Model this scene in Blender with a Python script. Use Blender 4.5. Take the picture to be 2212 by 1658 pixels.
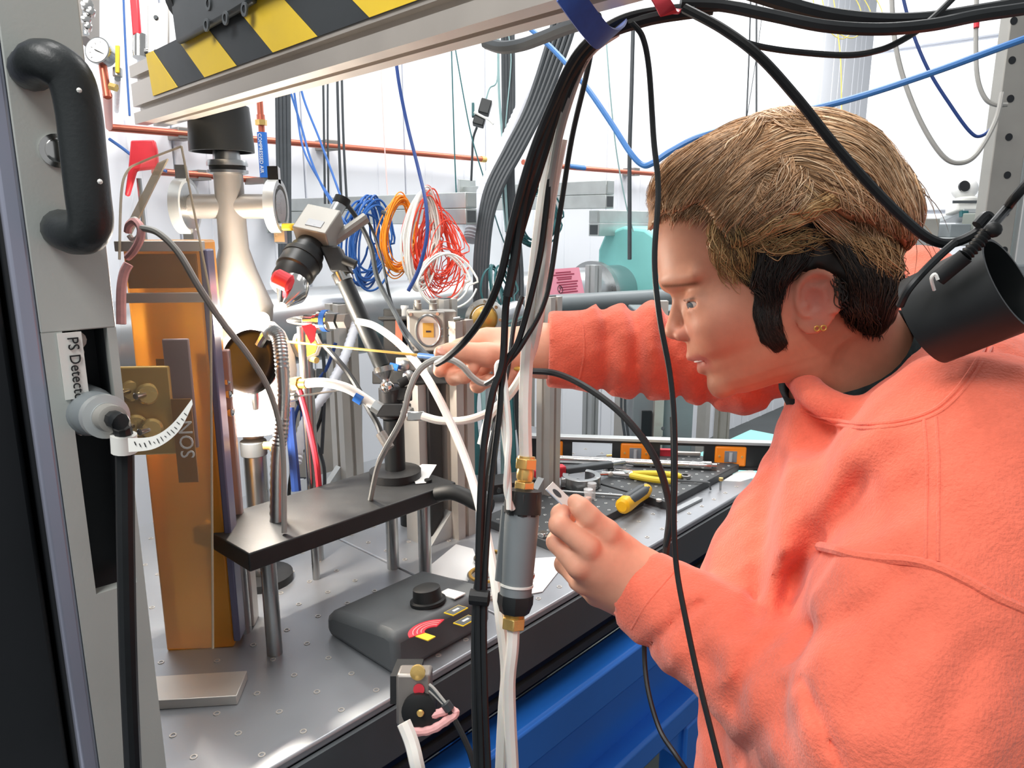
import bpy, bmesh, math, random
import numpy as np
from mathutils import Vector, Matrix
random.seed(7); np.random.seed(7)
for o in list(bpy.data.objects): bpy.data.objects.remove(o)
SC = bpy.context.scene; COL = SC.collection
R = math.radians
# ------------------------------------------------------------------ camera
FPX, PITCH, CZ = 1600.0, R(12.3), 1.5
cam = bpy.data.cameras.new('camera'); cam.sensor_width = 36.0; cam.lens = FPX / 2212 * 36.0
cam.clip_start = 0.02; cam.clip_end = 60
camo = bpy.data.objects.new('camera', cam); COL.objects.link(camo)
camo.location = (0, 0, CZ); camo.rotation_euler = (R(90) - PITCH, 0, 0); SC.camera = camo
# ------------------------------------------------------------------ light
SC.view_settings.view_transform = 'Standard'; SC.view_settings.look = 'None'
SC.view_settings.gamma = 1.0; SC.view_settings.use_curve_mapping = False
SC.view_settings.exposure = -0.05
wd = bpy.data.worlds.new('hall_air'); SC.world = wd; wd.use_nodes = True
bg = wd.node_tree.nodes['Background']; bg.inputs[0].default_value = (0.93, 0.965, 1.0, 1); bg.inputs[1].default_value = 0.44
def area(name, loc, size, power, target, col=(1, .985, .96)):
    l = bpy.data.lights.new(name, 'AREA'); l.shape = 'RECTANGLE'; l.size, l.size_y = size; l.energy = power; l.color = col
    o = bpy.data.objects.new(name, l); COL.objects.link(o); o.location = loc
    o.rotation_euler = (Vector(target) - Vector(loc)).to_track_quat('-Z', 'Y').to_euler(); return o
U_ = Vector((math.sin(R(42.4)), math.cos(R(42.4)), 0)); V_ = Vector((-math.cos(R(42.4)), math.sin(R(42.4)), 0))
area('overhead_light', (-0.9, -0.55, 3.2), (1.6, 0.7), 52, (0.1, 0.6, 1.0))
def uvz(u, v, z): return tuple(U_ * u + V_ * v + Vector((0, 0, z)))
for u, v, e in ((.4, 1.25, 38), (2.1, 1.25, 38), (3.6, 1.5, 34), (5.2, 1.5, 50)):
    area('overhead_light', uvz(u, v, 3.3), (.5, 1.3), e, uvz(u + .15, v + .35, 0))  # unseen row added overhead, spaced to brighten the back wall evenly
# ------------------------------------------------------------------ geometry of the place
CP, SP = math.cos(PITCH), math.sin(PITCH)
CR = Vector((1, 0, 0)); CU = Vector((0, SP, CP)); CF = Vector((0, CP, -SP)); CAM = Vector((0, 0, CZ))
def W(px, py, d):
    """a point of the place d metres in front of the viewer"""
    return CAM + CR * ((px - 1106) / FPX * d) + CU * ((829 - py) / FPX * d) + CF * d
def ray(px, py): return CR * ((px - 1106) / FPX) + CU * ((829 - py) / FPX) + CF
ANG = R(42.4)
U = Vector((math.sin(ANG), math.cos(ANG), 0)); V = Vector((-math.cos(ANG), math.sin(ANG), 0)); Z = Vector((0, 0, 1))
def onZ(px, py, z): r = ray(px, py); return CAM + r * ((z - CZ) / r.z)
def onV(px, py, v): r = ray(px, py); return CAM + r * (v / r.dot(V))
def onU(px, py, u): r = ray(px, py); return CAM + r * (u / r.dot(U))
def uv(u, v, z=0): return U * u + V * v + Z * z
TZ = 0.95
# ------------------------------------------------------------------ materials
def lin(h):
    c = [int(h[i:i + 2], 16) / 255 for i in (0, 2, 4)]
    return tuple(x / 12.92 if x <= .04045 else ((x + .055) / 1.055) ** 2.4 for x in c) + (1,)
MATS = {}
def mat(name, hexc, rough=.5, metal=0., var=.06, vs=30., bump=0., bs=200., rvar=.08, trans=0., alpha=1., ior=1.45, emit=0., sheen=0., sub=0., coat=0., attr=None, stretch=None, spec=.5):
    if name in MATS: return MATS[name]
    m = bpy.data.materials.new(name); m.use_nodes = True; nt = m.node_tree; N, L = nt.nodes, nt.links
    b = N['Principled BSDF']; c = lin(hexc)
    tc = N.new('ShaderNodeTexCoord'); src = tc.outputs['Object']
    if stretch:
        mp = N.new('ShaderNodeMapping'); mp.inputs['Scale'].default_value = stretch; L.new(src, mp.inputs[0]); src = mp.outputs[0]
    n1 = N.new('ShaderNodeTexNoise'); n1.inputs['Scale'].default_value = vs; n1.inputs['Detail'].default_value = 4; L.new(src, n1.inputs['Vector'])
    mr = N.new('ShaderNodeMapRange'); mr.inputs[1].default_value = .3; mr.inputs[2].default_value = .7
    mr.inputs[3].default_value = 1 - var; mr.inputs[4].default_value = 1 + var; L.new(n1.outputs[0], mr.inputs[0])
    mx = N.new('ShaderNodeVectorMath'); mx.operation = 'SCALE'; L.new(mr.outputs[0], mx.inputs['Scale'])
    if attr:
        a = N.new('ShaderNodeAttribute'); a.attribute_name = attr; L.new(a.outputs['Color'], mx.inputs[0])
    else: mx.inputs[0].default_value = c[:3]
    L.new(mx.outputs[0], b.inputs['Base Color'])
    m2 = N.new('ShaderNodeMapRange'); m2.inputs[3].default_value = max(.02, rough - rvar); m2.inputs[4].default_value = min(1, rough + rvar)
    L.new(n1.outputs[0], m2.inputs[0]); L.new(m2.outputs[0], b.inputs['Roughness'])
    b.inputs['Metallic'].default_value = metal; b.inputs['IOR'].default_value = ior; b.inputs['Alpha'].default_value = alpha
    b.inputs['Transmission Weight'].default_value = trans; b.inputs['Specular IOR Level'].default_value = spec
    if sheen: b.inputs['Sheen Weight'].default_value = sheen; b.inputs['Sheen Roughness'].default_value = .5
    if coat: b.inputs['Coat Weight'].default_value = coat; b.inputs['Coat Roughness'].default_value = .1
    if sub:
        b.inputs['Subsurface Weight'].default_value = sub; b.inputs['Subsurface Radius'].default_value = (1, .35, .2); b.inputs['Subsurface Scale'].default_value = .006
    if emit: b.inputs['Emission Color'].default_value = c; b.inputs['Emission Strength'].default_value = emit
    if bump:
        n2 = N.new('ShaderNodeTexNoise'); n2.inputs['Scale'].default_value = bs; n2.inputs['Detail'].default_value = 3; L.new(src, n2.inputs['Vector'])
        bp = N.new('ShaderNodeBump'); bp.inputs['Strength'].default_value = bump; bp.inputs['Distance'].default_value = .002
        L.new(n2.outputs[0], bp.inputs['Height']); L.new(bp.outputs[0], b.inputs['Normal'])
    MATS[name] = m; return m
def K(n): return MATS[n]
mat('wall_paint', 'F1F4FA', .5, var=.015, vs=2, rvar=.05)
mat('wall_rib', 'D9DEE8', .5, var=.02, vs=2)
mat('concrete', '4C5052', .8, var=.15, vs=4, bump=.3, bs=60)
mat('steel_top', 'A4A8AD', .36, .5, var=.05, vs=8, rvar=.1)
mat('steel', 'B4B6B6', .30, 1., var=.05, vs=25, rvar=.1)
mat('steel_bright', 'D6D4D0', .16, 1., var=.04, vs=40, rvar=.06)
mat('steel_dull', '938E89', .48, .65, var=.07, vs=14, rvar=.08)
mat('pipe_steel', 'B9BCBE', .32, .95, var=.05, vs=6, rvar=.07)
mat('alu', 'CFCBC4', .42, .55, var=.03, vs=20, rvar=.05)
mat('alu_warm', 'CDC5BC', .40, .5, var=.03, vs=20)
mat('alu_cool', 'C6CACA', .42, .6, var=.03, vs=20)
mat('galv', 'C3C9C7', .38, .65, var=.08, vs=18, rvar=.12)
mat('black_satin', '232627', .42, var=.08, vs=30, rvar=.08)
mat('black_handle', '2B2F30', .40, var=.05, vs=20, bump=.12, bs=300)
mat('black_anod', '2A2B2C', .5, .1, var=.08, vs=40, bump=.05, bs=500)
mat('breadboard', '46494B', .48, .15, var=.06, vs=20)
mat('black_rubber', '17191A', .55, var=.08, vs=40)
mat('cable_black', '1B1E20', .45, var=.1, vs=60)
mat('cable_grey', 'A8A7A2', .5, var=.05, vs=60)
mat('cable_dark', '3B4044', .5, var=.1, vs=60)
mat('cable_white', 'E8E6DF', .4, var=.03, vs=60)
mat('cable_blue', '2C60A8', .45, var=.05, vs=60)
mat('cable_sky', '3C74B4', .4, var=.05, vs=60)
mat('cable_navy', '24407E', .45, var=.06, vs=60)
mat('cable_teal', '2D6266', .5, var=.08, vs=60)
mat('cable_palegreen', '8AA9AA', .5, var=.05, vs=60)
mat('fibre_orange', 'F39A2B', .4, var=.06, vs=60)
mat('fibre_red', 'F2543E', .4, var=.06, vs=60)
mat('fibre_pink', 'F6C9C6', .4, var=.04, vs=60)
mat('fibre_yellow', 'F4E27A', .4, var=.05, vs=60)
mat('hose_white', 'EFEDE6', .35, var=.03, vs=40, sub=.15, coat=.2)
mat('copper', 'C8705A', .35, .7, var=.08, vs=10)
mat('brass', 'E8C478', .28, .6, var=.05, vs=30)
mat('gold', 'D0A552', .32, .45, var=.06, vs=30)
mat('yellow', 'F0CB35', .5, var=.04, vs=20)
mat('tape_black', '34383B', .5, var=.06, vs=20)
mat('orange', 'F58A1E', .4, var=.04, vs=20)
mat('tool_yellow', 'F2B81E', .4, var=.05, vs=20)
mat('plier_yellow', 'DCC53A', .45, var=.06, vs=30)
mat('red', 'D93A48', .45, var=.05, vs=20)
mat('red_bright', 'E23744', .4, var=.05, vs=20)
mat('pink_paper', 'F29CB0', .7, var=.03, vs=20)
mat('pink_tape', 'F0B4B2', .6, var=.12, vs=80)
mat('ink', '3A2A30', .7); mat('ink_red', 'A33B55', .7); mat('ink_black', '1E2022', .6)
mat('paper', 'F4F4F1', .75, var=.015, vs=10)
mat('label_white', 'EFEFE9', .6, var=.02, vs=10)
mat('panel_grey', 'BFC3BE', .45, .12, var=.05, vs=9, bump=.05, bs=400)
mat('panel_edge', 'A7ABBD', .35, .5, var=.04, vs=9)
mat('case_black', '1D2024', .55, var=.08, vs=10)
mat('motor_grey', '45494B', .45, .3, var=.05, vs=20)
mat('cam_grey', 'A09E98', .5, .25, var=.04, vs=20)
mat('screen_grey', '7A7F86', .3)
mat('dark_grey', '4E5356', .5, var=.06, vs=20)
mat('pvc_grey', '7C8386', .42, var=.04, vs=20)
mat('meter_grey', '5C6062', .5, var=.05, vs=20, bump=.06, bs=500)
mat('teal_paint', '86CFCB', .45, var=.04, vs=10)
mat('teal_dark', '57A3A0', .5, var=.04, vs=10)
mat('blue_paint', '2A78DC', .32, var=.05, vs=8, coat=.2)
mat('blue_velcro', '2E4F9E', .9, var=.08, vs=200, sheen=.3)
mat('blue_band', '2D6CC0', .4, var=.04, vs=20)
mat('amber', 'E0A03C', .35, .0, var=.1, vs=8, trans=.45)
mat('amber_dark', '9A6A26', .45, .1, var=.1, vs=10)
mat('plum_plate', 'A08A88', .4, .3, var=.05, vs=12)
mat('slate_edge', '6E6C86', .3, .2, var=.05, vs=12)
mat('acrylic', 'FFFBF4', .06, trans=.0, alpha=.05, var=.0, rvar=.02)
mat('acrylic_edge', 'CDBFA6', .25, alpha=.75, var=.05)
mat('amber_glass', 'D09A44', .12, alpha=.34, var=.05, vs=6)
mat('glass', 'F4F8FA', .04, alpha=.18, var=0, rvar=.01)
mat('lens_glass', '0C0E14', .05, coat=.8, var=.0, rvar=.01)
mat('black_gloss', '0C0908', .30, var=.2, vs=30, rvar=.05, spec=.25)
mat('ceramic', 'F7F2EC', .45, var=.02, vs=20)
mat('vial', 'F0F2F4', .15, alpha=.42, var=.0)
mat('vial_content', 'F2B79E', .5)
mat('teflon_blue', 'BFD3E6', .35, alpha=.85, var=.02)
mat('conduit', 'D3D6DE', .45, var=.04, vs=60)
mat('box_grey', '7E837C', .7, var=.06, vs=8)
mat('glow', 'FFF4E2', .5, emit=60.)
# ------------------------------------------------------------------ mesh helpers
ORG = {}
def perp(a):
    a = a.normalized(); t = Vector((0, 0, 1)) if abs(a.z) < .9 else Vector((1, 0, 0))
    x = t.cross(a).normalized(); return x, a.cross(x).normalized()
def crom(pts, k=8, closed=False):
    P = [Vector(p) for p in pts]; n = len(P); out = []
    if n < 3 and not closed: return [P[0].lerp(P[1], i / k) for i in range(k + 1)]
    segs = n if closed else n - 1
    for i in range(segs):
        if closed: a, b, c, d = P[i - 1], P[i], P[(i + 1) % n], P[(i + 2) % n]
        else: a, b, c, d = P[max(i - 1, 0)], P[i], P[i + 1], P[min(i + 2, n - 1)]
        for j in range(k):
            t = j / k
            out.append(.5 * ((2 * b) + (c - a) * t + (2 * a - 5 * b + 4 * c - d) * t * t + (3 * b - a - 3 * c + d) * t ** 3))
    if not closed: out.append(P[-1])
    return out
class MB:
    def __init__(s): s.v = []; s.f = []
    def add(s, vs, fs):
        k = len(s.v); s.v += [Vector(v) for v in vs]; s.f += [tuple(i + k for i in f) for f in fs]; return s
    def box(s, c, size, ax=None):
        x, y, z = ax or (U, V, Z); c = Vector(c); a, b, d = size[0] / 2, size[1] / 2, size[2] / 2
        vs = [c + x * (a * i) + y * (b * j) + z * (d * k) for i in (-1, 1) for j in (-1, 1) for k in (-1, 1)]
        return s.add(vs, [(0, 1, 3, 2), (4, 6, 7, 5), (0, 4, 5, 1), (2, 3, 7, 6), (0, 2, 6, 4), (1, 5, 7, 3)])
    def lathe(s, p, axis, prof, n=24, cap=True):
        """prof: list of (distance along axis, radius)"""
        p = Vector(p); a = Vector(axis).normalized(); x, y = perp(a); vs = []; fs = []
        for h, r in prof:
            for i in range(n):
                t = 2 * math.pi * i / n; vs.append(p + a * h + (x * math.cos(t) + y * math.sin(t)) * r)
        for k in range(len(prof) - 1):
            for i in range(n):
                j = (i + 1) % n; fs.append((k * n + i, k * n + j, (k + 1) * n + j, (k + 1) * n + i))
        if cap:
            fs.append(tuple(range(n - 1, -1, -1))); fs.append(tuple(range((len(prof) - 1) * n, len(prof) * n)))
        return s.add(vs, fs)
    def cyl(s, p0, p1, r, n=20, r1=None):
        p0, p1 = Vector(p0), Vector(p1); l = (p1 - p0).length
        return s.lathe(p0, p1 - p0, [(0, r), (l, r if r1 is None else r1)], n)
    def ring(s, p, axis, ro, ri, h, n=28):
        """flat ring with a hole"""
        return s.lathe(p, axis, [(-h / 2, ri), (-h / 2, ro), (h / 2, ro), (h / 2, ri), (-h / 2, ri)], n, cap=False)
    def sphere(s, c, r, n=16, sc=(1, 1, 1), ax=None):
        x, y, z = ax or (Vector((1, 0, 0)), Vector((0, 1, 0)), Z); c = Vector(c); vs = []; fs = []; m = n // 2
        for i in range(m + 1):
            a = math.pi * i / m
            for j in range(n):
                b = 2 * math.pi * j / n
                vs.append(c + r * (x * (sc[0] * math.sin(a) * math.cos(b)) + y * (sc[1] * math.sin(a) * math.sin(b)) + z * (sc[2] * math.cos(a))))
        for i in range(m):
            for j in range(n):
                k = (j + 1) % n; fs.append((i * n + j, (i + 1) * n + j, (i + 1) * n + k, i * n + k))
        return s.add(vs, fs)
    def tube(s, path, r, n=8, cap=True, closed=False):
        P = [Vector(p) for p in path]; m = len(P)
        rr = r if hasattr(r, '__len__') else [r] * m
        x, _ = perp((P[1] - P[0])); vs = []; fs = []; pt = None
        for i in range(m):
            if closed: t = P[(i + 1) % m] - P[i - 1]
            else: t = P[min(i + 1, m - 1)] - P[max(i - 1, 0)]
            if t.length < 1e-9: t = pt or Vector((0, 0, 1))
            t.normalize(); pt = t
            x = (x - t * x.dot(t)); x = x.normalized() if x.length > 1e-6 else perp(t)[0]
            y = t.cross(x)
            for j in range(n):
                a = 2 * math.pi * j / n; vs.append(P[i] + (x * math.cos(a) + y * math.sin(a)) * rr[i])
        for i in range(m if closed else m - 1):
            i2 = (i + 1) % m
            for j in range(n):
                k = (j + 1) % n; fs.append((i * n + j, i * n + k, i2 * n + k, i2 * n + j))
        if cap and not closed: fs.append(tuple(range(n - 1, -1, -1))); fs.append(tuple(range((m - 1) * n, m * n)))
        return s.add(vs, fs)
    def prism(s, poly, o, x, y, z, h):
        """poly in (x,y) about o, extruded h along z"""
        o = Vector(o); n = len(poly)
        vs = [o + x * a + y * b for a, b in poly] + [o + x * a + y * b + z * h for a, b in poly]
        fs = [tuple(range(n - 1, -1, -1)), tuple(range(n, 2 * n))] + [(i, (i + 1) % n, n + (i + 1) % n, n + i) for i in range(n)]
        return s.add(vs, fs)
    def hexnut(s, p0, p1, r): return s.cyl(p0, p1, r, 6)
    def build(s, name, m, parent=None, bevel=0., sharp=35, kind=None, flat=False):
        me = bpy.data.meshes.new(name)
        if parent is not None: org = ORG[parent]
        else:
            a = np.array([tuple(v) for v in s.v]); org = Vector(((a[:, 0].min() + a[:, 0].max()) / 2, (a[:, 1].min() + a[:, 1].max()) / 2, a[:, 2].min()))
        me.from_pydata([tuple(v - org) for v in s.v], [], s.f); me.validate()
        bm = bmesh.new(); bm.from_mesh(me); bmesh.ops.recalc_face_normals(bm, faces=bm.faces); bm.to_mesh(me); bm.free()
        me.materials.append(K(m) if isinstance(m, str) else m)
        if not flat: me.shade_smooth(); me.set_sharp_from_angle(angle=R(sharp))
        o = bpy.data.objects.new(name, me); COL.objects.link(o)
        if parent is not None: o.parent = parent
        else: o.location = org
        ORG[o] = org
        if bevel:
            b = o.modifiers.new('bevel', 'BEVEL'); b.width = bevel; b.segments = 2; b.limit_method = 'ANGLE'; b.angle_limit = R(40)
        if kind: o['kind'] = kind
        return o
def tag(o, label, cat, group=None):
    o['label'] = label; o['category'] = cat
    if group: o['group'] = group
    return o
def thing(name, label, cat, loc, group=None):
    o = bpy.data.objects.new(name, None); COL.objects.link(o); o.empty_display_size = .05
    o.location = Vector(loc); ORG[o] = Vector(loc); return tag(o, label, cat, group)
def poly_text(s, size, o, x, y, m, parent, name='lettering', depth=.0004, align='LEFT'):
    """flat lettering lying in the plane x,y at o"""
    cu = bpy.data.curves.new('t', 'FONT'); cu.body = s; cu.size = size; cu.extrude = depth; cu.align_x = align; cu.resolution_u = 3
    t = bpy.data.objects.new('t', cu); COL.objects.link(t)
    dg = bpy.context.evaluated_depsgraph_get(); me = bpy.data.meshes.new_from_object(t.evaluated_get(dg)); bpy.data.objects.remove(t)
    x = Vector(x).normalized(); y = Vector(y).normalized(); z = x.cross(y); o = Vector(o) - ORG[parent]
    for v in me.vertices: v.co = o + x * v.co.x + y * v.co.y + z * v.co.z
    me.materials.clear(); me.materials.append(K(m)); ob = bpy.data.objects.new(name, me); COL.objects.link(ob); ob.parent = parent; ORG[ob] = ORG[parent]
    return ob
def slot_profile(w, sl=.2, dp=.16):
    h = w / 2; a = w * sl / 2; d = w * dp; q = []
    for (ux, uy), (tx, ty) in (((0, -1), (1, 0)), ((1, 0), (0, 1)), ((0, 1), (-1, 0)), ((-1, 0), (0, -1))):
        for t, dd in ((-h, 0), (-a, 0), (-a, d), (a, d), (a, 0)):
            q.append((ux * (h - dd) + tx * t, uy * (h - dd) + ty * t))
    return q
def post(name, label, base, top, w, m='alu', parent=None, cat='post', group=None):
    """slotted aluminium profile from base to top"""
    b = MB(); base = Vector(base); top = Vector(top); b.prism(slot_profile(w), base, U, V, (top - base).normalized(), (top - base).length)
    o = b.build(name, m, parent)
    return o if parent is not None else tag(o, label, cat, group)
def cable(name, label, pts, r, m, cat='cable', group=None, k=8, n=8, depth=None):
    P = [W(*p) if depth is None else W(p[0], p[1], depth) for p in pts]
    return tag(MB().tube(crom(P, k), r, n).build(name, m), label, cat, group)
mat('brass_plate', 'E2BC6C', .35, .2, var=.06, vs=30)
# ================================================================== setting
b = MB(); b.box(uv(1.6, .6, -.05), (9, 7, .1)); b.build('floor', 'concrete', kind='structure')
WV = 2.4
b = MB(); b.box(uv(3.0, WV + .06, 1.7), (9.6, .1, 3.6)); wb = b.build('wall_back', 'wall_paint', kind='structure')
pw = .46
for i in range(20):
    u = -1.7 + pw * (i + .5)
    m_ = MB(); m_.box(uv(u, WV - .002, 1.7), (pw - .008, .03, 3.58)); m_.build('panel', 'wall_paint', wb, bevel=.003)
    for q in (-.11, .11):
        m_ = MB(); m_.box(uv(u + q, WV - .018, 1.7), (.035, .004, 3.58)); m_.build('rib', 'wall_paint', wb, bevel=.0015)
b = MB(); b.box(uv(4.35, .25, 1.5), (.08, 2.3, 3.2)); wr = b.build('wall_right', 'wall_paint', kind='structure')
for i in range(4):
    m_ = MB(); m_.box(uv(4.295, .25, .35 + .8 * i), (.03, 2.28, .785)); m_.build('panel', 'wall_paint', wr, bevel=.006)
# ================================================================== optical table
VF = .63
t = thing('optical_table', 'steel topped optical table with a grid of tapped holes carrying the tools and posts', 'table', uv(1.1, .9, 0))
UL, UM, UR_, VB1, VB2 = -.25, .70, 1.50, 1.38, 1.38
hp = .05; h = MB()
for u0, u1, vb in ((UL, UM - .0008, VB1), (UM + .0008, UR_, VB2)):
    MB().box(uv((u0 + u1) / 2, (VF + vb) / 2, TZ - .006), (u1 - u0, vb - VF, .012)).build('tabletop', 'steel_top', t, bevel=.003)
    MB().box(uv((u0 + u1) / 2, (VF + vb) / 2 + .004, TZ - .062), (u1 - u0 - .004, vb - VF - .012, .1)).build('core', 'case_black', t)
    for i in range(int((u1 - u0) / hp)):
        for j in range(int((vb - VF) / hp)):
            h.lathe(uv(u0 + .025 + i * hp, VF + .025 + j * hp, TZ + .0002), Z, [(0, .0042), (.0007, .004), (.0007, .0026), (-.002, .0024)], 8, cap=False)
MB().box(uv((UL + UR_) / 2, VF - .003, TZ - .045), (UR_ - UL, .006, .066)).build('edge_strip', 'dark_grey', t)
MB().box(uv((UL + UR_) / 2, VF - .002, TZ - .100), (UR_ - UL, .008, .012)).build('edge_strip', 'black_anod', t)
h.build('hole', 'alu', t, kind='stuff')
fr = thing('table_frame', 'bright blue painted steel frame under the optical table', 'frame', uv(1.1, .66, 0))
for v in (.63, 1.30):
    MB().box(uv(.6, v, .770), (1.75, .06, .07)).build('rail', 'blue_paint', fr, bevel=.007)
    MB().box(uv(.6, v, .570), (1.75, .06, .055)).build('rail', 'blue_paint', fr, bevel=.007)
MB().box(uv(.6, .645, .667), (1.74, .012, .14)).build('web_panel', 'blue_paint', fr)
for u in (-.2, 1.19):
    for v in (.63, 1.30):
        MB().box(uv(u, v, .27), (.06, .06, .545)).build('leg', 'blue_paint', fr, bevel=.006)
MB().prism([(0, 0), (-.08, 0), (0, -.08)], uv(1.16, .61, .543), U, Z, V, .012).build('gusset', 'blue_paint', fr)
MB().box(uv(.6, .72, .815), (1.7, .10, .045)).build('isolator_rail', 'case_black', fr)
MB().box(uv(.6, .99, .815), (1.7, .10, .045)).build('isolator_rail', 'case_black', fr)
c = thing('storage_crate', 'grey green plastic storage crate on the floor under the table', 'crate', uv(1.6, .95, 0))
MB().box(uv(1.47, .95, .20), (.46, .34, .40)).build('body', 'box_grey', c, bevel=.01)
MB().box(uv(1.47, .95, .415), (.48, .36, .03)).build('lid', 'box_grey', c, bevel=.006)
MB().box(uv(1.55, .77, .30), (.2, .02, .03)).build('handle', 'dark_grey', c, bevel=.004)
cdp = onV(1600, 1645, .765)
nc = thing('name_card', 'white card with a small coloured emblem propped on the crate', 'card', cdp - Z * .05)
MB().box(cdp, (.13, .002, .09)).build('card', 'paper', nc)
for i, m_ in enumerate(('teal_dark', 'red', 'cable_navy')):
    a = R(90 + 120 * i); MB().prism([(.016 * math.cos(a + q), .016 * math.sin(a + q)) for q in (-1.0, 0, 1.0)] + [(.006 * math.cos(a), .006 * math.sin(a))], cdp - V * .0014 + Z * .02, U, Z, -V, .0006).build('emblem', m_, nc)
MB().box(cdp - V * .0014 - Z * .012, (.06, .0006, .006)).build('text_line', 'ink_black', nc)
c = thing('instrument_case', 'low black instrument case on the floor under the table', 'case', uv(.5, .95, 0))
MB().box(uv(.5, .95, .12), (.8, .34, .24)).build('body', 'case_black', c, bevel=.012)
MB().box(uv(.5, .77, .2), (.2, .02, .03)).build('handle', 'dark_grey', c, bevel=.004)
# ================================================================== person (implicit surfaces, one mesh per part)
mat('skin', 'D9977E', .5, var=.035, vs=120, bump=.06, bs=900, sub=.18, attr='tint', rvar=.06, spec=.4)
mat('fleece', 'EC745C', .92, var=.05, vs=220, bump=.55, bs=420, sheen=.25, rvar=.02, spec=.15)
mat('fleece_rib', 'EC745C', .92, var=.05, vs=260, bump=.5, bs=500, sheen=.25, rvar=.02, spec=.15)
mat('hair', 'B08A62', .36, var=.12, vs=120, attr='tint', rvar=.06, stretch=(1, 1, 1), spec=.35)
mat('eye_white', 'DCD2C8', .15, var=.02); mat('iris', '5E6A70', .1, var=.2, vs=400)
mat('plaid_dark', '1D2A2C', .85, var=.5, vs=160); mat('denim', '2B3444', .85, var=.1, vs=60, bump=.2)
mat('nail', 'DD9F8C', .3, var=.02, spec=.5); mat('shoe', '2A2A2C', .6)
def cs(px, py, d): return np.array(((px - 1106) / FPX * d, (829 - py) / FPX * d, -d), dtype=np.float32)
def cs2w(a):
    a = np.asarray(a, dtype=np.float64)
    M_ = np.array([tuple(CR), tuple(CU), tuple(-CF)]); return a @ M_ + np.array(tuple(CAM))
class Field:
    def __init__(s, lo, hi, h):
        s.lo = np.array(lo, dtype=np.float32); s.h = h; s.n = [int(math.ceil((hi[i] - lo[i]) / h)) + 1 for i in range(3)]
        g = [s.lo[i] + h * np.arange(s.n[i], dtype=np.float32) for i in range(3)]
        s.X, s.Y, s.Zc = np.meshgrid(*g, indexing='ij'); s.d = np.full(s.X.shape, 9., dtype=np.float32)
    def cap(s, a, b, ra, rb, sq=None):
        a = np.asarray(a, np.float32); b = np.asarray(b, np.float32); ab = b - a; L2 = float(ab @ ab) + 1e-12
        t = np.clip(((s.X - a[0]) * ab[0] + (s.Y - a[1]) * ab[1] + (s.Zc - a[2]) * ab[2]) / L2, 0, 1)
        q = (s.X - a[0] - t * ab[0]) ** 2 + (s.Y - a[1] - t * ab[1]) ** 2 + (s.Zc - a[2] - t * ab[2]) ** 2
        return np.sqrt(q) - (ra + t * (rb - ra))
    def ell(s, c, r, ax=None):
        P = (s.X - c[0], s.Y - c[1], s.Zc - c[2])
        if ax is not None: P = tuple(P[0] * a[0] + P[1] * a[1] + P[2] * a[2] for a in ax)
        k = np.sqrt(sum((p / q) ** 2 for p, q in zip(P, r))); return (k - 1) * min(r)
    def un(s, e, k=.01):
        hh = np.clip(.5 + .5 * (s.d - e) / k, 0, 1); s.d = s.d * (1 - hh) + e * hh - k * hh * (1 - hh)
    def sub(s, e, k=.003):
        e = -e; hh = np.clip(.5 - .5 * (s.d - e) / k, 0, 1); s.d = s.d * (1 - hh) + e * hh + k * hh * (1 - hh)
    def nets(s):
        f = s.d; nx, ny, nz = f.shape; ins = f < 0
        cn = np.zeros((nx - 1, ny - 1, nz - 1), np.int8)
        off = [(i, j, k) for i in (0, 1) for j in (0, 1) for k in (0, 1)]
        sl = lambda o: tuple(slice(o[q], o[q] + (nx, ny, nz)[q] - 1) for q in range(3))
        for o in off: cn += ins[sl(o)]
        act = (cn > 0) & (cn < 8); ii, jj, kk = np.nonzero(act); N = len(ii)
        idx = np.full(act.shape, -1, np.int64); idx[act] = np.arange(N)
        val = {o: f[ii + o[0], jj + o[1], kk + o[2]] for o in off}
        acc = np.zeros((N, 3)); cnt = np.zeros(N)
        for a in off:
            for q in range(3):
                if a[q]: continue
                b = list(a); b[q] = 1; b = tuple(b); va, vb = val[a], val[b]; m = (va < 0) != (vb < 0)
                t = np.where(m, va / np.where(m, va - vb, 1), 0)
                p = np.tile(np.array(a, float), (N, 1)); p[:, q] = t; acc[m] += p[m]; cnt[m] += 1
        vs = (np.stack([ii, jj, kk], 1) + acc / cnt[:, None]) * s.h + s.lo
        fs = []
        for q in range(3):
            r, t = (q + 1) % 3, (q + 2) % 3
            s0 = [slice(1, -1)] * 3; s0[q] = slice(0, (nx, ny, nz)[q] - 1); s1 = list(s0); s1[q] = slice(1, (nx, ny, nz)[q])
            A, B = ins[tuple(s0)], ins[tuple(s1)]; ch = A != B; c3 = np.array(np.nonzero(ch))
            base = c3.copy(); base[r] += 1; base[t] += 1
            def id_(dr, dt): c = base.copy(); c[r] += dr; c[t] += dt; return idx[c[0], c[1], c[2]]
            qd = np.stack([id_(-1, -1), id_(0, -1), id_(0, 0), id_(-1, 0)], 1); flip = ~A[tuple(c3)]; qd[flip] = qd[flip][:, ::-1]; fs.append(qd)
        fs = np.concatenate(fs); return vs, fs[(fs >= 0).all(1)]
def relax(v, f, it=2, lam=.5):
    e = np.concatenate([f[:, [0, 1]], f[:, [1, 2]], f[:, [2, 3]], f[:, [3, 0]]]); n = len(v)
    for _ in range(it):
        s = np.zeros_like(v); c = np.zeros(n)
        for q in range(3): s[:, q] = np.bincount(e[:, 0], v[e[:, 1], q], n) + np.bincount(e[:, 1], v[e[:, 0], q], n)
        c = np.bincount(e[:, 0], minlength=n) + np.bincount(e[:, 1], minlength=n); v = v + lam * (s / np.maximum(c, 1)[:, None] - v)
    return v
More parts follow.
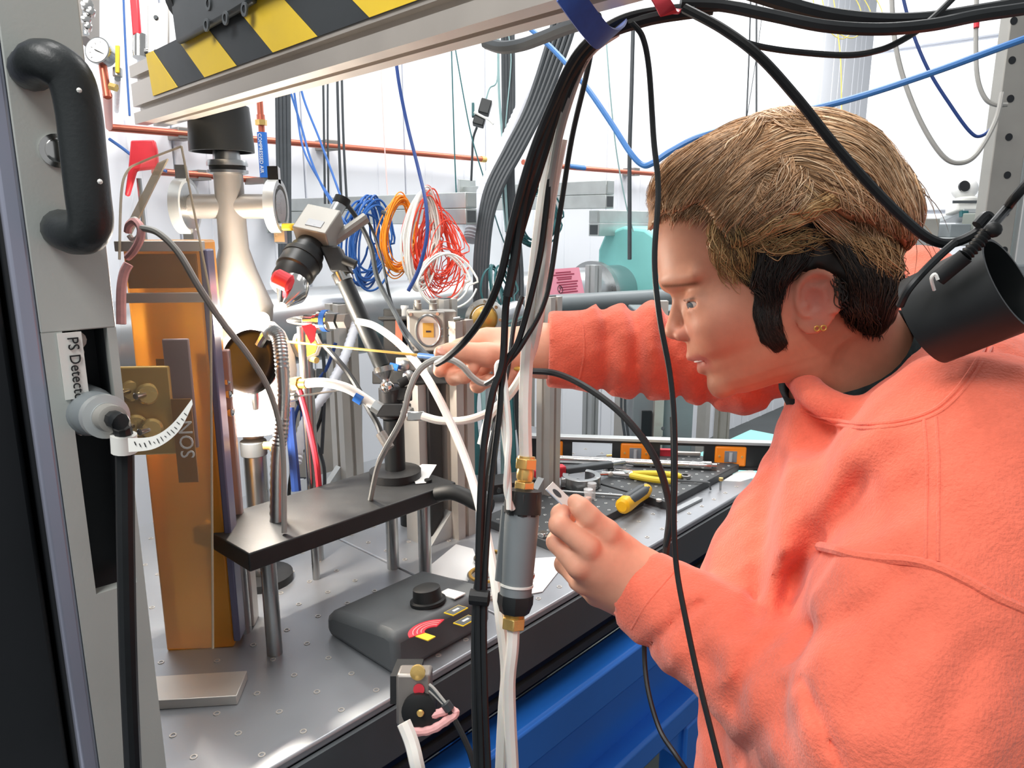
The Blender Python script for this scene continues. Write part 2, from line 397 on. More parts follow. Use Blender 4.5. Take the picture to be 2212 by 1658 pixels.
def np_obj(name, v, f, m, parent, tint=None):
    w = cs2w(v) - np.array(tuple(ORG[parent])); me = bpy.data.meshes.new(name)
    me.vertices.add(len(w)); me.vertices.foreach_set('co', w.astype(np.float32).ravel())
    f = np.asarray(f); k = f.shape[1]; me.loops.add(f.size); me.loops.foreach_set('vertex_index', f.ravel().astype(np.int32))
    me.polygons.add(len(f)); me.polygons.foreach_set('loop_start', np.arange(0, f.size, k, dtype=np.int32)); me.update(calc_edges=True); me.validate()
    if tint is not None:
        a = me.color_attributes.new('tint', 'FLOAT_COLOR', 'POINT'); a.data.foreach_set('color', np.concatenate([tint, np.ones((len(tint), 1))], 1).astype(np.float32).ravel())
    me.shade_smooth(); me.materials.append(K(m)); o = bpy.data.objects.new(name, me); COL.objects.link(o); o.parent = parent; ORG[o] = ORG[parent]; return o
def sstep(a, b, x): t = np.clip((x - a) / (b - a), 0, 1); return t * t * (3 - 2 * t)
man = thing('person', 'person in a coral fleece sweatshirt leaning over the table holding a small sample holder', 'person', (.40, .50, 0))
# ---- head frame: f forward, u up, s towards the viewer, unit = 1 px at HD metres
HD = .72; PXM = HD / FPX; HO = cs(1740, 640, HD)
YAW = R(9)
_f = np.array((-.938, -.347, 0.)); _u = np.array((-.347, .938, 0.)); _s = np.array((0, 0, 1.))
hf = _f * math.cos(YAW) - _s * math.sin(YAW); hs = _s * math.cos(YAW) + _f * math.sin(YAW); hu = _u
def hp(f, u, s): return HO + (hf * f + hu * u + hs * s) * PXM
def hcoords(X, Y, Zc):
    P = (X - HO[0], Y - HO[1], Zc - HO[2]); return tuple((P[0] * a[0] + P[1] * a[1] + P[2] * a[2]) / PXM for a in (hf, hu, hs))
def inv(px, py, s):
    """head coordinates (f, u) of the point seen at a pixel and lying s units off the middle plane"""
    d = HD - s * PXM
    for _ in range(4):
        c = cs(px, py, d) - HO; e = float(c @ hs) / PXM - s; d += e * PXM
    c = cs(px, py, d) - HO; return float(c @ hf) / PXM, float(c @ hu) / PXM
F = Field((.085, -.10, -.84), (.44, .24, -.59), .0021)
f_, u_, s_ = hcoords(F.X, F.Y, F.Zc); f_ = f_.astype(np.float32); u_ = u_.astype(np.float32); s_ = s_.astype(np.float32)
def el(c, r): return (np.sqrt(((f_ - c[0]) / r[0]) ** 2 + ((u_ - c[1]) / r[1]) ** 2 + ((s_ - c[2]) / r[2]) ** 2) - 1) * min(r)
def cp(a, b, ra, rb): # capsule in head units
    a = np.array(a, np.float32); b = np.array(b, np.float32); ab = b - a; t = np.clip(((f_ - a[0]) * ab[0] + (u_ - a[1]) * ab[1] + (s_ - a[2]) * ab[2]) / float(ab @ ab), 0, 1)
    return np.sqrt((f_ - a[0] - t * ab[0]) ** 2 + (u_ - a[1] - t * ab[1]) ** 2 + (s_ - a[2] - t * ab[2]) ** 2) - (ra + t * (rb - ra))
uu = np.array([-175, -157, -150, -135, -114, -90, -73, -57, -39, -25, 0, 30, 60, 95, 128, 144, 164, 221, 270, 310, 350])
FF = np.array([150, 196, 214, 234, 247, 249, 257, 260, 274, 274, 267, 264, 259, 256, 270, 274, 268, 253, 232, 200, 120])
WW = np.array([30, 48, 60, 80, 98, 112, 118, 122, 126, 129, 134, 138, 141, 143, 145, 146, 146, 146, 138, 120, 90])
def smax(a, b, k): hh = np.clip(.5 - .5 * (a - b) / k, 0, 1); return np.maximum(a, b) + k * hh * (1 - hh) * .5
def smin(a, b, k): hh = np.clip(.5 + .5 * (a - b) / k, 0, 1); return a * (1 - hh) + b * hh - k * hh * (1 - hh)
def head_base(f_, u_, s_):
    Fu = np.interp(u_, uu, FF).astype(np.float32); Wu = np.interp(u_, uu, WW).astype(np.float32); fc = 50.; ext = np.where(f_ > fc, Fu - fc, 110.)
    q = (np.abs((f_ - fc) / ext) ** 2.2 + np.abs(s_ / Wu) ** 2.2) ** (1 / 2.2); face = (q - 1) * np.minimum(ext, Wu)
    face = smax(face, -(u_ + 158), 20); face = smax(face, u_ - 290, 30); face = smax(face, -(u_ + 158) + np.clip(80 - f_, 0, 200) * .55, 24)
    sk = (np.sqrt(((f_ - 34) / 222) ** 2 + ((u_ - 172) / 178) ** 2 + (s_ / 152) ** 2) - 1) * 152; return smin(face, sk, 30)
F.d = head_base(f_, u_, s_)
F.un(cp((252, 90, 0), (285, 38, 0), 13, 15), 14); F.un(el((288, 28, 0), (18, 17, 20)), 10)
for sg in (-1, 1): F.un(el((266, 14, sg * 24), (25, 16, 15)), 9)
F.un(cp((262, 8, 0), (284, 16, 0), 8, 8), 8)
F.sub(el((278, 2, 15), (13, 8, 7)), 4); F.sub(el((278, 2, -15), (13, 8, 7)), 4)
EF, EU = inv(1500, 657, 88)
print('eye at', EF, EU)
EF, EU = 221., 70.
for sg in (-1, 1):
    F.sub(el((280, 86, sg * 72), (40, 24, 38)), 28)          # eye socket
    F.un(el((EF, EU, sg * 70), (29, 27, 31)), 10)            # lids
    F.un(cp((262, 132, sg * 30), (216, 122, sg * 110), 5, 3), 32)   # brow ridge
    F.un(el((188, 14, sg * 84), (52, 46, 42)), 50)           # cheek bone
    F.sub(cp((EF + 30, EU + 1, sg * 52), (EF + 14, EU - 3, sg * 98), 9.5, 7.), 3)   # eye slit
    F.un(cp((EF + 26, EU + 13, sg * 54), (EF + 12, EU + 8, sg * 94), 4, 3), 4)   # upper lid fold
# lips
for sg in (-1, 1):
    F.un(cp((271, -38, 0), (238, -50, sg * 44), 8, 5), 9); F.un(cp((257, -72, 0), (234, -58, sg * 42), 10, 6), 9)
    F.sub(cp((282, -54, 0), (236, -55, sg * 46), 6.5, 3.0), 4)
F.un(el((232, -122, 0), (24, 26, 34)), 22)
# neck
nb = cs(1885, 880, .765); na = cs(1800, 700, .735)
F.d *= PXM
F.un(F.cap(na, nb, .056, .066), .02)
F.un(F.cap(cs(1760, 800, .70), cs(1880, 905, .72), .012, .012), .03)
# ear
eF, eU = inv(1766, 650, 152); print('ear', eF, eU)
ec = np.array((eF, eU, 150.))
ear_t = R(-12)
ef = (f_ - ec[0]) * math.cos(ear_t) - (u_ - ec[1]) * math.sin(ear_t); eu = (f_ - ec[0]) * math.sin(ear_t) + (u_ - ec[1]) * math.cos(ear_t)
es = s_ - ec[2] - np.clip(-ef, -40, 60) * .42
def e3(c, r): return (np.sqrt(((ef - c[0]) / r[0]) ** 2 + ((eu - c[1]) / r[1]) ** 2 + ((es - c[2]) / r[2]) ** 2) - 1) * min(r)
ear = e3((0, 6, 0), (43, 56, 9)); lob = e3((14, -40, -2), (22, 22, 8)); kk_ = 8
hh = np.clip(.5 + .5 * (ear - lob) / kk_, 0, 1); ear = ear * (1 - hh) + lob * hh - kk_ * hh * (1 - hh)
rr = np.sqrt((ef / 36) ** 2 + ((eu - 8) / 48) ** 2); hel = np.sqrt(((rr - 1) * 38) ** 2 + (es - 7) ** 2) - 6.5
hel = np.maximum(hel, (-eu - 30)); ear = np.minimum(ear, hel)
ear = np.maximum(ear, -e3((6, 4, 14), (20, 26, 13))); ear = np.maximum(ear, -e3((-6, 36, 9), (17, 9, 6))); ear = np.maximum(ear, -e3((-22, 10, 9), (5, 26, 5)))
tr = e3((24, -6, 5), (9, 12, 7)); ear = np.minimum(ear, tr)
F.un(ear * PXM, .0022)
hv, hfc = F.nets(); hv = relax(hv, hfc, 2, .4)
f2, u2, s2 = hcoords(hv[:, 0], hv[:, 1], hv[:, 2])
def L3(h): return np.array(lin(h)[:3])
tint = np.tile(L3('C98C70'), (len(hv), 1))  # face tint darker than the hands: its shade is put into the colour
def blend(mask, h): global tint; tint = tint * (1 - mask[:, None]) + L3(h) * mask[:, None]
blend(.5 * np.exp(-(((f2 - 190) / 55) ** 2 + ((u2 - 5) / 50) ** 2)), 'C47A64')
blend(.75 * np.exp(-(((f2 - eF) / 50) ** 2 + ((u2 - eU) / 62) ** 2)) * (s2 > 120), 'CC7466')
blend(.5 * np.exp(-(((f2 - 275) / 26) ** 2 + ((u2 - 14) / 22) ** 2)), 'BF6E5E')
lipm = np.exp(-((np.abs(u2 + 55 - (f2 - 255) * .1) / 20) ** 4)) * sstep(232, 248, f2) * (np.abs(s2) < 60); blend(.8 * lipm, 'B8665C')
blend(.95 * np.exp(-((u2 - (133 - .32 * np.abs(s2 - 20) * (np.abs(s2) > 20))) / 5.) ** 2) * sstep(205, 222, f2) * sstep(12, 30, np.abs(s2)), '7A5238')
blend(.85 * np.exp(-((u2 - (EU + 11 - .06 * (np.abs(s2) - 70))) / 3.2) ** 2) * sstep(EF + 5, EF + 12, f2) * (np.abs(s2) > 48) * (np.abs(s2) < 104), '54382C')
blend(.35 * np.exp(-((u2 + 120) / 45) ** 2) * sstep(20, 120, f2), 'AE7A62')
# ---- hands
def hand(joints, palm, lo, hi, h=.0019, rx=2):
    G = Field(lo, hi, h)
    for a, b, k in palm: G.un(G.cap(cs(*a[:3]), cs(*b[:3]), a[3], b[3]), k)
    for ch in joints:
        e = None
        for a, b in zip(ch[:-1], ch[1:]):
            q = G.cap(cs(*a[:3]), cs(*b[:3]), a[3], b[3])
            if e is None: e = q
            else: hh = np.clip(.5 + .5 * (e - q) / .004, 0, 1); e = e * (1 - hh) + q * hh - .004 * hh * (1 - hh)
        G.un(e, .0045)
    v, f = G.nets(); return relax(v, f, rx, .45), f
lh = hand([[(1270, 1181, .700, .0112), (1208, 1133, .703, .0098), (1210, 1110, .720, .0088), (1224, 1092, .732, .0072)],
           [(1248, 1222, .706, .0112), (1203, 1170, .724, .0100), (1214, 1138, .748, .0088), (1232, 1112, .752, .0074)],
           [(1256, 1256, .728, .0105), (1218, 1218, .760, .0094), (1226, 1180, .782, .0084), (1244, 1152, .782, .0072)],
           [(1284, 1284, .752, .0095), (1246, 1256, .785, .0084), (1246, 1222, .800, .0076), (1258, 1196, .800, .0066)],
           [(1352, 1194, .732, .0160), (1310, 1150, .714, .0126), (1270, 1114, .706, .0108), (1254, 1096, .705, .0096), (1243, 1084, .708, .0080)]],
          [((1392, 1268, .738, .0300), (1440, 1300, .735, .0300), .02), ((1385, 1262, .738, .0240), (1275, 1190, .706, .0125), .02), ((1385, 1266, .740, .0240), (1254, 1226, .712, .0120), .02),
           ((1382, 1275, .745, .0220), (1262, 1258, .732, .0110), .02), ((1375, 1285, .750, .0200), (1290, 1284, .752, .0105), .02), ((1385, 1245, .738, .0230), (1330, 1180, .728, .0160), .02)],
          cs(1165, 1345, .84) + np.array((-.005, 0, 0)), cs(1475, 1050, .665) + np.array((.02, .02, 0)))
rh = hand([[(1046, 730, .950, .0130), (990, 752, .950, .0112), (955, 786, .942, .0098), (950, 801, .935, .0085)],
           [(1052, 748, .965, .0125), (992, 790, .962, .0110), (980, 815, .940, .0100), (1004, 812, .922, .0092), (1022, 795, .914, .0080)],
           [(1064, 768, .972, .0120), (1030, 812, .968, .0105), (1032, 832, .945, .0095), (1058, 820, .928, .0082)],
           [(1090, 780, .975, .0110), (1078, 820, .965, .0095), (1096, 822, .942, .0090), (1112, 800, .932, .0080)],
           [(1105, 770, .935, .0185), (1052, 766, .916, .0150), (998, 760, .910, .0125), (972, 760, .907, .0110), (952, 761, .905, .0088)]],
          [((1180, 757, .965, .0290), (1235, 757, .975, .0290), .02), ((1175, 750, .960, .0270), (1060, 738, .952, .0185), .02), ((1175, 760, .965, .0260), (1066, 762, .962, .0180), .02), ((1170, 765, .965, .0230), (1095, 778, .968, .0150), .02),
           ((1160, 758, .955, .0230), (1100, 768, .935, .0180), .02)],
          cs(925, 855, 1.02) - np.array((.02, 0, 0)), cs(1240, 690, .88) + np.array((.03, .03, 0)))
def skin_tint(v, knuckles):
    t = np.tile(L3('E4AA8E'), (len(v), 1))
    for (px, py, d, w) in knuckles:
        m_ = .32 * np.exp(-(np.linalg.norm(v - cs(px, py, d), axis=1) / w) ** 2); t = t * (1 - m_[:, None]) + L3('DA8A72') * m_[:, None]
    return t
# arms, trunk and legs inside the clothes (coarse)
G = Field((-.05, -.62, -1.08), (.72, .15, -.42), .011)
for a, b, ra, rb in ((cs(1235, 757, .975), cs(1560, 790, 1.0), .030, .040), (cs(1560, 790, 1.0), cs(1930, 740, .96), .042, .055), (cs(1440, 1300, .735), cs(1900, 1600, .535), .028, .026), (cs(1900, 1600, .535), cs(2080, 1020, .61), .026, .040), (cs(1890, 900, .77), cs(1990, 1500, .70), .09, .12), (cs(2080, 1020, .62), cs(1930, 760, .94), .05, .05)):
    G.un(G.cap(a, b, ra, rb), .03)
iv, ifc = G.nets()
bits = [(hv, hfc, tint), (lh[0], lh[1], skin_tint(lh[0], [(1270, 1181, .69, .014), (1208, 1130, .70, .012), (1248, 1222, .70, .013), (1203, 1168, .71, .012), (1240, 1086, .71, .012), (1227, 1091, .72, .01)])),
        (rh[0], rh[1], skin_tint(rh[0], [(952, 761, .90, .018), (1022, 795, .91, .02), (950, 800, .93, .018), (1112, 800, .93, .016), (1040, 775, .90, .02)])), (iv, ifc, np.tile(L3('E0A48C'), (len(iv), 1)))]
vv, ff, tt, k0 = [], [], [], 0
for v, f, t in bits: vv.append(v); ff.append(f + k0); tt.append(t); k0 += len(v)
np_obj('body', np.concatenate(vv), np.concatenate(ff), 'skin', man, np.concatenate(tt))
# eyes
def wpt(c): return Vector(cs2w(np.asarray(c, float)[None])[0])
wf = (wpt(hp(1, 0, 0)) - wpt(hp(0, 0, 0))).normalized(); wu = (wpt(hp(0, 1, 0)) - wpt(hp(0, 0, 0))).normalized(); ws = (wpt(hp(0, 0, 1)) - wpt(hp(0, 0, 0))).normalized()
for sg in (1, -1):
    e = MB().sphere(wpt(hp(EF, EU - 1, sg * 70)), 26.5 * PXM, 20).build('eye', 'eye_white', man)
    dirn = (wf * .90 + ws * sg * .40 - wu * .12).normalized()
    MB().lathe(wpt(hp(EF, EU - 1, sg * 70)) + dirn * 22.3 * PXM, dirn, [(0, 12.6 * PXM), (2.2 * PXM, 11 * PXM), (4.0 * PXM, 5 * PXM), (4.2 * PXM, .2 * PXM)], 20).build('iris', 'iris', e)
# teeth, nails, earring
MB().tube(crom([wpt(hp(240, -53, -36)), wpt(hp(262, -51, -12)), wpt(hp(263, -51, 12)), wpt(hp(240, -53, 36))], 5), 3.4 * PXM, 6).build('teeth', 'ceramic', man)
def nail(c, along, normal, w, l):
    a = Vector(along).normalized(); n_ = Vector(normal); n_ = (n_ - a * n_.dot(a)).normalized(); MB().sphere(c, 1, 12, (w, l, .0012), (a.cross(n_), a, n_)).build('nail', 'nail', man)
nail(W(1253, 1083, .7040), W(1243, 1084, .708) - W(1270, 1114, .706), CR * .75 + CU * .55 - CF * .45, .0042, .0058)
nail(W(958, 756, .8975), W(952, 761, .905) - W(998, 760, .91), CU * .5 - CF, .0065, .0085)
for q in (0, 1):
    MB().tube([wpt(hp(eF + 20 - q * 11, eU - 50 - q * 3, 158 + q * 3)) + (wu * math.cos(a) + wf * math.sin(a)) * .0022 for a in np.linspace(0, 2 * math.pi, 17)[:-1]], .0007, 6, closed=True).build('earring', 'gold', man)
# ---- sweatshirt (part of the person)
S = Field(cs(1120, 1000, 1.0) * 0 + np.array((-.02, -.60, -1.10)), np.array((.62, .23, -.40)), .0042)
def C4(*p): return cs(*p)
for a, b, ra, rb, k in (
    (cs(1880, 1010, .745), cs(1835, 1330, .73), .098, .135, .05), (cs(1835, 1330, .73), cs(1850, 1800, .71), .135, .155, .05),
    (cs(2120, 930, .78), cs(2200, 1500, .76), .130, .165, .06), (cs(1890, 960, .77), cs(2080, 930, .70), .085, .085, .05),
    (cs(2080, 960, .585), cs(1990, 820, .92), .062, .062, .05), (cs(2120, 1010, .57), cs(1945, 1110, .60), .080, .070, .05),
    (cs(2090, 1150, .545), cs(1955, 1560, .500), .078, .078, .03)):
    S.un(S.cap(a, b, ra, rb), k)
S.un(S.cap(cs(1960, 1290, .545), cs(1880, 1290, .575), .058, .050), .03)
fo = np.minimum(S.cap(cs(1930, 1640, .515), cs(1640, 1440, .640), .072, .054), 9)
S.un(fo, .012); S.un(S.cap(cs(1640, 1440, .640), cs(1385, 1272, .738), .054, .0420), .012)
S.un(S.cap(cs(1815, 1120, .655), cs(1775, 1420, .640), .050, .052), .04); S.un(S.cap(cs(1775, 1420, .640), cs(1740, 1640, .63), .055, .06), .03)
# far arm
S.un(S.cap(cs(1985, 635, 1.00), cs(1600, 778, 1.01), .056, .068), .02); S.un(S.cap(cs(1600, 778, 1.01), cs(1380, 762, .985), .068, .058), .02); S.un(S.cap(cs(1380, 762, .985), cs(1150, 754, .955), .058, .0485), .02)
S.un(S.cap(cs(1985, 640, .98), cs(2060, 800, .86), .06, .07), .03)
# folds: (polyline px, amplitude m, width px, depth range)
near, far = (.40, .86), (.88, 1.1)
FOLDS = [
 ([(1862, 1045), (1815, 1110), (1768, 1170), (1690, 1290), (1672, 1340)], -.013, 34, near),
 ([(1900, 930), (1830, 980), (1760, 1080), (1720, 1180)], .010, 42, near), ([(1722, 866), (1700, 1000), (1684, 1150), (1664, 1347)], .009, 24, near),
 ([(1700, 870), (1672, 1000), (1650, 1150), (1632, 1330)], -.009, 24, near), ([(1790, 930), (1765, 1050), (1735, 1180), (1700, 1330)], -.006, 22, near), ([(1985, 1060), (1930, 1090), (1870, 1130)], -.008, 34, near),
 ([(1945, 1248), (1905, 1295), (1850, 1330), (1800, 1345)], -.008, 34, near), ([(1760, 1352), (1722, 1430), (1700, 1500), (1700, 1595)], -.005, 20, near),
 ([(1735, 1470), (1775, 1560), (1822, 1658)], -.010, 10, near), ([(1990, 1340), (1900, 1440), (1860, 1530)], -.008, 40, near), ([(2100, 1420), (2040, 1560), (2030, 1658)], -.006, 40, near),
 ([(1662, 1386), (1615, 1435), (1598, 1478), (1590, 1520)], -.007, 17, near), ([(1522, 1425), (1540, 1445)], -.007, 20, near), ([(1552, 1318), (1520, 1345), (1490, 1382)], -.007, 13, near),
 ([(1524, 1300), (1470, 1330), (1430, 1370), (1396, 1402)], -.0085, 10, near), ([(1545, 1325), (1490, 1370), (1440, 1440)], .005, 18, near), ([(1640, 1360), (1580, 1400), (1560, 1470)], .005, 22, near),
 ([(1600, 1378), (1622, 1372)], -.007, 14, near), ([(1660, 1545), (1640, 1590), (1600, 1640)], -.006, 22, near),
 ([(1290, 655), (1300, 690)], .009, 24, far), ([(1300, 672), (1312, 720), (1312, 800), (1300, 842)], -.010, 13, far), ([(1345, 655), (1350, 760), (1345, 800)], .006, 18, far),
 ([(1364, 665), (1378, 720), (1375, 800), (1385, 850)], -.011, 13, far), ([(1410, 650), (1408, 740), (1420, 800)], .009, 22, far), ([(1446, 660), (1440, 740), (1452, 800), (1470, 850)], -.012, 14, far), ([(1490, 740), (1520, 800), (1530, 870)], -.010, 14, far), ([(1600, 830), (1650, 850), (1690, 880)], -.009, 13, far), ([(1560, 760), (1590, 840), (1610, 880)], .006, 22, far),
]
def fold_apply(S):
    band = np.abs(S.d) < .05; X, Y, D = S.X[band], S.Y[band], -S.Zc[band]; px = X / D * FPX + 1106; py = 829 - Y / D * FPX; acc = np.zeros_like(px)
    for pl, amp, w, (d0, d1) in FOLDS:
        best = np.full_like(px, 1e9)
        for (ax, ay), (bx, by) in zip(pl[:-1], pl[1:]):
            ex, ey = bx - ax, by - ay; t = np.clip(((px - ax) * ex + (py - ay) * ey) / (ex * ex + ey * ey), 0, 1)
            best = np.minimum(best, (px - ax - t * ex) ** 2 + (py - ay - t * ey) ** 2)
        acc += amp * np.exp(-best / (w * w)) * ((D > d0) & (D < d1))
    n = .0022 * np.sin(X * 71 + Y * 43) * np.sin(Y * 67 - D * 51 + 1.3) + .0012 * np.sin(X * 170 - Y * 120 + 2) * np.sin(Y * 150 + D * 160)
    S.d[band] -= (acc + n)
fold_apply(S)
# neck opening, cuffs
RING = [(1733, 822, .715), (1770, 862, .672), (1850, 890, .650), (1935, 866, .648), (2004, 826, .662), (2052, 770, .70), (2045, 715, .78), (1940, 690, .86), (1830, 735, .88), (1752, 785, .83), (1725, 810, .77)]
rp = [Vector(cs(*q)) for q in RING]; rp = crom(rp, 4, True)
ring = None
for a_, b_ in zip(rp, rp[1:] + rp[:1]):
    e = S.cap(np.array(a_), np.array(b_), .0145, .0145); ring = e if ring is None else np.minimum(ring, e)
S.un(S.cap(cs(1800, 880, .725), cs(1850, 1010, .735), .040, .085), .03)
S.sub(S.cap(cs(1740, 640, .72), cs(1884, 872, .764), .068, .070), .006)
S.sub(S.cap(cs(1750, 640, .70), cs(1892, 872, .740), .066, .070), .006)
S.sub(S.cap(cs(1690, 640, .72), cs(1800, 740, .745), .085, .066), .006)
S.un(ring, .010)
def cutp(p, n_):  # keep the side the normal points to
    n_ = np.asarray(n_, np.float32); n_ = n_ / np.linalg.norm(n_); return (S.X - p[0]) * n_[0] + (S.Y - p[1]) * n_[1] + (S.Zc - p[2]) * n_[2]
p = cs(1381, 1273, .738); n_ = cs(1640, 1440, .640) - p; reg = np.linalg.norm(np.stack([S.X - p[0], S.Y - p[1], S.Zc - p[2]]), axis=0) < .10
S.d = np.where(reg, np.maximum(S.d, -cutp(p, n_)), S.d); S.sub(S.cap(p - n_ * .3, p - n_ / np.linalg.norm(n_) * .014, .0335, .0335), .003)
p = cs(1182, 754, .958); n_ = cs(1380, 762, .985) - p + np.array((0, 0, .03)); reg = (S.X - p[0]) < .06
S.d = np.where(reg & (S.Zc < -.86), np.maximum(S.d, -cutp(p, n_)), S.d); S.sub(S.cap(p - n_ * .4, p - n_ / np.linalg.norm(n_) * .016, .0405, .0405), .003)
sv, sf = S.nets(); sv = relax(sv, sf, 5, .5)
np_obj('sweatshirt', sv, sf, 'fleece', man)
# raised seams lying on the cloth
from mathutils.bvhtree import BVHTree
def bvh(v, f): return BVHTree.FromPolygons([tuple(x) for x in np.asarray(v, float)], [tuple(int(i) for i in q) for q in f])
B_sw = bvh(sv, sf)
def seam(pts, r, sink, name='seam', k=10):
    P = []
    for c in crom([(x, y, 0) for x, y in pts], k):
        h_ = B_sw.ray_cast(Vector((0, 0, 0)), Vector(cs(c.x, c.y, 1.0)).normalized())
        if h_[0] is not None: P.append(h_[0] - h_[1] * sink * (1 if h_[1].z > 0 else -1))
    for _ in range(3): P = [P[0]] + [(P[i - 1] + P[i] * 2 + P[i + 1]) / 4 for i in range(1, len(P) - 1)] + [P[-1]]
    b = MB().tube([Vector(cs2w(np.array(tuple(p))[None])[0]) for p in P], r, 8); return b.build(name, 'fleece_rib', man)
seam([(1775, 1182), (1830, 1193), (1900, 1204), (2000, 1216), (2090, 1254), (2150, 1288), (2240, 1326)], .0040, .0016)
seam([(1996, 905), (2003, 1000), (2001, 1100), (2000, 1208)], .0014, .0004); seam([(2022, 900), (2028, 1000), (2027, 1100), (2026, 1212)], .0014, .0004)
seam([(1730, 885), (1780, 902), (1860, 916), (1945, 908), (2014, 886), (2062, 846), (2100, 795), (2128, 745)], .0020, .0006); seam([(1735, 893), (1785, 911), (1862, 925), (1948, 917), (2022, 894), (2072, 853), (2112, 800), (2142, 748)], .0016, .0006)
seam([(1252, 672), (1260, 710), (1262, 760), (1256, 800), (1246, 836)], .0018, .0006); seam([(1466, 1222), (1432, 1262), (1398, 1302), (1364, 1358)], .0014, .0005)
# undershirt collar: dark plaid band just inside the neck opening
ax_ = cs(1882, 868, .765) - cs(1790, 720, .738); ax_ = ax_ / np.linalg.norm(ax_); t1 = np.cross(ax_, (0, 0, 1.)); t1 /= np.linalg.norm(t1); t2 = np.cross(ax_, t1)
cc = cs(1862, 832, .750); vs, fs = [], []; n = 40
for r_, h_ in ((.0665, -.036), (.0700, -.042), (.0760, .01), (.074, .03), (.070, .02), (.0665, -.036)):
    for i in range(n):
        a = 2 * math.pi * i / n; vs.append(cc + ax_ * (h_ + .004 * math.sin(3 * a)) + (t1 * math.cos(a) + t2 * math.sin(a)) * r_)
for k in range(5):
    for i in range(n): j = (i + 1) % n; fs.append((k * n + i, k * n + j, (k + 1) * n + j, (k + 1) * n + i))
np_obj('shirt_collar', np.array(vs), np.array(fs), 'plaid_dark', man)
# trousers and shoes (below the picture)
def wleg(x0, x1):
    b = MB(); b.tube(crom([(.42, .52, 1.0), x0, x1], 5), [.13, .125, .12, .11, .10, .095, .088, .08, .076, .072, .07], 14); return b
wleg((.36, .47, .55), (.33, .50, .07)).build('trouser_leg', 'denim', man); wleg((.50, .55, .55), (.52, .62, .07)).build('trouser_leg', 'denim', man)
for c in ((.30, .50, .045), (.49, .62, .045)): MB().sphere(c, 1, 14, (.135, .05, .045)).build('shoe', 'shoe', man)
# ---- hair: cap volumes and locks
H = Field((.075, -.06, -.84), (.46, .28, -.59), .0030)
f_, u_, s_ = [a.astype(np.float32) for a in hcoords(H.X, H.Y, H.Zc)]
hb_ = head_base(f_, u_, s_)
e1 = el((-46, 172, 0), (212, 206, 172)); e2 = el((140, 298, 0), (106, 84, 112)); e4 = el((30, 312, 0), (120, 80, 126)); e5 = el((-185, 120, 0), (78, 95, 112)); e6 = hb_ - 14
H.d = e1; H.un(e4, 40); H.un(e2, 40); H.un(e5, 40); H.un(e6, 16)
fl = np.array([-330, -226, -190, -155, -110, -68, 5, 60, 100, 128, 138, 150, 168, 240, 300]); ul = np.array([30, 20, 40, 60, 105, 140, 158, 150, 140, 150, 190, 235, 256, 262, 262])
H.d = np.maximum(H.d, np.interp(f_, fl, ul) - u_ + 6 * np.sin(f_ * .09)); H.d = np.maximum(H.d, -(hb_ + 12))
H.d *= PXM
bv, bf = H.nets(); bv = relax(bv, bf, 3, .5)
hair_tint = lambda n, h: np.tile(L3(h), (n, 1))
cap = np_obj('hair', bv, bf, 'hair', man, hair_tint(len(bv), 'A88260'))
PD = [(1560, 500, 140), (1578, 545, 140), (1596, 590, 142), (1620, 625, 143), (1634, 665, 142), (1630, 705, 138), (1642, 742, 132), (1672, 764, 125), (1700, 764, 118), (1706, 738, 122), (1692, 700, 130), (1684, 665, 136), (1692, 630, 140), (1718, 602, 143), (1760, 584, 145), (1800, 596, 140), (1822, 640, 130), (1824, 685, 120), (1846, 712, 105), (1880, 722, 90), (1902, 742, 70), (1935, 690, 50), (1950, 600, 40), (1965, 500, 40), (1850, 430, 130), (1600, 430, 145)]
pg = np.array([inv(*q) for q in PD])
def inpoly(x, y, pg):
    c = np.zeros(x.shape, bool); dmin = np.full(x.shape, 1e9, np.float32); n = len(pg)
    for i in range(n):
        (x1, y1), (x2, y2) = pg[i], pg[(i + 1) % n]; cond = ((y1 > y) != (y2 > y)) & (x < (x2 - x1) * (y - y1) / (y2 - y1 + 1e-9) + x1); c ^= cond
        ex, ey = x2 - x1, y2 - y1; t = np.clip(((x - x1) * ex + (y - y1) * ey) / (ex * ex + ey * ey), 0, 1); dmin = np.minimum(dmin, (x - x1 - t * ex) ** 2 + (y - y1 - t * ey) ** 2)
    return np.where(c, -1, 1) * np.sqrt(dmin)
sd = inpoly(f_ + 4 * np.sin(u_ * .15), u_ + 4 * np.sin(f_ * .17), pg)
nb1 = (np.sqrt(((f_ + 90) / 100) ** 2 + ((u_ - 10) / 150) ** 2 + (s_ / 130) ** 2) - 1) * 100
H.d = smin(hb_, nb1, 30) - 7 + np.clip(sd + 14, 0, 14) * .6
H.d = np.maximum(H.d, sd); H.d = np.maximum(H.d, -(hb_ + 12))
H.d *= PXM
dv, df = H.nets(); dv = relax(dv, df, 3, .5)
np_obj('hair_undercut', dv, df, 'hair', man, hair_tint(len(dv), '26221F'))
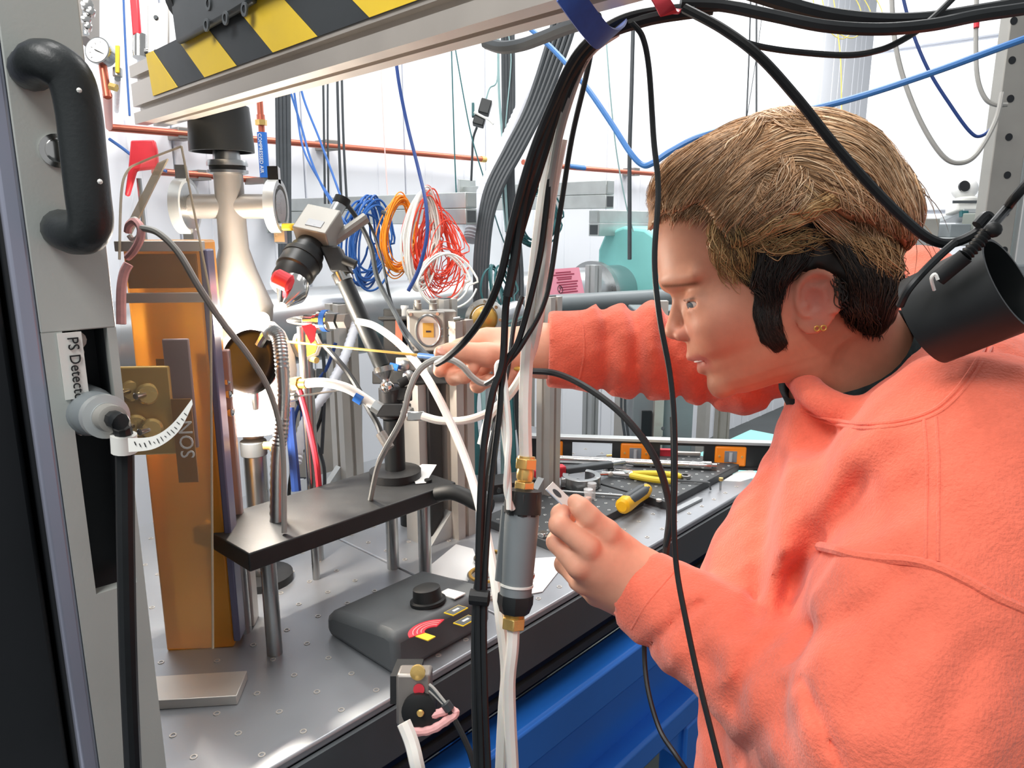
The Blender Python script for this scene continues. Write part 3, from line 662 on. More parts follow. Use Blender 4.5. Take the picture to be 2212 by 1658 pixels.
# sideburns follow the cheek
B_cap = bvh(np.concatenate([bv, dv, hv]), np.concatenate([bf, df + len(bv), hfc + len(bv) + len(dv)]))
def proj(B, px, py, lift):
    r = Vector(cs(px, py, 1.0)); hit = B.ray_cast(Vector((0, 0, 0)), r.normalized())
    if hit[0] is None:
        hit = B.find_nearest(r * .70)
        if hit[3] > .02: return None
    n_ = hit[1]; n_ = n_ if n_.dot(hit[0] - HC) > 0 else -n_
    return hit[0] + n_ * lift
LV, LF, LT = [], [], []; HC = Vector(HO)
def lock(P, r0, colr, n=3):
    m = len(P); k = len(LV); x = None
    for i in range(m):
        t = (P[min(i + 1, m - 1)] - P[max(i - 1, 0)])
        if t.length < 1e-9: t = Vector((1, 0, 0))
        t.normalize()
        x = perp(t)[0] if x is None else (x - t * x.dot(t)).normalized(); y = t.cross(x); q = i / (m - 1); r = r0 * (1 - .85 * q ** 3) * (.5 + .5 * min(1, q * 5))
        for j in range(n):
            a = 2 * math.pi * j / n; LV.append(tuple(P[i] + (x * math.cos(a) + y * math.sin(a)) * r)); LT.append(colr)
    for i in range(m - 1):
        for j in range(n): j2 = (j + 1) % n; LF.append((k + i * n + j, k + i * n + j2, k + (i + 1) * n + j2, k + (i + 1) * n + j))
def mirror(p): q = np.array(p) - HO; return Vector(np.array(p) - 2 * hs * float(q @ hs))
rng = random.Random(11)
BL = ['D0AA84', 'BE956E', 'AF8864', '9A7654', 'DABD9C', '886849', 'C4A180', '7A5C44', 'B29476']
DK = ['1F1C1A', '2C2622', '38302A', '231F1D']
def locks(g0, g1, N, pal, r=(.0003, .0008), lift=(.001, .006), B=None, jit=5, mir=True, wave=3):
    B = B or B_cap
    for q in range(int(N * 1.7)):
        w = rng.random(); P = []; ph = rng.random() * 6; lf = rng.uniform(*lift); jx, jy = rng.gauss(0, jit), rng.gauss(0, jit); dr = rng.gauss(0, jit * .8)
        pts = [((a[0] * (1 - w) + b[0] * w) + jx + dr * i / len(g0), (a[1] * (1 - w) + b[1] * w) + jy - dr * i / len(g0)) for i, (a, b) in enumerate(zip(g0, g1))]
        t1_ = rng.uniform(.72, 1.0); t0_ = rng.uniform(0, .18)
        cur = crom([(x, y, 0) for x, y in pts], 6); n = len(cur); cur = cur[int(n * t0_):max(int(n * t1_), int(n * t0_) + 5)]
        for i, c in enumerate(cur):
            p = proj(B, c.x + wave * math.sin(ph + i * .55), c.y + wave * math.cos(ph * 1.7 + i * .5), lf * (.4 + .6 * math.sin(math.pi * i / len(cur))))
            if p is None:
                continue
            P.append(p)
        if len(P) < 5: continue
        h_ = L3(rng.choice(pal)) * rng.uniform(.95, 1.45); rr_ = rng.uniform(*r); lock(P, rr_, tuple(h_))
        if mir and rng.random() < .6: lock([mirror(p) for p in P], rr_, tuple(h_))
# quiff: from the crown forwards and down over the brow
locks([(1660, 262), (1600, 285), (1530, 320), (1450, 390), (1408, 470)], [(1700, 300), (1640, 330), (1580, 370), (1520, 430), (1470, 478)], 420, BL)
locks([(1640, 236), (1570, 268), (1490, 302), (1420, 346), (1394, 430)], [(1660, 262), (1600, 285), (1530, 320), (1450, 390), (1408, 470)], 220, BL)
locks([(1700, 300), (1640, 330), (1580, 375), (1530, 430), (1490, 470)], [(1700, 345), (1650, 372), (1610, 405), (1570, 440), (1530, 478)], 200, BL)
# top: sweeping backwards
locks([(1640, 232), (1740, 224), (1850, 236), (1945, 292), (1995, 390)], [(1650, 300), (1730, 270), (1830, 285), (1910, 340), (1960, 430)], 330, BL)
locks([(1650, 300), (1730, 270), (1830, 285), (1910, 340), (1960, 430)], [(1650, 350), (1740, 325), (1830, 345), (1900, 400), (1950, 490)], 330, BL)
locks([(1655, 355), (1740, 335), (1830, 360), (1905, 430), (1945, 540)], [(1660, 375), (1720, 390), (1800, 440), (1870, 500), (1925, 575)], 330, BL)
locks([(1630, 262), (1600, 300), (1560, 345), (1510, 395), (1450, 450)], [(1670, 250), (1640, 290), (1600, 340), (1560, 400), (1500, 465)], 200, BL, lift=(.003, .008), wave=6)
locks([(1620, 245), (1680, 236), (1720, 245), (1770, 262), (1820, 300)], [(1600, 275), (1650, 262), (1700, 275), (1760, 300), (1800, 350)], 220, BL, lift=(.002, .007), wave=6)
locks([(1640, 385), (1660, 420), (1690, 445), (1730, 462), (1780, 470)], [(1610, 420), (1625, 450), (1650, 475), (1690, 486), (1740, 480)], 240, BL, lift=(.001, .006), wave=5)
locks([(1700, 330), (1690, 370), (1670, 410), (1640, 450), (1590, 500)], [(1760, 380), (1745, 420), (1720, 450), (1680, 480), (1620, 520)], 200, BL, lift=(.003, .009), wave=7)
locks([(1780, 330), (1830, 370), (1870, 420), (1900, 470), (1915, 530)], [(1740, 370), (1790, 410), (1830, 450), (1860, 500), (1885, 550)], 220, BL, lift=(.003, .009), wave=7)
# side: from the parting down over the dark undercut
locks([(1655, 372), (1700, 385), (1760, 420), (1820, 480), (1880, 545)], [(1640, 385), (1680, 410), (1740, 440), (1800, 500), (1850, 550)], 200, BL)
locks([(1640, 380), (1600, 420), (1570, 450), (1550, 490), (1565, 540)], [(1660, 390), (1640, 430), (1610, 470), (1590, 500), (1600, 545)], 230, BL)
locks([(1850, 395), (1780, 428), (1710, 460), (1640, 500), (1575, 535)], [(1880, 420), (1800, 450), (1730, 475), (1660, 505), (1590, 540)], 130, ['D9B98A', 'CBA878', 'C09B6A', 'B08A5C'], lift=(.004, .009), mir=False)
locks([(1660, 395), (1700, 420), (1740, 455), (1790, 500), (1850, 545)], [(1680, 385), (1730, 405), (1780, 450), (1840, 500), (1890, 540)], 160, ['D9C4A4', 'C9AF8A', 'B08F66', 'A08060'], lift=(.003, .008), mir=False)
locks([(1955, 310), (1990, 390), (2002, 460), (1992, 520), (1970, 570)], [(1900, 400), (1930, 450), (1945, 500), (1945, 550), (1935, 600)], 260, BL)
locks([(1545, 470), (1560, 500), (1575, 540), (1590, 580), (1620, 610)], [(1600, 480), (1610, 510), (1620, 550), (1625, 590), (1640, 615)], 170, ['A88B5C', '8E7048', '6E5638', '55432E'])
# dark undercut and nape
locks([(1650, 500), (1640, 550), (1630, 600), (1650, 640), (1660, 680)], [(1760, 490), (1750, 530), (1735, 560), (1700, 600), (1690, 650)], 240, DK, r=(.0005, .0009))
locks([(1760, 490), (1800, 530), (1830, 580), (1850, 640), (1860, 690)], [(1900, 540), (1925, 580), (1935, 620), (1920, 670), (1900, 730)], 300, DK + ['4A3B2E'], r=(.0005, .0009))
locks([(1800, 600), (1815, 630), (1820, 660), (1830, 690), (1840, 715)], [(1880, 640), (1890, 670), (1895, 690), (1898, 715), (1900, 740)], 140, DK + ['4A3B2E'], r=(.0005, .0009))
# sideburn
locks([(1640, 600), (1634, 650), (1634, 690), (1646, 728), (1676, 760)], [(1700, 600), (1686, 650), (1682, 690), (1692, 725), (1702, 756)], 300, DK, r=(.0003, .0006), lift=(.0004, .002), jit=3, wave=2)
locks([(1560, 500), (1575, 540), (1595, 580), (1622, 610), (1650, 640)], [(1640, 510), (1650, 550), (1660, 590), (1680, 610), (1700, 620)], 200, DK + ['5A4632', '6E5638'], r=(.0003, .0006), lift=(.0005, .003))
# ragged fringe over the hairline
locks([(1440, 400), (1428, 430), (1422, 455), (1422, 480)], [(1560, 440), (1540, 460), (1525, 478), (1512, 496)], 130, BL, lift=(.001, .004), wave=3)
locks([(1560, 450), (1545, 480), (1540, 520), (1550, 560), (1570, 600)], [(1600, 500), (1590, 530), (1590, 560), (1600, 590), (1620, 620)], 130, ['B89A6C', 'A07E52', '8A6C46', 'C8A878'], lift=(.001, .005), wave=6, jit=8)
locks([(1600, 520), (1640, 540), (1690, 520), (1740, 505), (1790, 500)], [(1640, 490), (1680, 520), (1720, 530), (1770, 525), (1820, 530)], 60, ['B89A6C', 'A07E52', '8A6C46', 'C8A878'], lift=(.002, .007), wave=8, jit=9)
locks([(1780, 480), (1830, 520), (1870, 560), (1890, 590), (1900, 620)], [(1880, 500), (1910, 540), (1930, 580), (1935, 610), (1930, 650)], 110, ['B08A62', '9A7852', '846444'], lift=(.002, .007), wave=6, jit=8)
# loose flyaways at the nape and crown
for q in range(12):
    x0 = rng.uniform(1940, 1985); y0 = rng.uniform(330, 520); a = proj(B_cap, min(x0, 1965), y0, .002)
    if a is None: continue
    P = [a]; dv_ = Vector((rng.uniform(.002, .008), -.004, 0))
    for i in range(6): P.append(P[-1] + dv_); dv_ = dv_ + Vector((-.0008, -.0012, rng.uniform(-.0005, .0005)))
    lock(P, .0004, tuple(L3(rng.choice(BL)) * .8))
lk = np_obj('hair_lock', np.array(LV), np.array(LF), 'hair', man, np.array(LT)); lk['kind'] = 'stuff'
# ================================================================== overhead slotted beam with hazard tape
S0 = W(319, 210, 1.15)
bt = thing('gantry_beam', 'slotted aluminium gantry beam with black and yellow hazard tape crossing overhead', 'beam', S0 - Z * .05)
bt['kind'] = 'thing'
BV = Vector((-math.sin(R(43)), math.cos(R(43)), 0)); BUx = Vector((math.cos(R(43)), math.sin(R(43)), 0))
BD = -BV  # runs from its far end towards the viewer
def double_profile(w, h, sl=.009, dp=.010):
    a, c = w / 2, h / 2; q = []
    def edge(p, d, nrm, slots, L):
        for s_ in slots:
            for t_, dd in ((s_ - sl / 2, 0), (s_ - sl / 2, dp), (s_ + sl / 2, dp), (s_ + sl / 2, 0)): q.append((p[0] + d[0] * t_ + nrm[0] * dd, p[1] + d[1] * t_ + nrm[1] * dd))
    q.append((-a, -c)); edge((-a, -c), (1, 0), (0, 1), [w / 2], w); q.append((a, -c)); edge((a, -c), (0, 1), (-1, 0), [h / 4, 3 * h / 4], h)
    q.append((a, c)); edge((a, c), (-1, 0), (0, -1), [w / 2], w); q.append((-a, c)); edge((-a, c), (0, -1), (1, 0), [h / 4, 3 * h / 4], h); return q
BH, BW = .084, .045
MB().prism(double_profile(BW, BH), S0, BUx, Z, BD, 1.75).build('profile', 'alu_warm', bt)
face_o = S0 - BUx * (BW / 2 + .0006)
tz0, tz1 = -.012, .046
tp = MB().prism([(.085, tz1), (1.6, tz1), (1.6, tz0), (.098, tz0)], face_o, BD, Z, -BUx, .0008).build('hazard_tape', 'tape_black', bt)
for i in range(8):
    a = .196 + .19 * i - .096
    pl = [(a - .08 + (.067 if i == 0 else 0), tz1), (a + .015, tz1), (a + .096, tz0), (a + (0 if i else .0), tz0)]
    if i == 0: pl = [(.085, tz1), (.115, tz1), (.196, tz0), (.098, tz0)]
    MB().prism(pl, face_o - BUx * .0009, BD, Z, -BUx, .0006).build('yellow_stripe', 'yellow', tp)
# motor stage bolted on top of the beam
mo = thing('motor_stage', 'dark grey motor stage plate with recessed bolts above the hazard tape', 'motor', W(480, 80, 1.02))
mc = S0 + BD * .335 - BUx * (BW / 2 + .002) + Z * .075
MB().prism([(-.105, -.040), (-.110, .005), (-.090, .040), (-.080, .12), (.12, .12), (.12, -.034), (.07, -.036)], mc, BD, Z, -BUx, .010).build('plate', 'motor_grey', mo, bevel=.004)
MB().box(mc + BD * .16 + Z * .05 + BUx * .01, (.10, .06, .15), (BD, BUx, Z)).build('housing', 'black_satin', mo, bevel=.006)
MB().lathe(mc - BD * .100 + Z * .02 + BUx * .02, -BD, [(0, .034), (.018, .034), (.022, .03)], 24).build('end_cap', 'black_rubber', mo)
fu = mc.dot(BUx) - .0105
for q in ((528, 20), (487, 39), (446, 54), (450, 8), (500, -20)):
    r_ = ray(q[0], q[1]); c_ = CAM + r_ * (fu / r_.dot(BUx)); bo = MB().ring(c_, -BUx, .0075, .0042, .002, 18).build('bolt', 'dark_grey', mo)
    MB().lathe(c_ + BUx * .0004, -BUx, [(0, .0041), (.0006, .0041)], 12).build('socket', 'black_rubber', bo)
br = thing('mounting_bracket', 'light grey bracket plate with two screws standing behind the beam end', 'bracket', W(343, 110, 1.25))
MB().box(W(343, 62, 1.25), (.036, .006, .085), (CR, CF, CU)).build('plate', 'alu', br, bevel=.002)
for y in (38, 112): MB().lathe(W(337, y, 1.246), -CF, [(0, .004), (.002, .0035)], 12).build('screw', 'dark_grey', br)
# black shroud under the beam with the cold-head tube through it
sh = thing('lamp_shroud', 'short black cylindrical shroud hanging below the gantry beam', 'shroud', W(473, 300, 1.12))
MB().lathe(W(472, 230, 1.12), -Z, [(0, .044), (.055, .0475), (.066, .0475), (.066, .043), (.005, .040)], 36, cap=False).build('shell', 'black_satin', sh)
MB().lathe(W(472, 232, 1.12), -Z, [(0, .044), (.004, .044)], 36).build('lid', 'black_satin', sh)
# ================================================================== vacuum nozzle cross
vc = thing('vacuum_cross', 'grey stainless vacuum cross with flared cone below and clamped side flanges', 'vacuum fitting', W(510, 690, 1.12))
ax0 = W(488, 318, 1.12); dz = -Z
def zat(py): return (ax0 - W(495, py, 1.12)).z
cx = ax0
prof_up = [(0, .0165), (zat(352) - .0, .0205)]
MB().lathe(cx, dz, [(-.03, .0160), (zat(345), .0205)], 28).build('reducer', 'steel', vc)
y1 = zat(352); MB().lathe(cx + dz * y1, dz, [(-.004, .0285), (0, .0300), (.004, .0300)], 32).build('flange', 'steel', vc)
MB().lathe(cx + dz * (y1 + .0045), dz, [(0, .0265), (.006, .0265)], 32).build('o_ring', 'black_rubber', vc)
MB().lathe(cx + dz * (y1 + .0105), dz, [(0, .0300), (.004, .0300), (.006, .0240)], 32).build('flange', 'steel', vc)
yb = zat(560); yc = zat(655)
MB().lathe(cx + dz * (y1 + .012), dz, [(0, .0215), (zat(470) - y1, .0215), (zat(520) - y1, .0225), (zat(565) - y1, .031), (zat(610) - y1, .042), (zat(645) - y1, .0515), (zat(652) - y1, .0535), (zat(660) - y1, .0525), (zat(690) - y1, .050)], 40).build('cone', 'steel_dull', vc)
arm_c = cx + dz * zat(445)
adir = (CR * .985 + U * .0).normalized()
MB().cyl(arm_c - adir * .064, arm_c + adir * .066, .0185, 28).build('cross_arm', 'steel_dull', vc)
for sg, ro in ((-1, .036), (1, .034)):
    fl_ = MB().lathe(arm_c + adir * (.060 * sg), adir * sg, [(0, .026), (.002, ro), (.012, ro), (.012, ro - .008), (.018, ro - .009)], 32).build('side_flange', 'steel', vc)
    cl = MB().ring(arm_c + adir * (.070 * sg), adir, ro + .006, ro - .002, .016, 32); cl.build('clamp', 'alu_cool', fl_)
    MB().box(arm_c + adir * (.070 * sg) + Z * (ro + .012), (.016, .012, .024), (adir, CF, Z)).build('clamp_bolt', 'steel_bright', fl_)
    MB().box(arm_c + adir * (.070 * sg + .004) - Z * (ro + .01), (.016, .014, .022), (adir, CF, Z)).build('clamp_hinge', 'steel', fl_)
MB().lathe(arm_c - adir * .079, -adir, [(0, .026), (.001, .026)], 32).build('window', 'glass', vc)
for (px, py) in ((530, 340), (470, 382)): pass
MB().cyl(cx + Z * .0, cx + Z * .12, .0150, 24).build('upper_tube', 'steel', vc)
# hot levitated bead and its ceramic nozzle, the light at the sample
hot = W(566, 690, 1.10)
lb = thing('levitated_bead', 'white hot glowing bead floating above the nozzle under the cone', 'bead', hot - Z * .012)
MB().sphere(hot, .011, 18).build('bead', 'glow', lb)
pl_ = bpy.data.lights.new('sample_light', 'POINT'); pl_.energy = 13; pl_.color = (1, .90, .76); pl_.shadow_soft_size = .012
plo = bpy.data.objects.new('sample_light', pl_); COL.objects.link(plo); plo.location = hot - CF * .014 - Z * .004
pl2 = bpy.data.lights.new('sample_light', 'POINT'); pl2.energy = 5; pl2.color = (1, .93, .84); pl2.shadow_soft_size = .02
plo2 = bpy.data.objects.new('sample_light', pl2); COL.objects.link(plo2); plo2.location = W(500, 868, 1.02)  # second point light, added as fill below and in front of the bead
lv = thing('reflector_bowl', 'white reflector bowl added around the hot bead to widen its glow', 'chamber', W(560, 900, 1.14))
MB().lathe(W(556, 905, 1.155), Z, [(0, .030), (.004, .054), (.02, .058), (.075, .064), (.10, .062), (.135, .050), (.15, .036)], 40).build('bowl', 'ceramic', lv)  # white bowl added as a reflector so the glow spreads wide
MB().lathe(W(552, 895, 1.12), Z, [(-.022, .046), (-.020, .052), (.012, .052), (.014, .046)], 40).build('nozzle_ring', 'ceramic', lv)
MB().lathe(W(548, 955, 1.12), Z, [(-.006, .015), (.03, .015), (.032, .012)], 24).build('collar', 'steel_dull', lv)
MB().cyl(W(548, 960, 1.12), W(548, 900, 1.12), .010, 20).build('stem', 'ceramic', lv)
st = uv(*(W(548, 975, 1.12).dot(a) for a in (U, V)), 0)
MB().cyl(Vector((st.x, st.y, TZ)), W(548, 952, 1.12), .017, 20).build('pedestal', 'steel', lv)
MB().lathe(Vector((st.x, st.y, TZ)), Z, [(0, .045), (.012, .045), (.014, .02)], 28).build('foot', 'black_anod', lv)
ns = thing('thumb_screw_clamp', 'dark round post clamp with a brass thumb screw below the white reflector bowl', 'clamp', W(548, 965, 1.11))
MB().lathe(W(548, 965, 1.10), Z, [(-.012, .019), (.010, .019)], 24).build('body', 'dark_grey', ns, bevel=.001)
MB().lathe(W(570, 962, 1.085), CR, [(0, .006), (.010, .006), (.011, .010), (.020, .010)], 18).build('thumb_screw', 'brass', ns)
bd = thing('mirror_disc', 'round glossy black mirror dish in front of the white reflector bowl', 'mirror', W(545, 860, 1.0))
dn = (-CF + CR * -.30 + CU * .10).normalized()
MB().lathe(W(545, 782, 1.02), dn, [(-.012, .022), (-.004, .042), (.004, .0455), (.009, .0440), (.011, .0405), (.0105, .034), (.006, .020), (.004, .0005)], 44).build('dish', 'black_gloss', bd)
MB().tube(crom([W(560, 745, 1.005), W(575, 722, 1.0), W(596, 716, 1.0), W(604, 728, 1.005)], 6), .0065, 10).build('bracket', 'steel_bright', bd)
MB().cyl(W(545, 800, 1.03), W(552, 880, 1.07), .006, 12).build('stalk', 'steel', bd)
# ================================================================== amber laser head behind the acrylic guard
al = thing('laser_head', 'amber coloured laser head box with four brass knobs behind the clear guard', 'laser', W(345, 1100, .86))
ay = R(6); ax_x = (CR * math.cos(ay) + Vector((0, 1, 0)) * math.sin(ay)).normalized(); ax_y = Z.cross(ax_x)
def A(px, py, d=.86): return W(px, py, d)
tl = A(262, 520); bl = Vector((tl.x, tl.y, TZ)); hgt = tl.z - TZ
wdt = .086
MB().box(tl + ax_x * wdt / 2 - Z * hgt / 2 + ax_y * .035, (wdt, .07, hgt), (ax_x, ax_y, Z)).build('body', 'amber', al, bevel=.003)
MB().box(tl + ax_x * wdt / 2 - Z * .006 - ax_y * .001, (wdt + .012, .012, .012), (ax_x, ax_y, Z)).build('cover_edge', 'alu', al, bevel=.001)
MB().box(tl + ax_x * wdt / 2 - Z * .066 - ax_y * .001, (wdt + .010, .006, .012), (ax_x, ax_y, Z)).build('band', 'alu_warm', al, bevel=.001)
MB().box(tl + ax_x * wdt / 2 - Z * .035 - ax_y * .001, (wdt - .006, .003, .040), (ax_x, ax_y, Z)).build('panel', 'amber_dark', al, bevel=.001)
MB().box(tl + ax_x * (wdt + .005) - Z * hgt / 2 + ax_y * .012, (.009, .03, hgt - .02), (ax_x, ax_y, Z)).build('side_rail', 'slate_edge', al, bevel=.002)
kp = tl - Z * (A(315, 520) - A(315, 875)).z + ax_x * .006
MB().box(A(322, 885) - ax_y * .004 + Z * .0, (.058, .006, .105), (ax_x, ax_y, Z)).build('knob_plate', 'brass_plate', al, bevel=.002)
MB().box(A(392, 850) - ax_y * .002, (.03, .004, .13), (ax_x, ax_y, Z)).build('side_plate', 'plum_plate', al, bevel=.002)
MB().box(A(362, 790) - ax_y * .003, (.022, .002, .018), (ax_x, ax_y, Z)).build('warning_label', 'amber_dark', al)
for px, py in ((292, 838), (325, 845), (300, 912), (333, 920)):
    c_ = A(px, py) - ax_y * .008
    kb = MB().lathe(c_, (-ax_y + ax_x * .35), [(0, .010), (.002, .0125), (.006, .0125), (.008, .010)], 24).build('knob', 'brass', al)
    MB().lathe(c_ - ax_y * .006 - ax_x * .002, (-ax_y - ax_x * .5), [(0, .0042), (.012, .0042), (.013, .003)], 14).build('knob_screw', 'steel_bright', kb)
hb = A(340, 700) - ax_y * .012
tx = MB().box(A(402, 950) - ax_y * .004, (.022, .002, .10), (ax_x, ax_y, Z)).build('name_plate', 'amber_dark', al)
poly_text('SON', .022, A(425, 985) - ax_y * .007, Z, -ax_x, 'label_white', al)
pp = thing('mount_plate', 'mauve grey upright mount plate with silver screws beside the laser head', 'plate', Vector((W(475, 900, .98).x, W(475, 900, .98).y, TZ)))
MB().box(W(477, 900, .98) - Z * .03, (.036, .012, .24), (ax_x, ax_y, Z)).build('plate', 'plum_plate', pp, bevel=.002)
for px, py in ((492, 824), (495, 850), (500, 890)): MB().lathe(W(px, py, .970), -ax_y, [(0, .005), (.004, .005), (.005, .003)], 12).build('screw', 'steel_bright', pp)
MB().box(Vector((W(477, 900, .98).x, W(477, 900, .98).y, TZ + .08)), (.05, .03, .16), (ax_x, ax_y, Z)).build('foot', 'alu', pp, bevel=.002)
# clear acrylic guard: upright sheet with a sloping wing
ag = thing('acrylic_guard', 'clear acrylic guard sheet with a sloping wing around the laser head', 'guard', Vector((A(350, 900, .80).x, A(350, 900, .80).y, TZ)))
def sheet(p4, th, name, m, par):
    P = [Vector(p) for p in p4]; n_ = (P[1] - P[0]).cross(P[3] - P[0]).normalized() * th; b_ = MB(); n4 = len(P)
    b_.add(P + [p + n_ for p in P], [tuple(range(n4)), tuple(range(2 * n4 - 1, n4 - 1, -1))] + [(i, (i + 1) % n4, n4 + (i + 1) % n4, n4 + i) for i in range(n4)]); return b_.build(name, m, par)
g0, g1, g2, g3 = W(282, 505, .80), W(392, 316, .80), W(438, 700, .80), W(452, 960, .80)
sheet([W(258, 560, .81), W(305, 352, .84), W(392, 316, .84), W(455, 640, .84), W(460, 1400, .84), W(268, 1400, .81)], .004, 'sheet', 'acrylic', ag)
MB().tube([W(392, 316, .838), W(455, 640, .838), W(460, 1400, .838)], .0013, 6).build('edge', 'acrylic_edge', ag)
sheet([W(282, 505, .835), W(270, 492, .835), W(340, 352, .835), W(362, 342, .835)], .003, 'strip', 'acrylic_edge', ag)
MB().tube(crom([W(258, 560, .808), W(262, 420, .82), W(275, 370, .83), W(305, 350, .84), W(392, 316, .838)], 6), .0014, 6).build('edge', 'acrylic_edge', ag)
MB().box(Vector((A(350, 900, .81).x, A(350, 900, .81).y, TZ + .006)), (.12, .05, .012), (ax_x, ax_y, Z)).build('foot', 'alu', ag, bevel=.001)
# pale bag, red tape piece and lens tube seen past the guard
hk = thing('red_flag', 'red plastic flag standing behind the acrylic guard', 'flag', W(300, 400, 1.2))
MB().prism([(-.018, .045), (.02, .046), (.024, .03), (.026, 0), (-.01, -.004), (-.022, -.045), (-.028, -.045), (-.022, 0)], W(305, 362, 1.2), CR, CU, CF, .01).build('flag', 'red_bright', hk, bevel=.003)
MB().cyl(W(300, 385, 1.206), Vector((W(300, 385, 1.206).x, W(300, 385, 1.206).y, TZ)), .004, 8).build('stem', 'steel', hk)
lt = thing('lens_tube', 'small black lens tube pointing out beside the acrylic guard', 'lens', W(432, 590, 1.0))
MB().lathe(W(415, 560, 1.02), (CR * .55 - CF * .6 - CU * .45), [(0, .016), (.025, .018), (.03, .0195), (.03, .015), (.012, .014)], 24).build('tube', 'black_satin', lt)
MB().lathe(W(412, 556, 1.03), (CR * .55 - CF * .6 - CU * .45), [(0, .0165), (.006, .0185), (.012, .0185)], 24).build('collar', 'steel', lt)
MB().box(W(400, 545, 1.06), (.06, .02, .02), (CR, CF, CU)).build('holder', 'dark_grey', lt, bevel=.002)
MB().cyl(W(400, 548, 1.06), Vector((W(400, 545, 1.06).x, W(400, 545, 1.06).y, TZ)), .007, 12).build('post', 'steel', lt)
wt = thing('spiral_wrap', 'coral spiral wrap curl around a white tube end above the laser head', 'wrap', W(292, 540, .80))
MB().tube(crom([W(276, 555, .80), W(290, 540, .79), W(303, 515, .785), W(304, 492, .785), W(292, 478, .79), (W(279, 486, .795)), W(276, 500, .80)], 6), .0042, 8).build('curl', 'pink_tape', wt)
MB().tube(crom([W(277, 500, .80), W(281, 480, .795), W(292, 474, .79), W(302, 488, .79), W(300, 510, .79), W(288, 518, .80), W(279, 508, .80)], 6), .003, 8).build('tube_end', 'hose_white', wt)
wt = thing('spiral_wrap', 'coral spiral wrap hanging beside the amber glow at the detector edge', 'wrap', W(262, 690, .80))
MB().tube(crom([W(278, 570, .80), W(268, 590, .80), W(262, 630, .80), W(262, 700, .80)], 8), .0050, 8).build('wrap', 'pink_tape', wt)
# ================================================================== detector with handle
dt = thing('detector', 'tall grey panelled detector housing with dark side and connector recess', 'detector', Vector((W(150, 900, .58).x, W(150, 900, .58).y, TZ)))
dy = R(48); DX = Vector((math.sin(dy), math.cos(dy), 0)); DN = Vector((math.cos(dy), -math.sin(dy), 0))  # DX along the face, DN outwards
DO = W(150, 600, .58)
def onD(px, py, off=0.): r = ray(px, py); return CAM + r * (((DO + DN * off) - CAM).dot(DN) / r.dot(DN))
pR = onD(238, 600); pL = onD(72, 600); uR = (pR - DO).dot(DX); uL = (pL - DO).dot(DX); zt, zb = 1.85 - DO.z, TZ + .001 - DO.z
def face_rect(u0, u1, z0, z1, th, name, m, par, off=0., bev=0.): return MB().box(DO + DX * (u0 + u1) / 2 + Z * (z0 + z1) / 2 + DN * (off - th / 2), (u1 - u0, th, z1 - z0), (DX, DN, Z)).build(name, m, par, bevel=bev)
rA, rB, rC = onD(134, 716), onD(232, 716), onD(236, 1120); ru0 = (rA - DO).dot(DX); ru1 = (rB - DO).dot(DX); rz1 = rA.z - DO.z; rz0 = onD(150, 1300).z - DO.z
face_rect(uL, uR, rz1, zt, .012, 'face_panel', 'panel_grey', dt, bev=.001)
face_rect(uL, ru0, rz0, rz1, .012, 'face_panel', 'panel_grey', dt); face_rect(ru1, uR, rz0, rz1, .012, 'face_panel', 'panel_grey', dt); face_rect(uL, uR, zb, rz0, .012, 'face_panel', 'panel_grey', dt)
face_rect(ru0, ru1, rz0, rz1, .008, 'recess', 'case_black', dt, off=-.045)
face_rect(ru0 - .002, ru0, rz0, rz1, .05, 'recess_side', 'case_black', dt, off=-.010); face_rect(ru1, ru1 + .002, rz0, rz1, .05, 'recess_side', 'dark_grey', dt, off=-.010)
face_rect(ru0, ru1, rz1, rz1 + .002, .05, 'recess_side', 'case_black', dt, off=-.010)
face_rect(uL - .014, uL, zb, zt, .010, 'edge_trim', 'panel_edge', dt, off=-.001, bev=.003)
MB().box(DO + DX * (uL + uR) / 2 - DN * .42 + Z * (zt + zb) / 2 - DX * .006, (uR - uL + .01, .73, zt - zb), (DX, DN, Z)).build('housing', 'case_black', dt, bevel=.004)
MB().box(DO + DX * (uL - .15) - DN * .42 + Z * (zt + zb) / 2, (.27, .73, zt - zb), (DX, DN, Z)).build('side_housing', 'case_black', dt, bevel=.004)
face_rect(ru0 - .004, ru0 + .013, onD(150, 862).z - DO.z, rz1 - .001, .001, 'name_label', 'label_white', dt, off=.0015)
poly_text('PS Detector', .0112, onD(145, 728, .0026) + DX * .0 - Z * 0, -Z, DX, 'ink_black', dt)
hd_ = MB().tube(crom([onD(66, 150, -.002), onD(72, 148, .018), onD(86, 134, .036), onD(116, 138, .048), onD(152, 170, .052), onD(170, 240, .052), onD(180, 330, .052), onD(190, 420, .052), onD(196, 474, .050), onD(188, 502, .044), onD(162, 506, .028), onD(140, 498, .012), onD(134, 494, -.002)], 6), .0150, 16).build('handle', 'black_handle', dt)
hd_['label'] = 'thick black grab handle'
for px, py, of in ((171, 195, .0720), (216, 395, .072), (187, 520, .060)): pass
for px, py in ((171, 195), (216, 392)):
    r = ray(px, py); MB().sphere(W(px, py, .505), .0018, 8).build('screw_cap', 'label_white', hd_)
sc_ = MB().lathe(onD(124, 326), DN, [(0, .0125), (.002, .0125), (.003, .009), (.006, .009), (.007, .0075)], 24).build('panel_screw', 'steel_bright', dt)
for px, py in ((165, 735), (160, 762)): MB().lathe(onD(px, py, -.006), DN, [(-.02, .0075), (0, .0075), (.003, .004)], 14).build('cable_clip', 'cable_grey', dt)
MB().lathe(onD(172, 920, -.02), DN, [(-.02, .006), (.01, .006)], 10).build('cable_clip', 'label_white', dt)
cn = thing('round_connector', 'grey round push-pull plug in the detector recess with black cable', 'connector', onD(200, 900, .0))
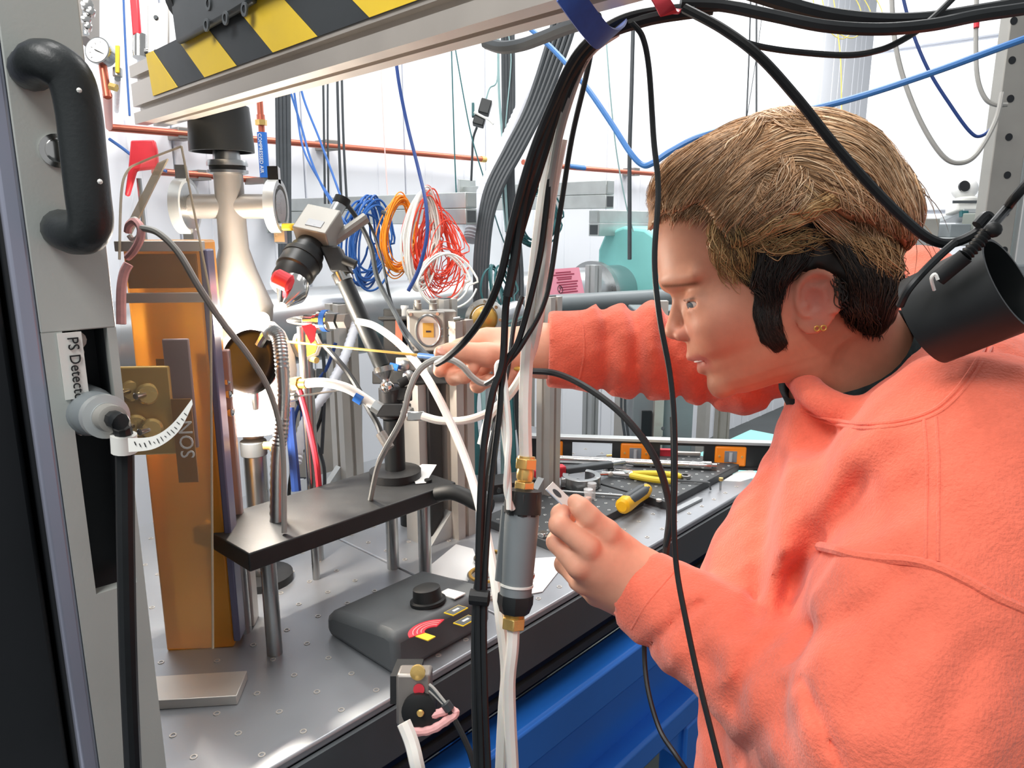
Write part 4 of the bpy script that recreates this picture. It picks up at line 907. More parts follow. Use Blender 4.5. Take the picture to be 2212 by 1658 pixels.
c0 = onD(172, 880, -.035); c1 = onD(245, 905, .055); cd = (c1 - c0).normalized()
MB().lathe(c0, cd, [(0, .0215), (.03, .0205), (.034, .019), (.036, .0175), (.058, .0175), (.060, .0165), (.066, .0165)], 30).build('shell', 'pvc_grey', cn)
MB().lathe(c0 + cd * .064, cd, [(0, .0172), (.010, .0172), (.011, .0115), (.012, .0115)], 30).build('collar', 'alu_cool', cn)
MB().lathe(c0 + cd * .074, cd, [(0, .0110), (.016, .0105), (.017, .008)], 24).build('gland', 'cam_grey', cn)
e0 = c0 + cd * .09
MB().tube(crom([e0 - cd * .004, e0 + cd * .014, onD(262, 918, .058), onD(268, 950, .056), onD(270, 1010, .05), onD(272, 1200, .05), onD(280, 1500, .045), onD(300, 1900, .03)], 6), .0068, 10).build('cable', 'cable_black', cn)
MB().tube([onD(267, 938, .0575), onD(269, 975, .056)], .0095, 14).build('label_sleeve', 'label_white', cn)
tg = MB(); a0, a1 = onD(276, 958, .058), onD(278, 978, .056)
P_ = [W(276, 946, .515), W(330, 942, .515), W(372, 915, .512), W(414, 862, .508)]; Q_ = [W(278, 976, .515), W(335, 968, .515), W(385, 932, .512), W(416, 873, .508)]
cu1, cu2 = crom(P_, 6), crom(Q_, 6); nn = len(cu1); off = CF * .0006
tg.add(cu1 + cu2 + [p + off for p in cu1] + [p + off for p in cu2], [(i, i + 1, nn + i + 1, nn + i) for i in range(nn - 1)] + [(2 * nn + i, 3 * nn + i, 3 * nn + i + 1, 2 * nn + i + 1) for i in range(nn - 1)] + [(i, 2 * nn + i, 2 * nn + i + 1, i + 1) for i in range(nn - 1)] + [(nn + i, nn + i + 1, 3 * nn + i + 1, 3 * nn + i) for i in range(nn - 1)] + [(0, nn, 3 * nn, 2 * nn), (nn - 1, 3 * nn - 1, 4 * nn - 1, 2 * nn - 1)])
tg.build('paper_tag', 'label_white', cn)
ik = MB()
for i in range(2, nn - 3):
    a = cu1[i].lerp(cu2[i], .35 + .1 * math.sin(i * 2.3)); b_ = cu1[i].lerp(cu2[i], .62 + .1 * math.cos(i * 1.7)); ik.tube([a - CF * .0006, b_ - CF * .0006 + CR * .0008], .00035, 4)
ik.build('handwriting', 'ink_black', cn)
# ================================================================== industrial camera on a black articulated post
ic = thing('inspection_camera', 'grey box camera with black zoom lens aimed down at the hot sample', 'camera', W(600, 640, 1.10))
la = (W(602, 640, 1.07) - W(705, 480, 1.16)).normalized(); lb0 = W(705, 480, 1.16); lx, ly = perp(la)
side = CR - la * CR.dot(la); side.normalize(); upv = la.cross(side)
MB().box(W(690, 495, 1.15), (.056, .045, .055), (side, upv, la)).build('body', 'cam_grey', ic, bevel=.002)
MB().box(W(680, 482, 1.125) , (.026, .0015, .014), (side, upv, (la)) ).build('rating_label', 'screen_grey', ic)
sw = W(668, 538, 1.14)
MB().lathe(sw, la, [(-.012, .022), (.004, .024), (.006, .0265), (.016, .0265), (.018, .030), (.050, .030), (.052, .027), (.072, .026), (.078, .022), (.085, .022)], 32).build('lens', 'black_satin', ic)
MB().lathe(sw + la * .02, la, [(0, .0312), (.008, .0312), (.008, .030)], 32).build('focus_ring', 'black_rubber', ic)
MB().box(W(655, 560, 1.10), (.012, .0015, .022), (side, -upv, la)).build('lens_label', 'label_white', ic)
MB().cyl(W(718, 470, 1.16), W(735, 440, 1.17), .011, 16).build('plug', 'steel', ic)
MB().cyl(W(735, 442, 1.17), W(741, 428, 1.172), .013, 16).build('plug_boot', 'black_rubber', ic)
MB().tube([W(720, 520, 1.16), W(790, 470, 1.18)], .009, 10).build('side_plug', 'cam_grey', ic)
MB().box(W(628, 490, 1.13), (.026, .010, .010), (CR, CF, CU)).build('yellow_clip', 'yellow', ic, bevel=.002)
rl = thing('illuminator', 'copper toned cone lamp with a red cap below the camera lens', 'lamp', W(620, 660, 1.06))
MB().lathe(W(640, 612, 1.09), (W(605, 668, 1.05) - W(640, 612, 1.09)), [(0, .020), (.012, .0225), (.020, .0225), (.050, .006)], 28).build('cone', 'steel_bright', rl)
MB().lathe(W(592, 596, 1.045), (CR * .9 - CU * .45), [(0, .009), (.004, .013), (.024, .013), (.027, .009)], 16).build('red_cap', 'red_bright', rl)
PLC = W(985, 1040, 1.13); PLZ = PLC.z
ap = thing('articulated_post', 'black articulated post with silver collar holding up the camera', 'post', Vector((W(850, 1000, 1.13).x, W(850, 1000, 1.13).y, PLZ)))
j0, j1 = W(742, 602, 1.14), W(826, 792, 1.13)
MB().cyl(j0, j1, .0125, 20).build('rod', 'black_satin', ap)
MB().cyl(W(735, 588, 1.14), W(744, 608, 1.14), .0148, 20).build('collar', 'steel_bright', ap)
MB().box(W(728, 562, 1.142), (.03, .03, .045), (CR, CF, (j0 - j1).normalized())).build('clamp_block', 'black_anod', ap, bevel=.003)
MB().cyl(W(742, 560, 1.12), W(768, 572, 1.12), .007, 12).build('knob', 'black_rubber', ap)
MB().lathe(W(829, 800, 1.12), (W(829, 800, 1.12) - W(836, 830, 1.12)) * -1, [(-.006, .0150), (.002, .0155), (.004, .0140), (.014, .006), (.022, .006)], 24).build('thumb_wheel', 'steel', ap)
MB().sphere(W(836, 836, 1.12), .011, 18).build('ball', 'steel_bright', ap)
MB().lathe(W(843, 838, 1.13), -Z, [(-.004, .013), (0, .018), (.045, .018), (.047, .012), (.062, .010)], 24).build('socket', 'black_anod', ap)
MB().box(W(868, 850, 1.13), (.03, .02, .022), (CR, CF, CU)).cyl(W(862, 830, 1.12), W(882, 818, 1.12), .007, 12).build('locking_knob', 'black_rubber', ap, bevel=.002)
pb = W(850, 905, 1.13)
MB().cyl(pb, Vector((pb.x, pb.y, PLZ)), .016, 20).build('stand', 'black_satin', ap)
MB().lathe(Vector((pb.x, pb.y, PLZ)), Z, [(0, .04), (.012, .04), (.014, .02)], 24).build('foot', 'black_anod', ap)
MB().box(W(850, 885, 1.128), (.05, .03, .02), (CR, CF, CU)).build('collar_block', 'black_anod', ap, bevel=.002)
# ================================================================== gas fitting, wand, gooseneck
gf = thing('gas_fitting', 'silver tube fitting with blue band and red tab pointing at the hot bead', 'fitting', W(690, 720, 1.07))
g0, g1 = W(622, 692, 1.085), W(772, 693, 1.05); gd = (g1 - g0).normalized(); q = (g1 - g0).length
MB().lathe(g0, gd, [(0, .003), (.012, .006), (.028, .0075), (.030, .0095), (.045, .0095), (.047, .0125), (.056, .0125)], 20).build('nozzle', 'steel_bright', gf)
MB().lathe(g0 + gd * .054, gd, [(0, .0150), (.017, .0150)], 24).build('body', 'steel_bright', gf)
MB().lathe(g0 + gd * .060, gd, [(0, .0158), (.008, .0158)], 24).build('blue_band', 'blue_band', gf)
MB().hexnut(g0 + gd * .071, g0 + gd * .083, .0125).build('nut', 'steel', gf)
MB().hexnut(g0 + gd * .086, g0 + gd * .099, .0110).build('nut', 'steel_dull', gf)
MB().prism([(-.011, .006), (.011, .010), (.007, -.016), (.002, -.020)], W(668, 712, 1.06), CR, CU, CF, .003).build('red_tab', 'red_bright', gf)
b_ = Vector((W(650, 700, 1.085).x, W(650, 700, 1.085).y, TZ))
MB().cyl(W(650, 705, 1.085), b_, .006, 12).build('support', 'steel', gf)
wn = thing('brass_wand', 'thin brass wand reaching from the gripping hand to the white reflector bowl', 'wand', W(900, 770, .95))
MB().cyl(W(612, 737, 1.10), W(925, 769, .955), .0018, 10).build('rod', 'gold', wn)
MB().cyl(W(905, 767, .962), W(948, 772, .935), .0034, 10).build('blue_grip', 'cable_sky', wn)
gn = thing('gooseneck', 'flexible silver gooseneck conduit curving down past the mirror dish', 'conduit', W(605, 985, .98))
gp = crom([W(578, 722, 1.0), W(590, 716, .995), W(602, 732, .99), W(608, 780, .985), W(612, 850, .985), W(608, 920, .985), W(600, 985, .985), W(598, 1100, .985), W(600, 1200, .985)], 14)
MB().tube(gp, [.0098 if i % 2 else .0088 for i in range(len(gp))], 14).build('hose', 'steel', gn)
# ================================================================== on the table
def T(px, py, h=0.): return onZ(px, py, TZ + h)
def UVz(p): return p.dot(U), p.dot(V)
def board(name, label, cpx, upx, vpx, th, m, spacing=.025):
    c = UVz(T(*cpx, th)); u1 = UVz(T(*upx, th))[0]; v1 = UVz(T(*vpx, th))[1]
    t = thing(name, label, 'breadboard', uv(c[0], c[1], TZ))
    MB().box(uv((c[0] + u1) / 2, (c[1] + v1) / 2, TZ + th / 2), (u1 - c[0], v1 - c[1], th)).build('plate', m, t, bevel=.0015)
    h = MB(); nu, nv = int((u1 - c[0]) / spacing), int((v1 - c[1]) / spacing)
    for i in range(nu):
        for j in range(nv): h.lathe(uv(c[0] + spacing * (i + .5), c[1] + spacing * (j + .5), TZ + th + .0002), Z, [(0, .0033), (.0006, .003), (.0006, .002), (-.001, .0018)], 7, cap=False)
    h.build('hole', 'alu_cool', t, kind='stuff'); return c, u1, v1, TZ + th
TB = .016
bB = board('breadboard', 'dark grey drilled breadboard under the yellow screwdriver and vials', (1191, 1172), (1387, 1072), (1012, 1128), TB, 'breadboard')
bA = board('breadboard', 'dark grey drilled breadboard beside the table edge under the pliers', (1440, 1084), (1600, 1003), (1290, 1040), TB, 'breadboard')
BZ = TZ + TB
def Bp(px, py, h=0.): return onZ(px, py, BZ + h)
# spirit level
L0, L1 = T(1128, 995), T(1665, 1014); ld = (L1 - L0); LL = ld.length; ld.normalize(); ln = Vector((ld.y, -ld.x, 0))
def lt_(px):  # metres along the level of an image column
    r = ray(px, 980); n_ = ln; p = CAM + r * ((L0 - CAM).dot(n_) / r.dot(n_)); return (p - L0).dot(ld)
sl = thing('spirit_level', 'long spirit level with black web and orange vial blocks standing at the back', 'level', L0.lerp(L1, .5)); H_ = .066
def lbox(t0, t1, z0, z1, th, name, m, par, off=0, bev=0.): return MB().box(L0 + ld * (t0 + t1) / 2 + Z * (z0 + z1) / 2 + ln * off, (t1 - t0, th, z1 - z0), (ld, ln, Z)).build(name, m, par, bevel=bev)
lbox(0, LL, H_ - .007, H_, .024, 'top_rail', 'alu_cool', sl, bev=.001); lbox(0, LL, 0, .006, .024, 'bottom_rail', 'black_anod', sl, bev=.001)
lbox(0, LL, H_ - .014, H_ - .007, .012, 'upper_web', 'black_satin', sl); lbox(0, LL, .006, .011, .012, 'lower_web', 'black_satin', sl)
solid = [(1128, 1160), (1215, 1236), (1322, 1341), (1403, 1425), (1520, 1543), (1610, 1665)]
for a, c in solid: lbox(lt_(a), lt_(c), .011, H_ - .014, .012, 'web', 'black_satin', sl)
for a, c in ((1160, 1216), (1340, 1404), (1543, 1611)):
    ta, tc = lt_(a), lt_(c); vb = lbox(ta, tc, .007, H_ - .012, .020, 'vial_block', 'orange', sl, bev=.004); mid = (ta + tc) / 2; w_ = (tc - ta)
    lbox(mid - w_ * .2, mid + w_ * .2, .017, H_ - .022, .0215, 'vial_window', 'screen_grey', vb, bev=.001)
    MB().cyl(L0 + ld * mid + Z * .020 + ln * .0115, L0 + ld * mid + Z * (H_ - .025) + ln * .0115, .004, 12).build('vial', 'vial', vb)
    for q in (-.36, .36): MB().lathe(L0 + ld * (mid + w_ * q) + Z * (H_ / 2 - .002) + ln * .010, ln, [(0, .0028), (.0012, .0024)], 10).build('screw', 'brass', vb)
# chrome tube in front of the level
p0, p1 = Bp(1198, 990, .009), Bp(1548, 1006, .009)
ct = thing('chrome_tube', 'long chrome extension tube lying in front of the spirit level', 'tube', p0.lerp(p1, .5))
dd = (p1 - p0).normalized(); LL2 = (p1 - p0).length; MB().lathe(p0, dd, [(0, .004), (.01, .005), (.012, .0085), (LL2 - .035, .0085), (LL2 - .03, .010), (LL2 - .012, .010), (LL2 - .01, .006), (LL2, .006)], 18).build('tube', 'steel_bright', ct)
# red scrap and chrome bars behind the level window
for nm, lb_, a, c, z0, z1, m_ in (('red_tag', 'red plastic tag seen through the spirit level window', 1425, 1462, .004, .032, 'red'), ('steel_bar', 'pair of chrome bars lying behind the spirit level window', 1462, 1520, .004, .012, 'steel'), ):
    tag(lbox(lt_(a), lt_(c), z0, z1, .012, nm, m_, None, off=-.03, bev=.002), lb_, 'tag' if nm == 'red_tag' else 'bar')
tag(lbox(lt_(1462), lt_(1518), .018, .026, .010, 'steel_bar', 'alu', None, off=-.032, bev=.002), 'flat aluminium bar stacked above the chrome bar', 'bar').location
# needle
a, c = T(1288, 985, .006), T(1325, 983, .006)
nd = thing('syringe_needle', 'small syringe needle with pale hub behind the level', 'needle', a); MB().cyl(a, a.lerp(c, .6), .0008, 6).build('needle', 'steel_bright', nd); MB().cyl(a.lerp(c, .6), c, .0028, 10).build('hub', 'brass', nd)
# KF clamp ring
cc_ = Bp(1256, 1036, .012)
kf = thing('clamp_ring', 'open silver vacuum clamp ring lying on the breadboard', 'clamp', cc_ - Z * .012)
def arc_ring(c, r0, r1, z0, z1, a0, a1, n=26):
    b = MB(); vs = []; fs = []
    for i in range(n + 1):
        a = a0 + (a1 - a0) * i / n; d = Vector((math.cos(a), math.sin(a), 0))
        vs += [c + d * r0 + Z * z0, c + d * r1 + Z * z0, c + d * r1 + Z * z1, c + d * r0 + Z * z1]
    for i in range(n):
        for j in range(4): fs.append((i * 4 + j, i * 4 + (j + 1) % 4, i * 4 + 4 + (j + 1) % 4, i * 4 + 4 + j))
    fs += [(0, 1, 2, 3), (n * 4 + 3, n * 4 + 2, n * 4 + 1, n * 4)]; return b.add(vs, fs)
arc_ring(cc_, .027, .040, -.011, .011, R(160), R(325)).build('half_shell', 'steel', kf, bevel=.001); arc_ring(cc_, .027, .040, -.011, .011, R(328), R(430)).build('half_shell', 'steel', kf, bevel=.001)
MB().cyl(cc_ + Vector((.036, .034, 0)), cc_ + Vector((.062, .036, 0)), .004, 10).build('bolt', 'steel_bright', kf); MB().sphere(cc_ + Vector((.064, .036, 0)), .008, 12, (1, .6, .8)).build('wing_nut', 'alu', kf)
MB().box(cc_ + Vector((-.036, -.014, 0)), (.016, .014, .02), (CR, Vector((0, 1, 0)), Z)).build('hinge', 'steel', kf, bevel=.002)
# red handled driver case with dark blade holder
a = Bp(1185, 1020, .014); kx = (Bp(1290, 1008) - Bp(1185, 1022)).normalized(); ky = Z.cross(kx)
rk = thing('red_cutter', 'red handled cutter with dark body behind the clamp ring', 'cutter', a - Z * .014)
MB().box(a, (.075, .022, .026), (kx, ky, Z)).build('handle', 'red_bright', rk, bevel=.004); MB().box(a + kx * .095, (.115, .020, .014), (kx, ky, Z)).build('body', 'dark_grey', rk, bevel=.003); MB().cyl(a + kx * .15, a + kx * .185, .006, 12).build('tip', 'steel', rk)
# black vice plate left of the filter
a = Bp(1100, 1042, .012); vp = thing('vice_plate', 'small black vice plate with silver bolts behind the brass fitting', 'plate', a - Z * .012)
MB().box(a, (.10, .06, .022), (kx, ky, Z)).build('plate', 'black_anod', vp, bevel=.002)
for q in (-.035, .03): MB().lathe(a + kx * q - ky * .031, -ky, [(0, .006), (.004, .0055)], 12).build('bolt', 'steel_bright', vp)
# pliers
pc = Bp(1350, 1024, .008); pv = (Bp(1445, 1030, .008) - pc).normalized(); pw_ = Z.cross(pv)
pl_t = thing('pliers', 'needle nose pliers with yellow grips lying on the breadboard', 'pliers', pc - Z * .008)
def PP(a, c, h=0.): return pc + pv * a + pw_ * c + Z * h
MB().tube(crom([PP(.012, .004), PP(.045, .014), PP(.085, .018), PP(.118, .010)], 6), [.004] + [.0068] * 15 + [.0068, .006, .005][:3], 10).build('grip', 'plier_yellow', pl_t)
MB().tube(crom([PP(.010, -.004), PP(.04, -.016), PP(.07, -.024), PP(.100, -.026)], 6), [.004] + [.0068] * 15 + [.0068, .006, .005][:3], 10).build('grip', 'plier_yellow', pl_t)
MB().tube([PP(.016, .003), PP(-.006, .003), PP(-.05, .004)], [.006, .005, .0015], 8).tube([PP(.016, -.003), PP(-.006, -.003), PP(-.05, -.001)], [.006, .005, .0015], 8).build('jaws', 'steel', pl_t)
MB().lathe(PP(.004, 0, -.004), Z, [(0, .007), (.010, .007)], 14).build('pivot', 'steel_bright', pl_t)
# spanner behind the pliers
a0, a1 = Bp(1315, 1012, .004), Bp(1480, 1028, .004); sd = (a1 - a0).normalized()
wr_ = thing('spanner', 'chrome ring spanner half hidden under the pliers', 'spanner', a0.lerp(a1, .5))
MB().box(a0.lerp(a1, .5), ((a1 - a0).length - .03, .009, .004), (sd, Z.cross(sd), Z)).build('shank', 'steel_bright', wr_, bevel=.001)
for e in (a0, a1): MB().ring(e, Z, .012, .0065, .006, 20).build('ring_end', 'steel_bright', wr_)
# screwdriver
s0, s1 = Bp(1343, 1094, .015), Bp(1398, 1056, .015); sx = (s1 - s0).normalized()
sdv = thing('screwdriver', 'yellow and black handled screwdriver pointing away on the breadboard edge', 'screwdriver', s0 - Z * .015)
LN = (s1 - s0).length
MB().lathe(s0, sx, [(0, .010), (.004, .0150), (.02, .0162), (LN * .55, .0140), (LN * .85, .0150), (LN, .011), (LN + .004, .006)], 20).build('handle', 'tool_yellow', sdv)
ivv = (CR * .75 + Z * .66); ivv = (ivv - sx * ivv.dot(sx)).normalized()
for q in (0, -1):
    d_ = (ivv * math.cos(q * .9) + sx.cross(ivv) * math.sin(q * .9)); MB().lathe(s0 + sx * .016 + d_ * .0088, sx, [(0, .006), (.008, .0098), (LN - .045, .0088), (LN - .026, .005)], 14).build('rubber_inlay', 'dark_grey', sdv)
sa, sb_ = Bp(1345, 1070, .006), Bp(1205, 1060, .004)
tag(MB().cyl(sa, sb_, .0028, 10).build('steel_rod', 'steel'), 'thin straight steel rod lying behind the vials', 'rod')
# vials
for i, (px, py, lab) in enumerate(((1270, 1092, 'small translucent vial holding pink powder nearest the fingertips'), (1278, 1078, 'small capped clear vial standing just behind the pink one'))):
    p = Bp(px, py); v_ = thing('sample_vial', lab, 'vial', p, 'sample vials on the breadboard'); MB().lathe(p, Z, [(0, .006), (.001, .0075), (.026, .0075), (.027, .009), (.034, .009), (.035, .007)], 18).build('vial', 'vial', v_)
    if i == 0: MB().lathe(p + Z * .0015, Z, [(0, .0055), (.016, .0062)], 14).build('powder', 'vial_content', v_)
# Allen key, bolt, slip of paper, steel strip, nuts
ak = [Bp(1445, 1036, .004), Bp(1528, 1041, .004), Bp(1532, 1042, .004), T(1535, 1057, .003)]
tag(MB().tube(ak, .0022, 6).build('hex_key', 'dark_grey'), 'dark hex key hanging over the breadboard corner', 'hex key')
p = T(1556, 1057); bo = thing('cap_screw', 'brass cap screw standing upright on the table edge', 'screw', p); MB().cyl(p, p + Z * .022, .0022, 8).build('shank', 'steel', bo); MB().lathe(p + Z * .020, Z, [(0, .0045), (.006, .0045)], 14).build('head', 'brass', bo)
q4 = [T(1563, 1038), T(1600, 1040), T(1640, 1028), T(1625, 1015), T(1592, 1019)]
tag(MB().add(q4 + [p + Z * .0008 for p in q4], [tuple(range(5)), tuple(range(9, 4, -1))] + [(i, (i + 1) % 5, 5 + (i + 1) % 5, 5 + i) for i in range(5)]).build('paper_slip', 'paper'), 'white slip of paper on the table by the sweatshirt', 'paper')
a0, a1 = T(1458, 1103, .003), T(1512, 1076, .003); sd = (a1 - a0).normalized()
tag(MB().box(a0.lerp(a1, .5), ((a1 - a0).length, .012, .005), (sd, Z.cross(sd), Z)).build('steel_strip', 'steel'), 'short brushed steel strip on the table beside the breadboard', 'strip')
p = Bp(1173, 1158); tag(MB().hexnut(p, p + Z * .008, .0095).build('hex_nut', 'steel_bright', bevel=.001), 'loose steel hex nut on the front breadboard', 'nut')
p = Bp(1423, 1082); tag(MB().hexnut(p, p + Z * .004, .006).build('washer_nut', 'alu'), 'tiny bright washer near the far breadboard corner', 'washer')
# white paper sheets with vacuum blanks on them
def flat(pts, th, z, name, m, par=None):
    P = [onZ(x, y, z) for x, y in pts]; n = len(P); return MB().add(P + [p + Z * th for p in P], [tuple(range(n - 1, -1, -1)), tuple(range(n, 2 * n))] + [(i, (i + 1) % n, n + (i + 1) % n, n + i) for i in range(n)]).build(name, m, par)
tag(flat([(910, 1238), (985, 1176), (1022, 1186), (1032, 1215), (1220, 1202), (1210, 1230), (1172, 1278), (1140, 1284), (1080, 1268), (1000, 1254)], .0012, TZ + .001, 'paper_sheet', 'paper'), 'crumpled white paper sheet spread on the table behind the grey filter', 'paper')
def blank(px, py, r, lab):
    p = T(px, py, .0024); k = thing('vacuum_blank', lab, 'flange', p, 'vacuum blanks on the paper'); MB().lathe(p, Z, [(0, r), (.006, r), (.0062, r * .86), (.0045, r * .84), (.0045, r * .3), (.006, r * .28)], 32).build('disc', 'steel', k)
    MB().ring(p + Z * .007, Z, r * .92, r * .78, .003, 32).build('rim', 'gold', k)
blank(1062, 1212, .030, 'steel vacuum blank flange with gold rim on the paper'); blank(1050, 1248, .030, 'steel vacuum blank flange half under the tied black cables')
tag(MB().tube(crom([T(1138, 1255, .006), T(1150, 1250, .006), T(1153, 1240, .012), T(1144, 1240, .014)], 5), .002, 6).build('wire_clip', 'steel_bright'), 'bent wire clip on the white paper', 'clip')
p = T(1046, 1289, .005); us = thing('usb_stick', 'small silver memory stick on the table behind the meter', 'memory stick', p); MB().box(p, (.028, .012, .007), (kx, ky, Z)).build('shell', 'alu', us, bevel=.001); MB().box(p + kx * .02, (.012, .010, .004), (kx, ky, Z)).build('plug', 'steel_bright', us)
# slotted posts standing on the table
def tpost(label, bpx, tpy, w, m='alu', group=None):
    b = T(*bpx); r = ray(bpx[0], tpy); hz = (Vector((b.x, b.y, 0)) - Vector((0, 0, 0))).length; t = CAM + r * (hz / Vector((r.x, r.y, 0)).length); top = Vector((b.x, b.y, t.z))
    p = thing('slotted_post', label, 'post', b, group); MB().prism(slot_profile(w), b, U, V, Z, top.z - b.z).build('profile', m, p); MB().box(top + Z * .001, (w * .5, w * .5, .002)).build('end_core', 'dark_grey', p)
    for sg in (-1, 1): MB().prism([(0, 0), (.05, 0), (0, .05)], b + V * (sg * .004) - U * (w / 2), -U, Z, V, .008).build('corner_bracket', 'alu_cool', p)
    return p
tpost('tall slotted aluminium post behind the hand and white hose', (1183, 1078), 640, .034)
tpost('slotted aluminium post beside the black hose and bracket', (992, 1152), 690, .042, 'alu_warm')
tpost('slotted aluminium post behind the small black platform', (925, 1095), 700, .038, 'alu_warm')
tpost('slotted aluminium post behind the black articulated rod', (755, 1050), 655, .045)
tpost('short slotted post topped by the silver waveguide block', (968, 1060), 645, .036)
# black platform with slip of paper
pf = thing('black_platform', 'black anodised platform plate holding a white slip by the posts', 'platform', T(900, 1200))
pl0 = PLC - U * .17 + V * .07 - Z * .0125
MB().box(pl0, (.34, .14, .024)).build('plate', 'black_anod', pf, bevel=.002)
for q, w_ in ((-.13, -.04), (.13, -.04), (-.13, .04), (.13, .04)):
    c_ = pl0 + U * q + V * w_; MB().cyl(Vector((c_.x, c_.y, TZ)), c_, .010, 16).build('leg', 'steel', pf)
c_ = onZ(925, 1040, PLZ); MB().lathe(c_, Z, [(0, .006), (.004, .006)], 12).build('knob', 'black_rubber', pf)
zz = PLZ
tag(flat([(898, 1045), (920, 1043), (943, 1004), (912, 1003), (886, 1018)], .0008, zz + .0005, 'price_slip', 'paper'), 'white printed slip lying on the black platform', 'paper')
tag(MB().tube(crom([W(945, 1066, 1.10), W(975, 1062, 1.09), W(1005, 1072, 1.085), W(1030, 1085, 1.08), W(1060, 1095, 1.07)], 6), .012, 14).build('black_hose', 'black_rubber'), 'thick black rubber hose running from the platform behind the cables', 'hose')
# grey meter
mt = thing('power_meter', 'grey bench meter with round black knob and red scale window', 'meter', T(960, 1390))
m0, m1, m2 = T(905, 1395), T(1050, 1352), T(1010, 1262)
mx_ = U; my_ = V; mc_ = T(1008, 1376) + V * .072 - U * .040
mh = .055
prof = [(-.075, 0), (.075, 0), (.075, mh * .55), (.06, mh * .72), (-.055, mh * 1.05), (-.075, mh)]
MB().prism(prof, mc_ - U * .085, V, Z, U, .17).build('case', 'meter_grey', mt, bevel=.010)
tn = (Z * 1.0 - V * 0).normalized()
sl_d = (V * -.115 + Z * (mh * .33)).normalized()
nrm = Vector((0, 0, 1)); nrm = (U.cross(V * .115 + Z * -(mh * .33))).normalized(); nrm = nrm if nrm.z > 0 else -nrm
def mface(a, c): return mc_ + U * a + V * c + Z * (mh * (1.05 - .33 * (c + .055) / .115)) + nrm * .0008
vdir = (V * .115 - Z * mh * .33).normalized()
def mpx(px, py): r = ray(px, py); q = mface(0, 0); return CAM + r * ((q - CAM).dot(nrm) / r.dot(nrm))
MB().lathe(mpx(925, 1300), nrm, [(0, .024), (.004, .024), (.005, .020), (.020, .018), (.022, .014)], 28).build('knob', 'black_rubber', mt)
MB().box(mpx(975, 1282), (.020, .035, .0016), (U, vdir, nrm)).build('scale_label', 'label_white', mt)
wnd = MB().prism([(math.cos(R(a)) * .03, math.sin(R(a)) * .03) for a in range(20, 161, 10)] + [(math.cos(R(a)) * .010, math.sin(R(a)) * .010) for a in range(160, 19, -10)], mpx(935, 1362), U, vdir, nrm, .0012).build('scale_window', 'red', mt)
for q in range(3): MB().tube([mpx(935, 1362) + nrm * .0016 + (U * math.cos(R(a)) + vdir * math.sin(R(a))) * (.014 + .005 * q) for a in range(25, 156, 10)], .0006, 5).build('scale_line', 'pink_tape', wnd)
for q in ((985, 1318), (1006, 1340)):
    bx_ = MB().box(mpx(*q), (.026, .018, .0012), (U, vdir, nrm)).build('key_frame', 'yellow', mt); MB().box(mpx(*q) + nrm * .0004, (.0235, .0155, .0012), (U, vdir, nrm)).build('key', 'meter_grey', bx_); MB().box(mpx(*q) + nrm * .001, (.010, .004, .0006), (U, vdir, nrm)).build('key_mark', 'label_white', bx_)
MB().box(mpx(912, 1372), (.012, .035, .0012), (U, vdir, nrm)).build('yellow_label', 'yellow', mt)
# cabling kit hanging under the table edge
kt = thing('silver_connector_box', 'silver connector box with red dot hung below the table edge', 'connector box', W(895, 1540, .80))
MB().box(W(896, 1500, .80), (.036, .03, .055), (CR, CF, CU)).build('box', 'steel_dull', kt, bevel=.003); MB().lathe(W(903, 1450, .785), -CF, [(0, .008), (.004, .008), (.005, .004)], 18).build('socket', 'brass', kt)
MB().lathe(W(905, 1488, .784), -CF, [(0, .006), (.001, .006)], 16).build('red_dot', 'red', kt); MB().lathe(W(906, 1530, .785), -CF, [(-.01, .018), (.008, .018), (.010, .012)], 24).build('plug', 'black_rubber', kt); MB().lathe(W(908, 1540, .772), -CF, [(0, .004), (.002, .003)], 12).build('screw', 'brass', kt)
MB().box(W(880, 1470, .82), (.03, .05, .03), (CR, CF, CU)).build('hanger', 'black_anod', kt)
tag(MB().tube(crom([W(922, 1546, .78), W(945, 1540, .78), W(972, 1533, .78), W(984, 1541, .778), (W(965, 1556, .775)), W(935, 1574, .775), W(905, 1580, .775), W(880, 1572, .78)], 6), [.0045 + .0004 * math.sin(i * 1.6) for i in range(43)], 9).build('pink_spiral_wrap', 'pink_tape'), 'pale pink spiral wrap looped below the table edge', 'wrap')
for i, (dx, m_) in enumerate(((0, 'cable_grey'), (5, 'cable_dark'), (9, 'cable_grey'))):
    cable('sensor_lead', ('thin pale grey lead', 'thin dark lead', 'thin light lead')[i] + ' arching from the silver connector box', [(916, 1470 + dx * 1.4, .79), (935, 1484 + dx * 1.5, .785), (955, 1508 + dx, .78), (968, 1524 + dx * .4, .778)], .0016, m_)
tag(MB().tube([W(962, 1518, .776), W(972, 1532, .776)], .0055, 8).build('cable_tie', 'cable_dark'), 'dark cable tie gathering the leads below the table', 'cable tie')
cable('black_lead', 'black lead dropping from the cable tie below the table', [(970, 1532, .778), (985, 1560, .775), (1005, 1600, .77), (1020, 1640, .765), (1030, 1700, .76), (1034, 1800, .76)], .0032, 'cable_black')
cable('clear_hose', 'frosted clear hose curving down below the silver connector box', [(872, 1560, .74), (888, 1600, .735), (898, 1640, .73), (904, 1680, .73), (906, 1800, .73)], .0075, 'hose_white')
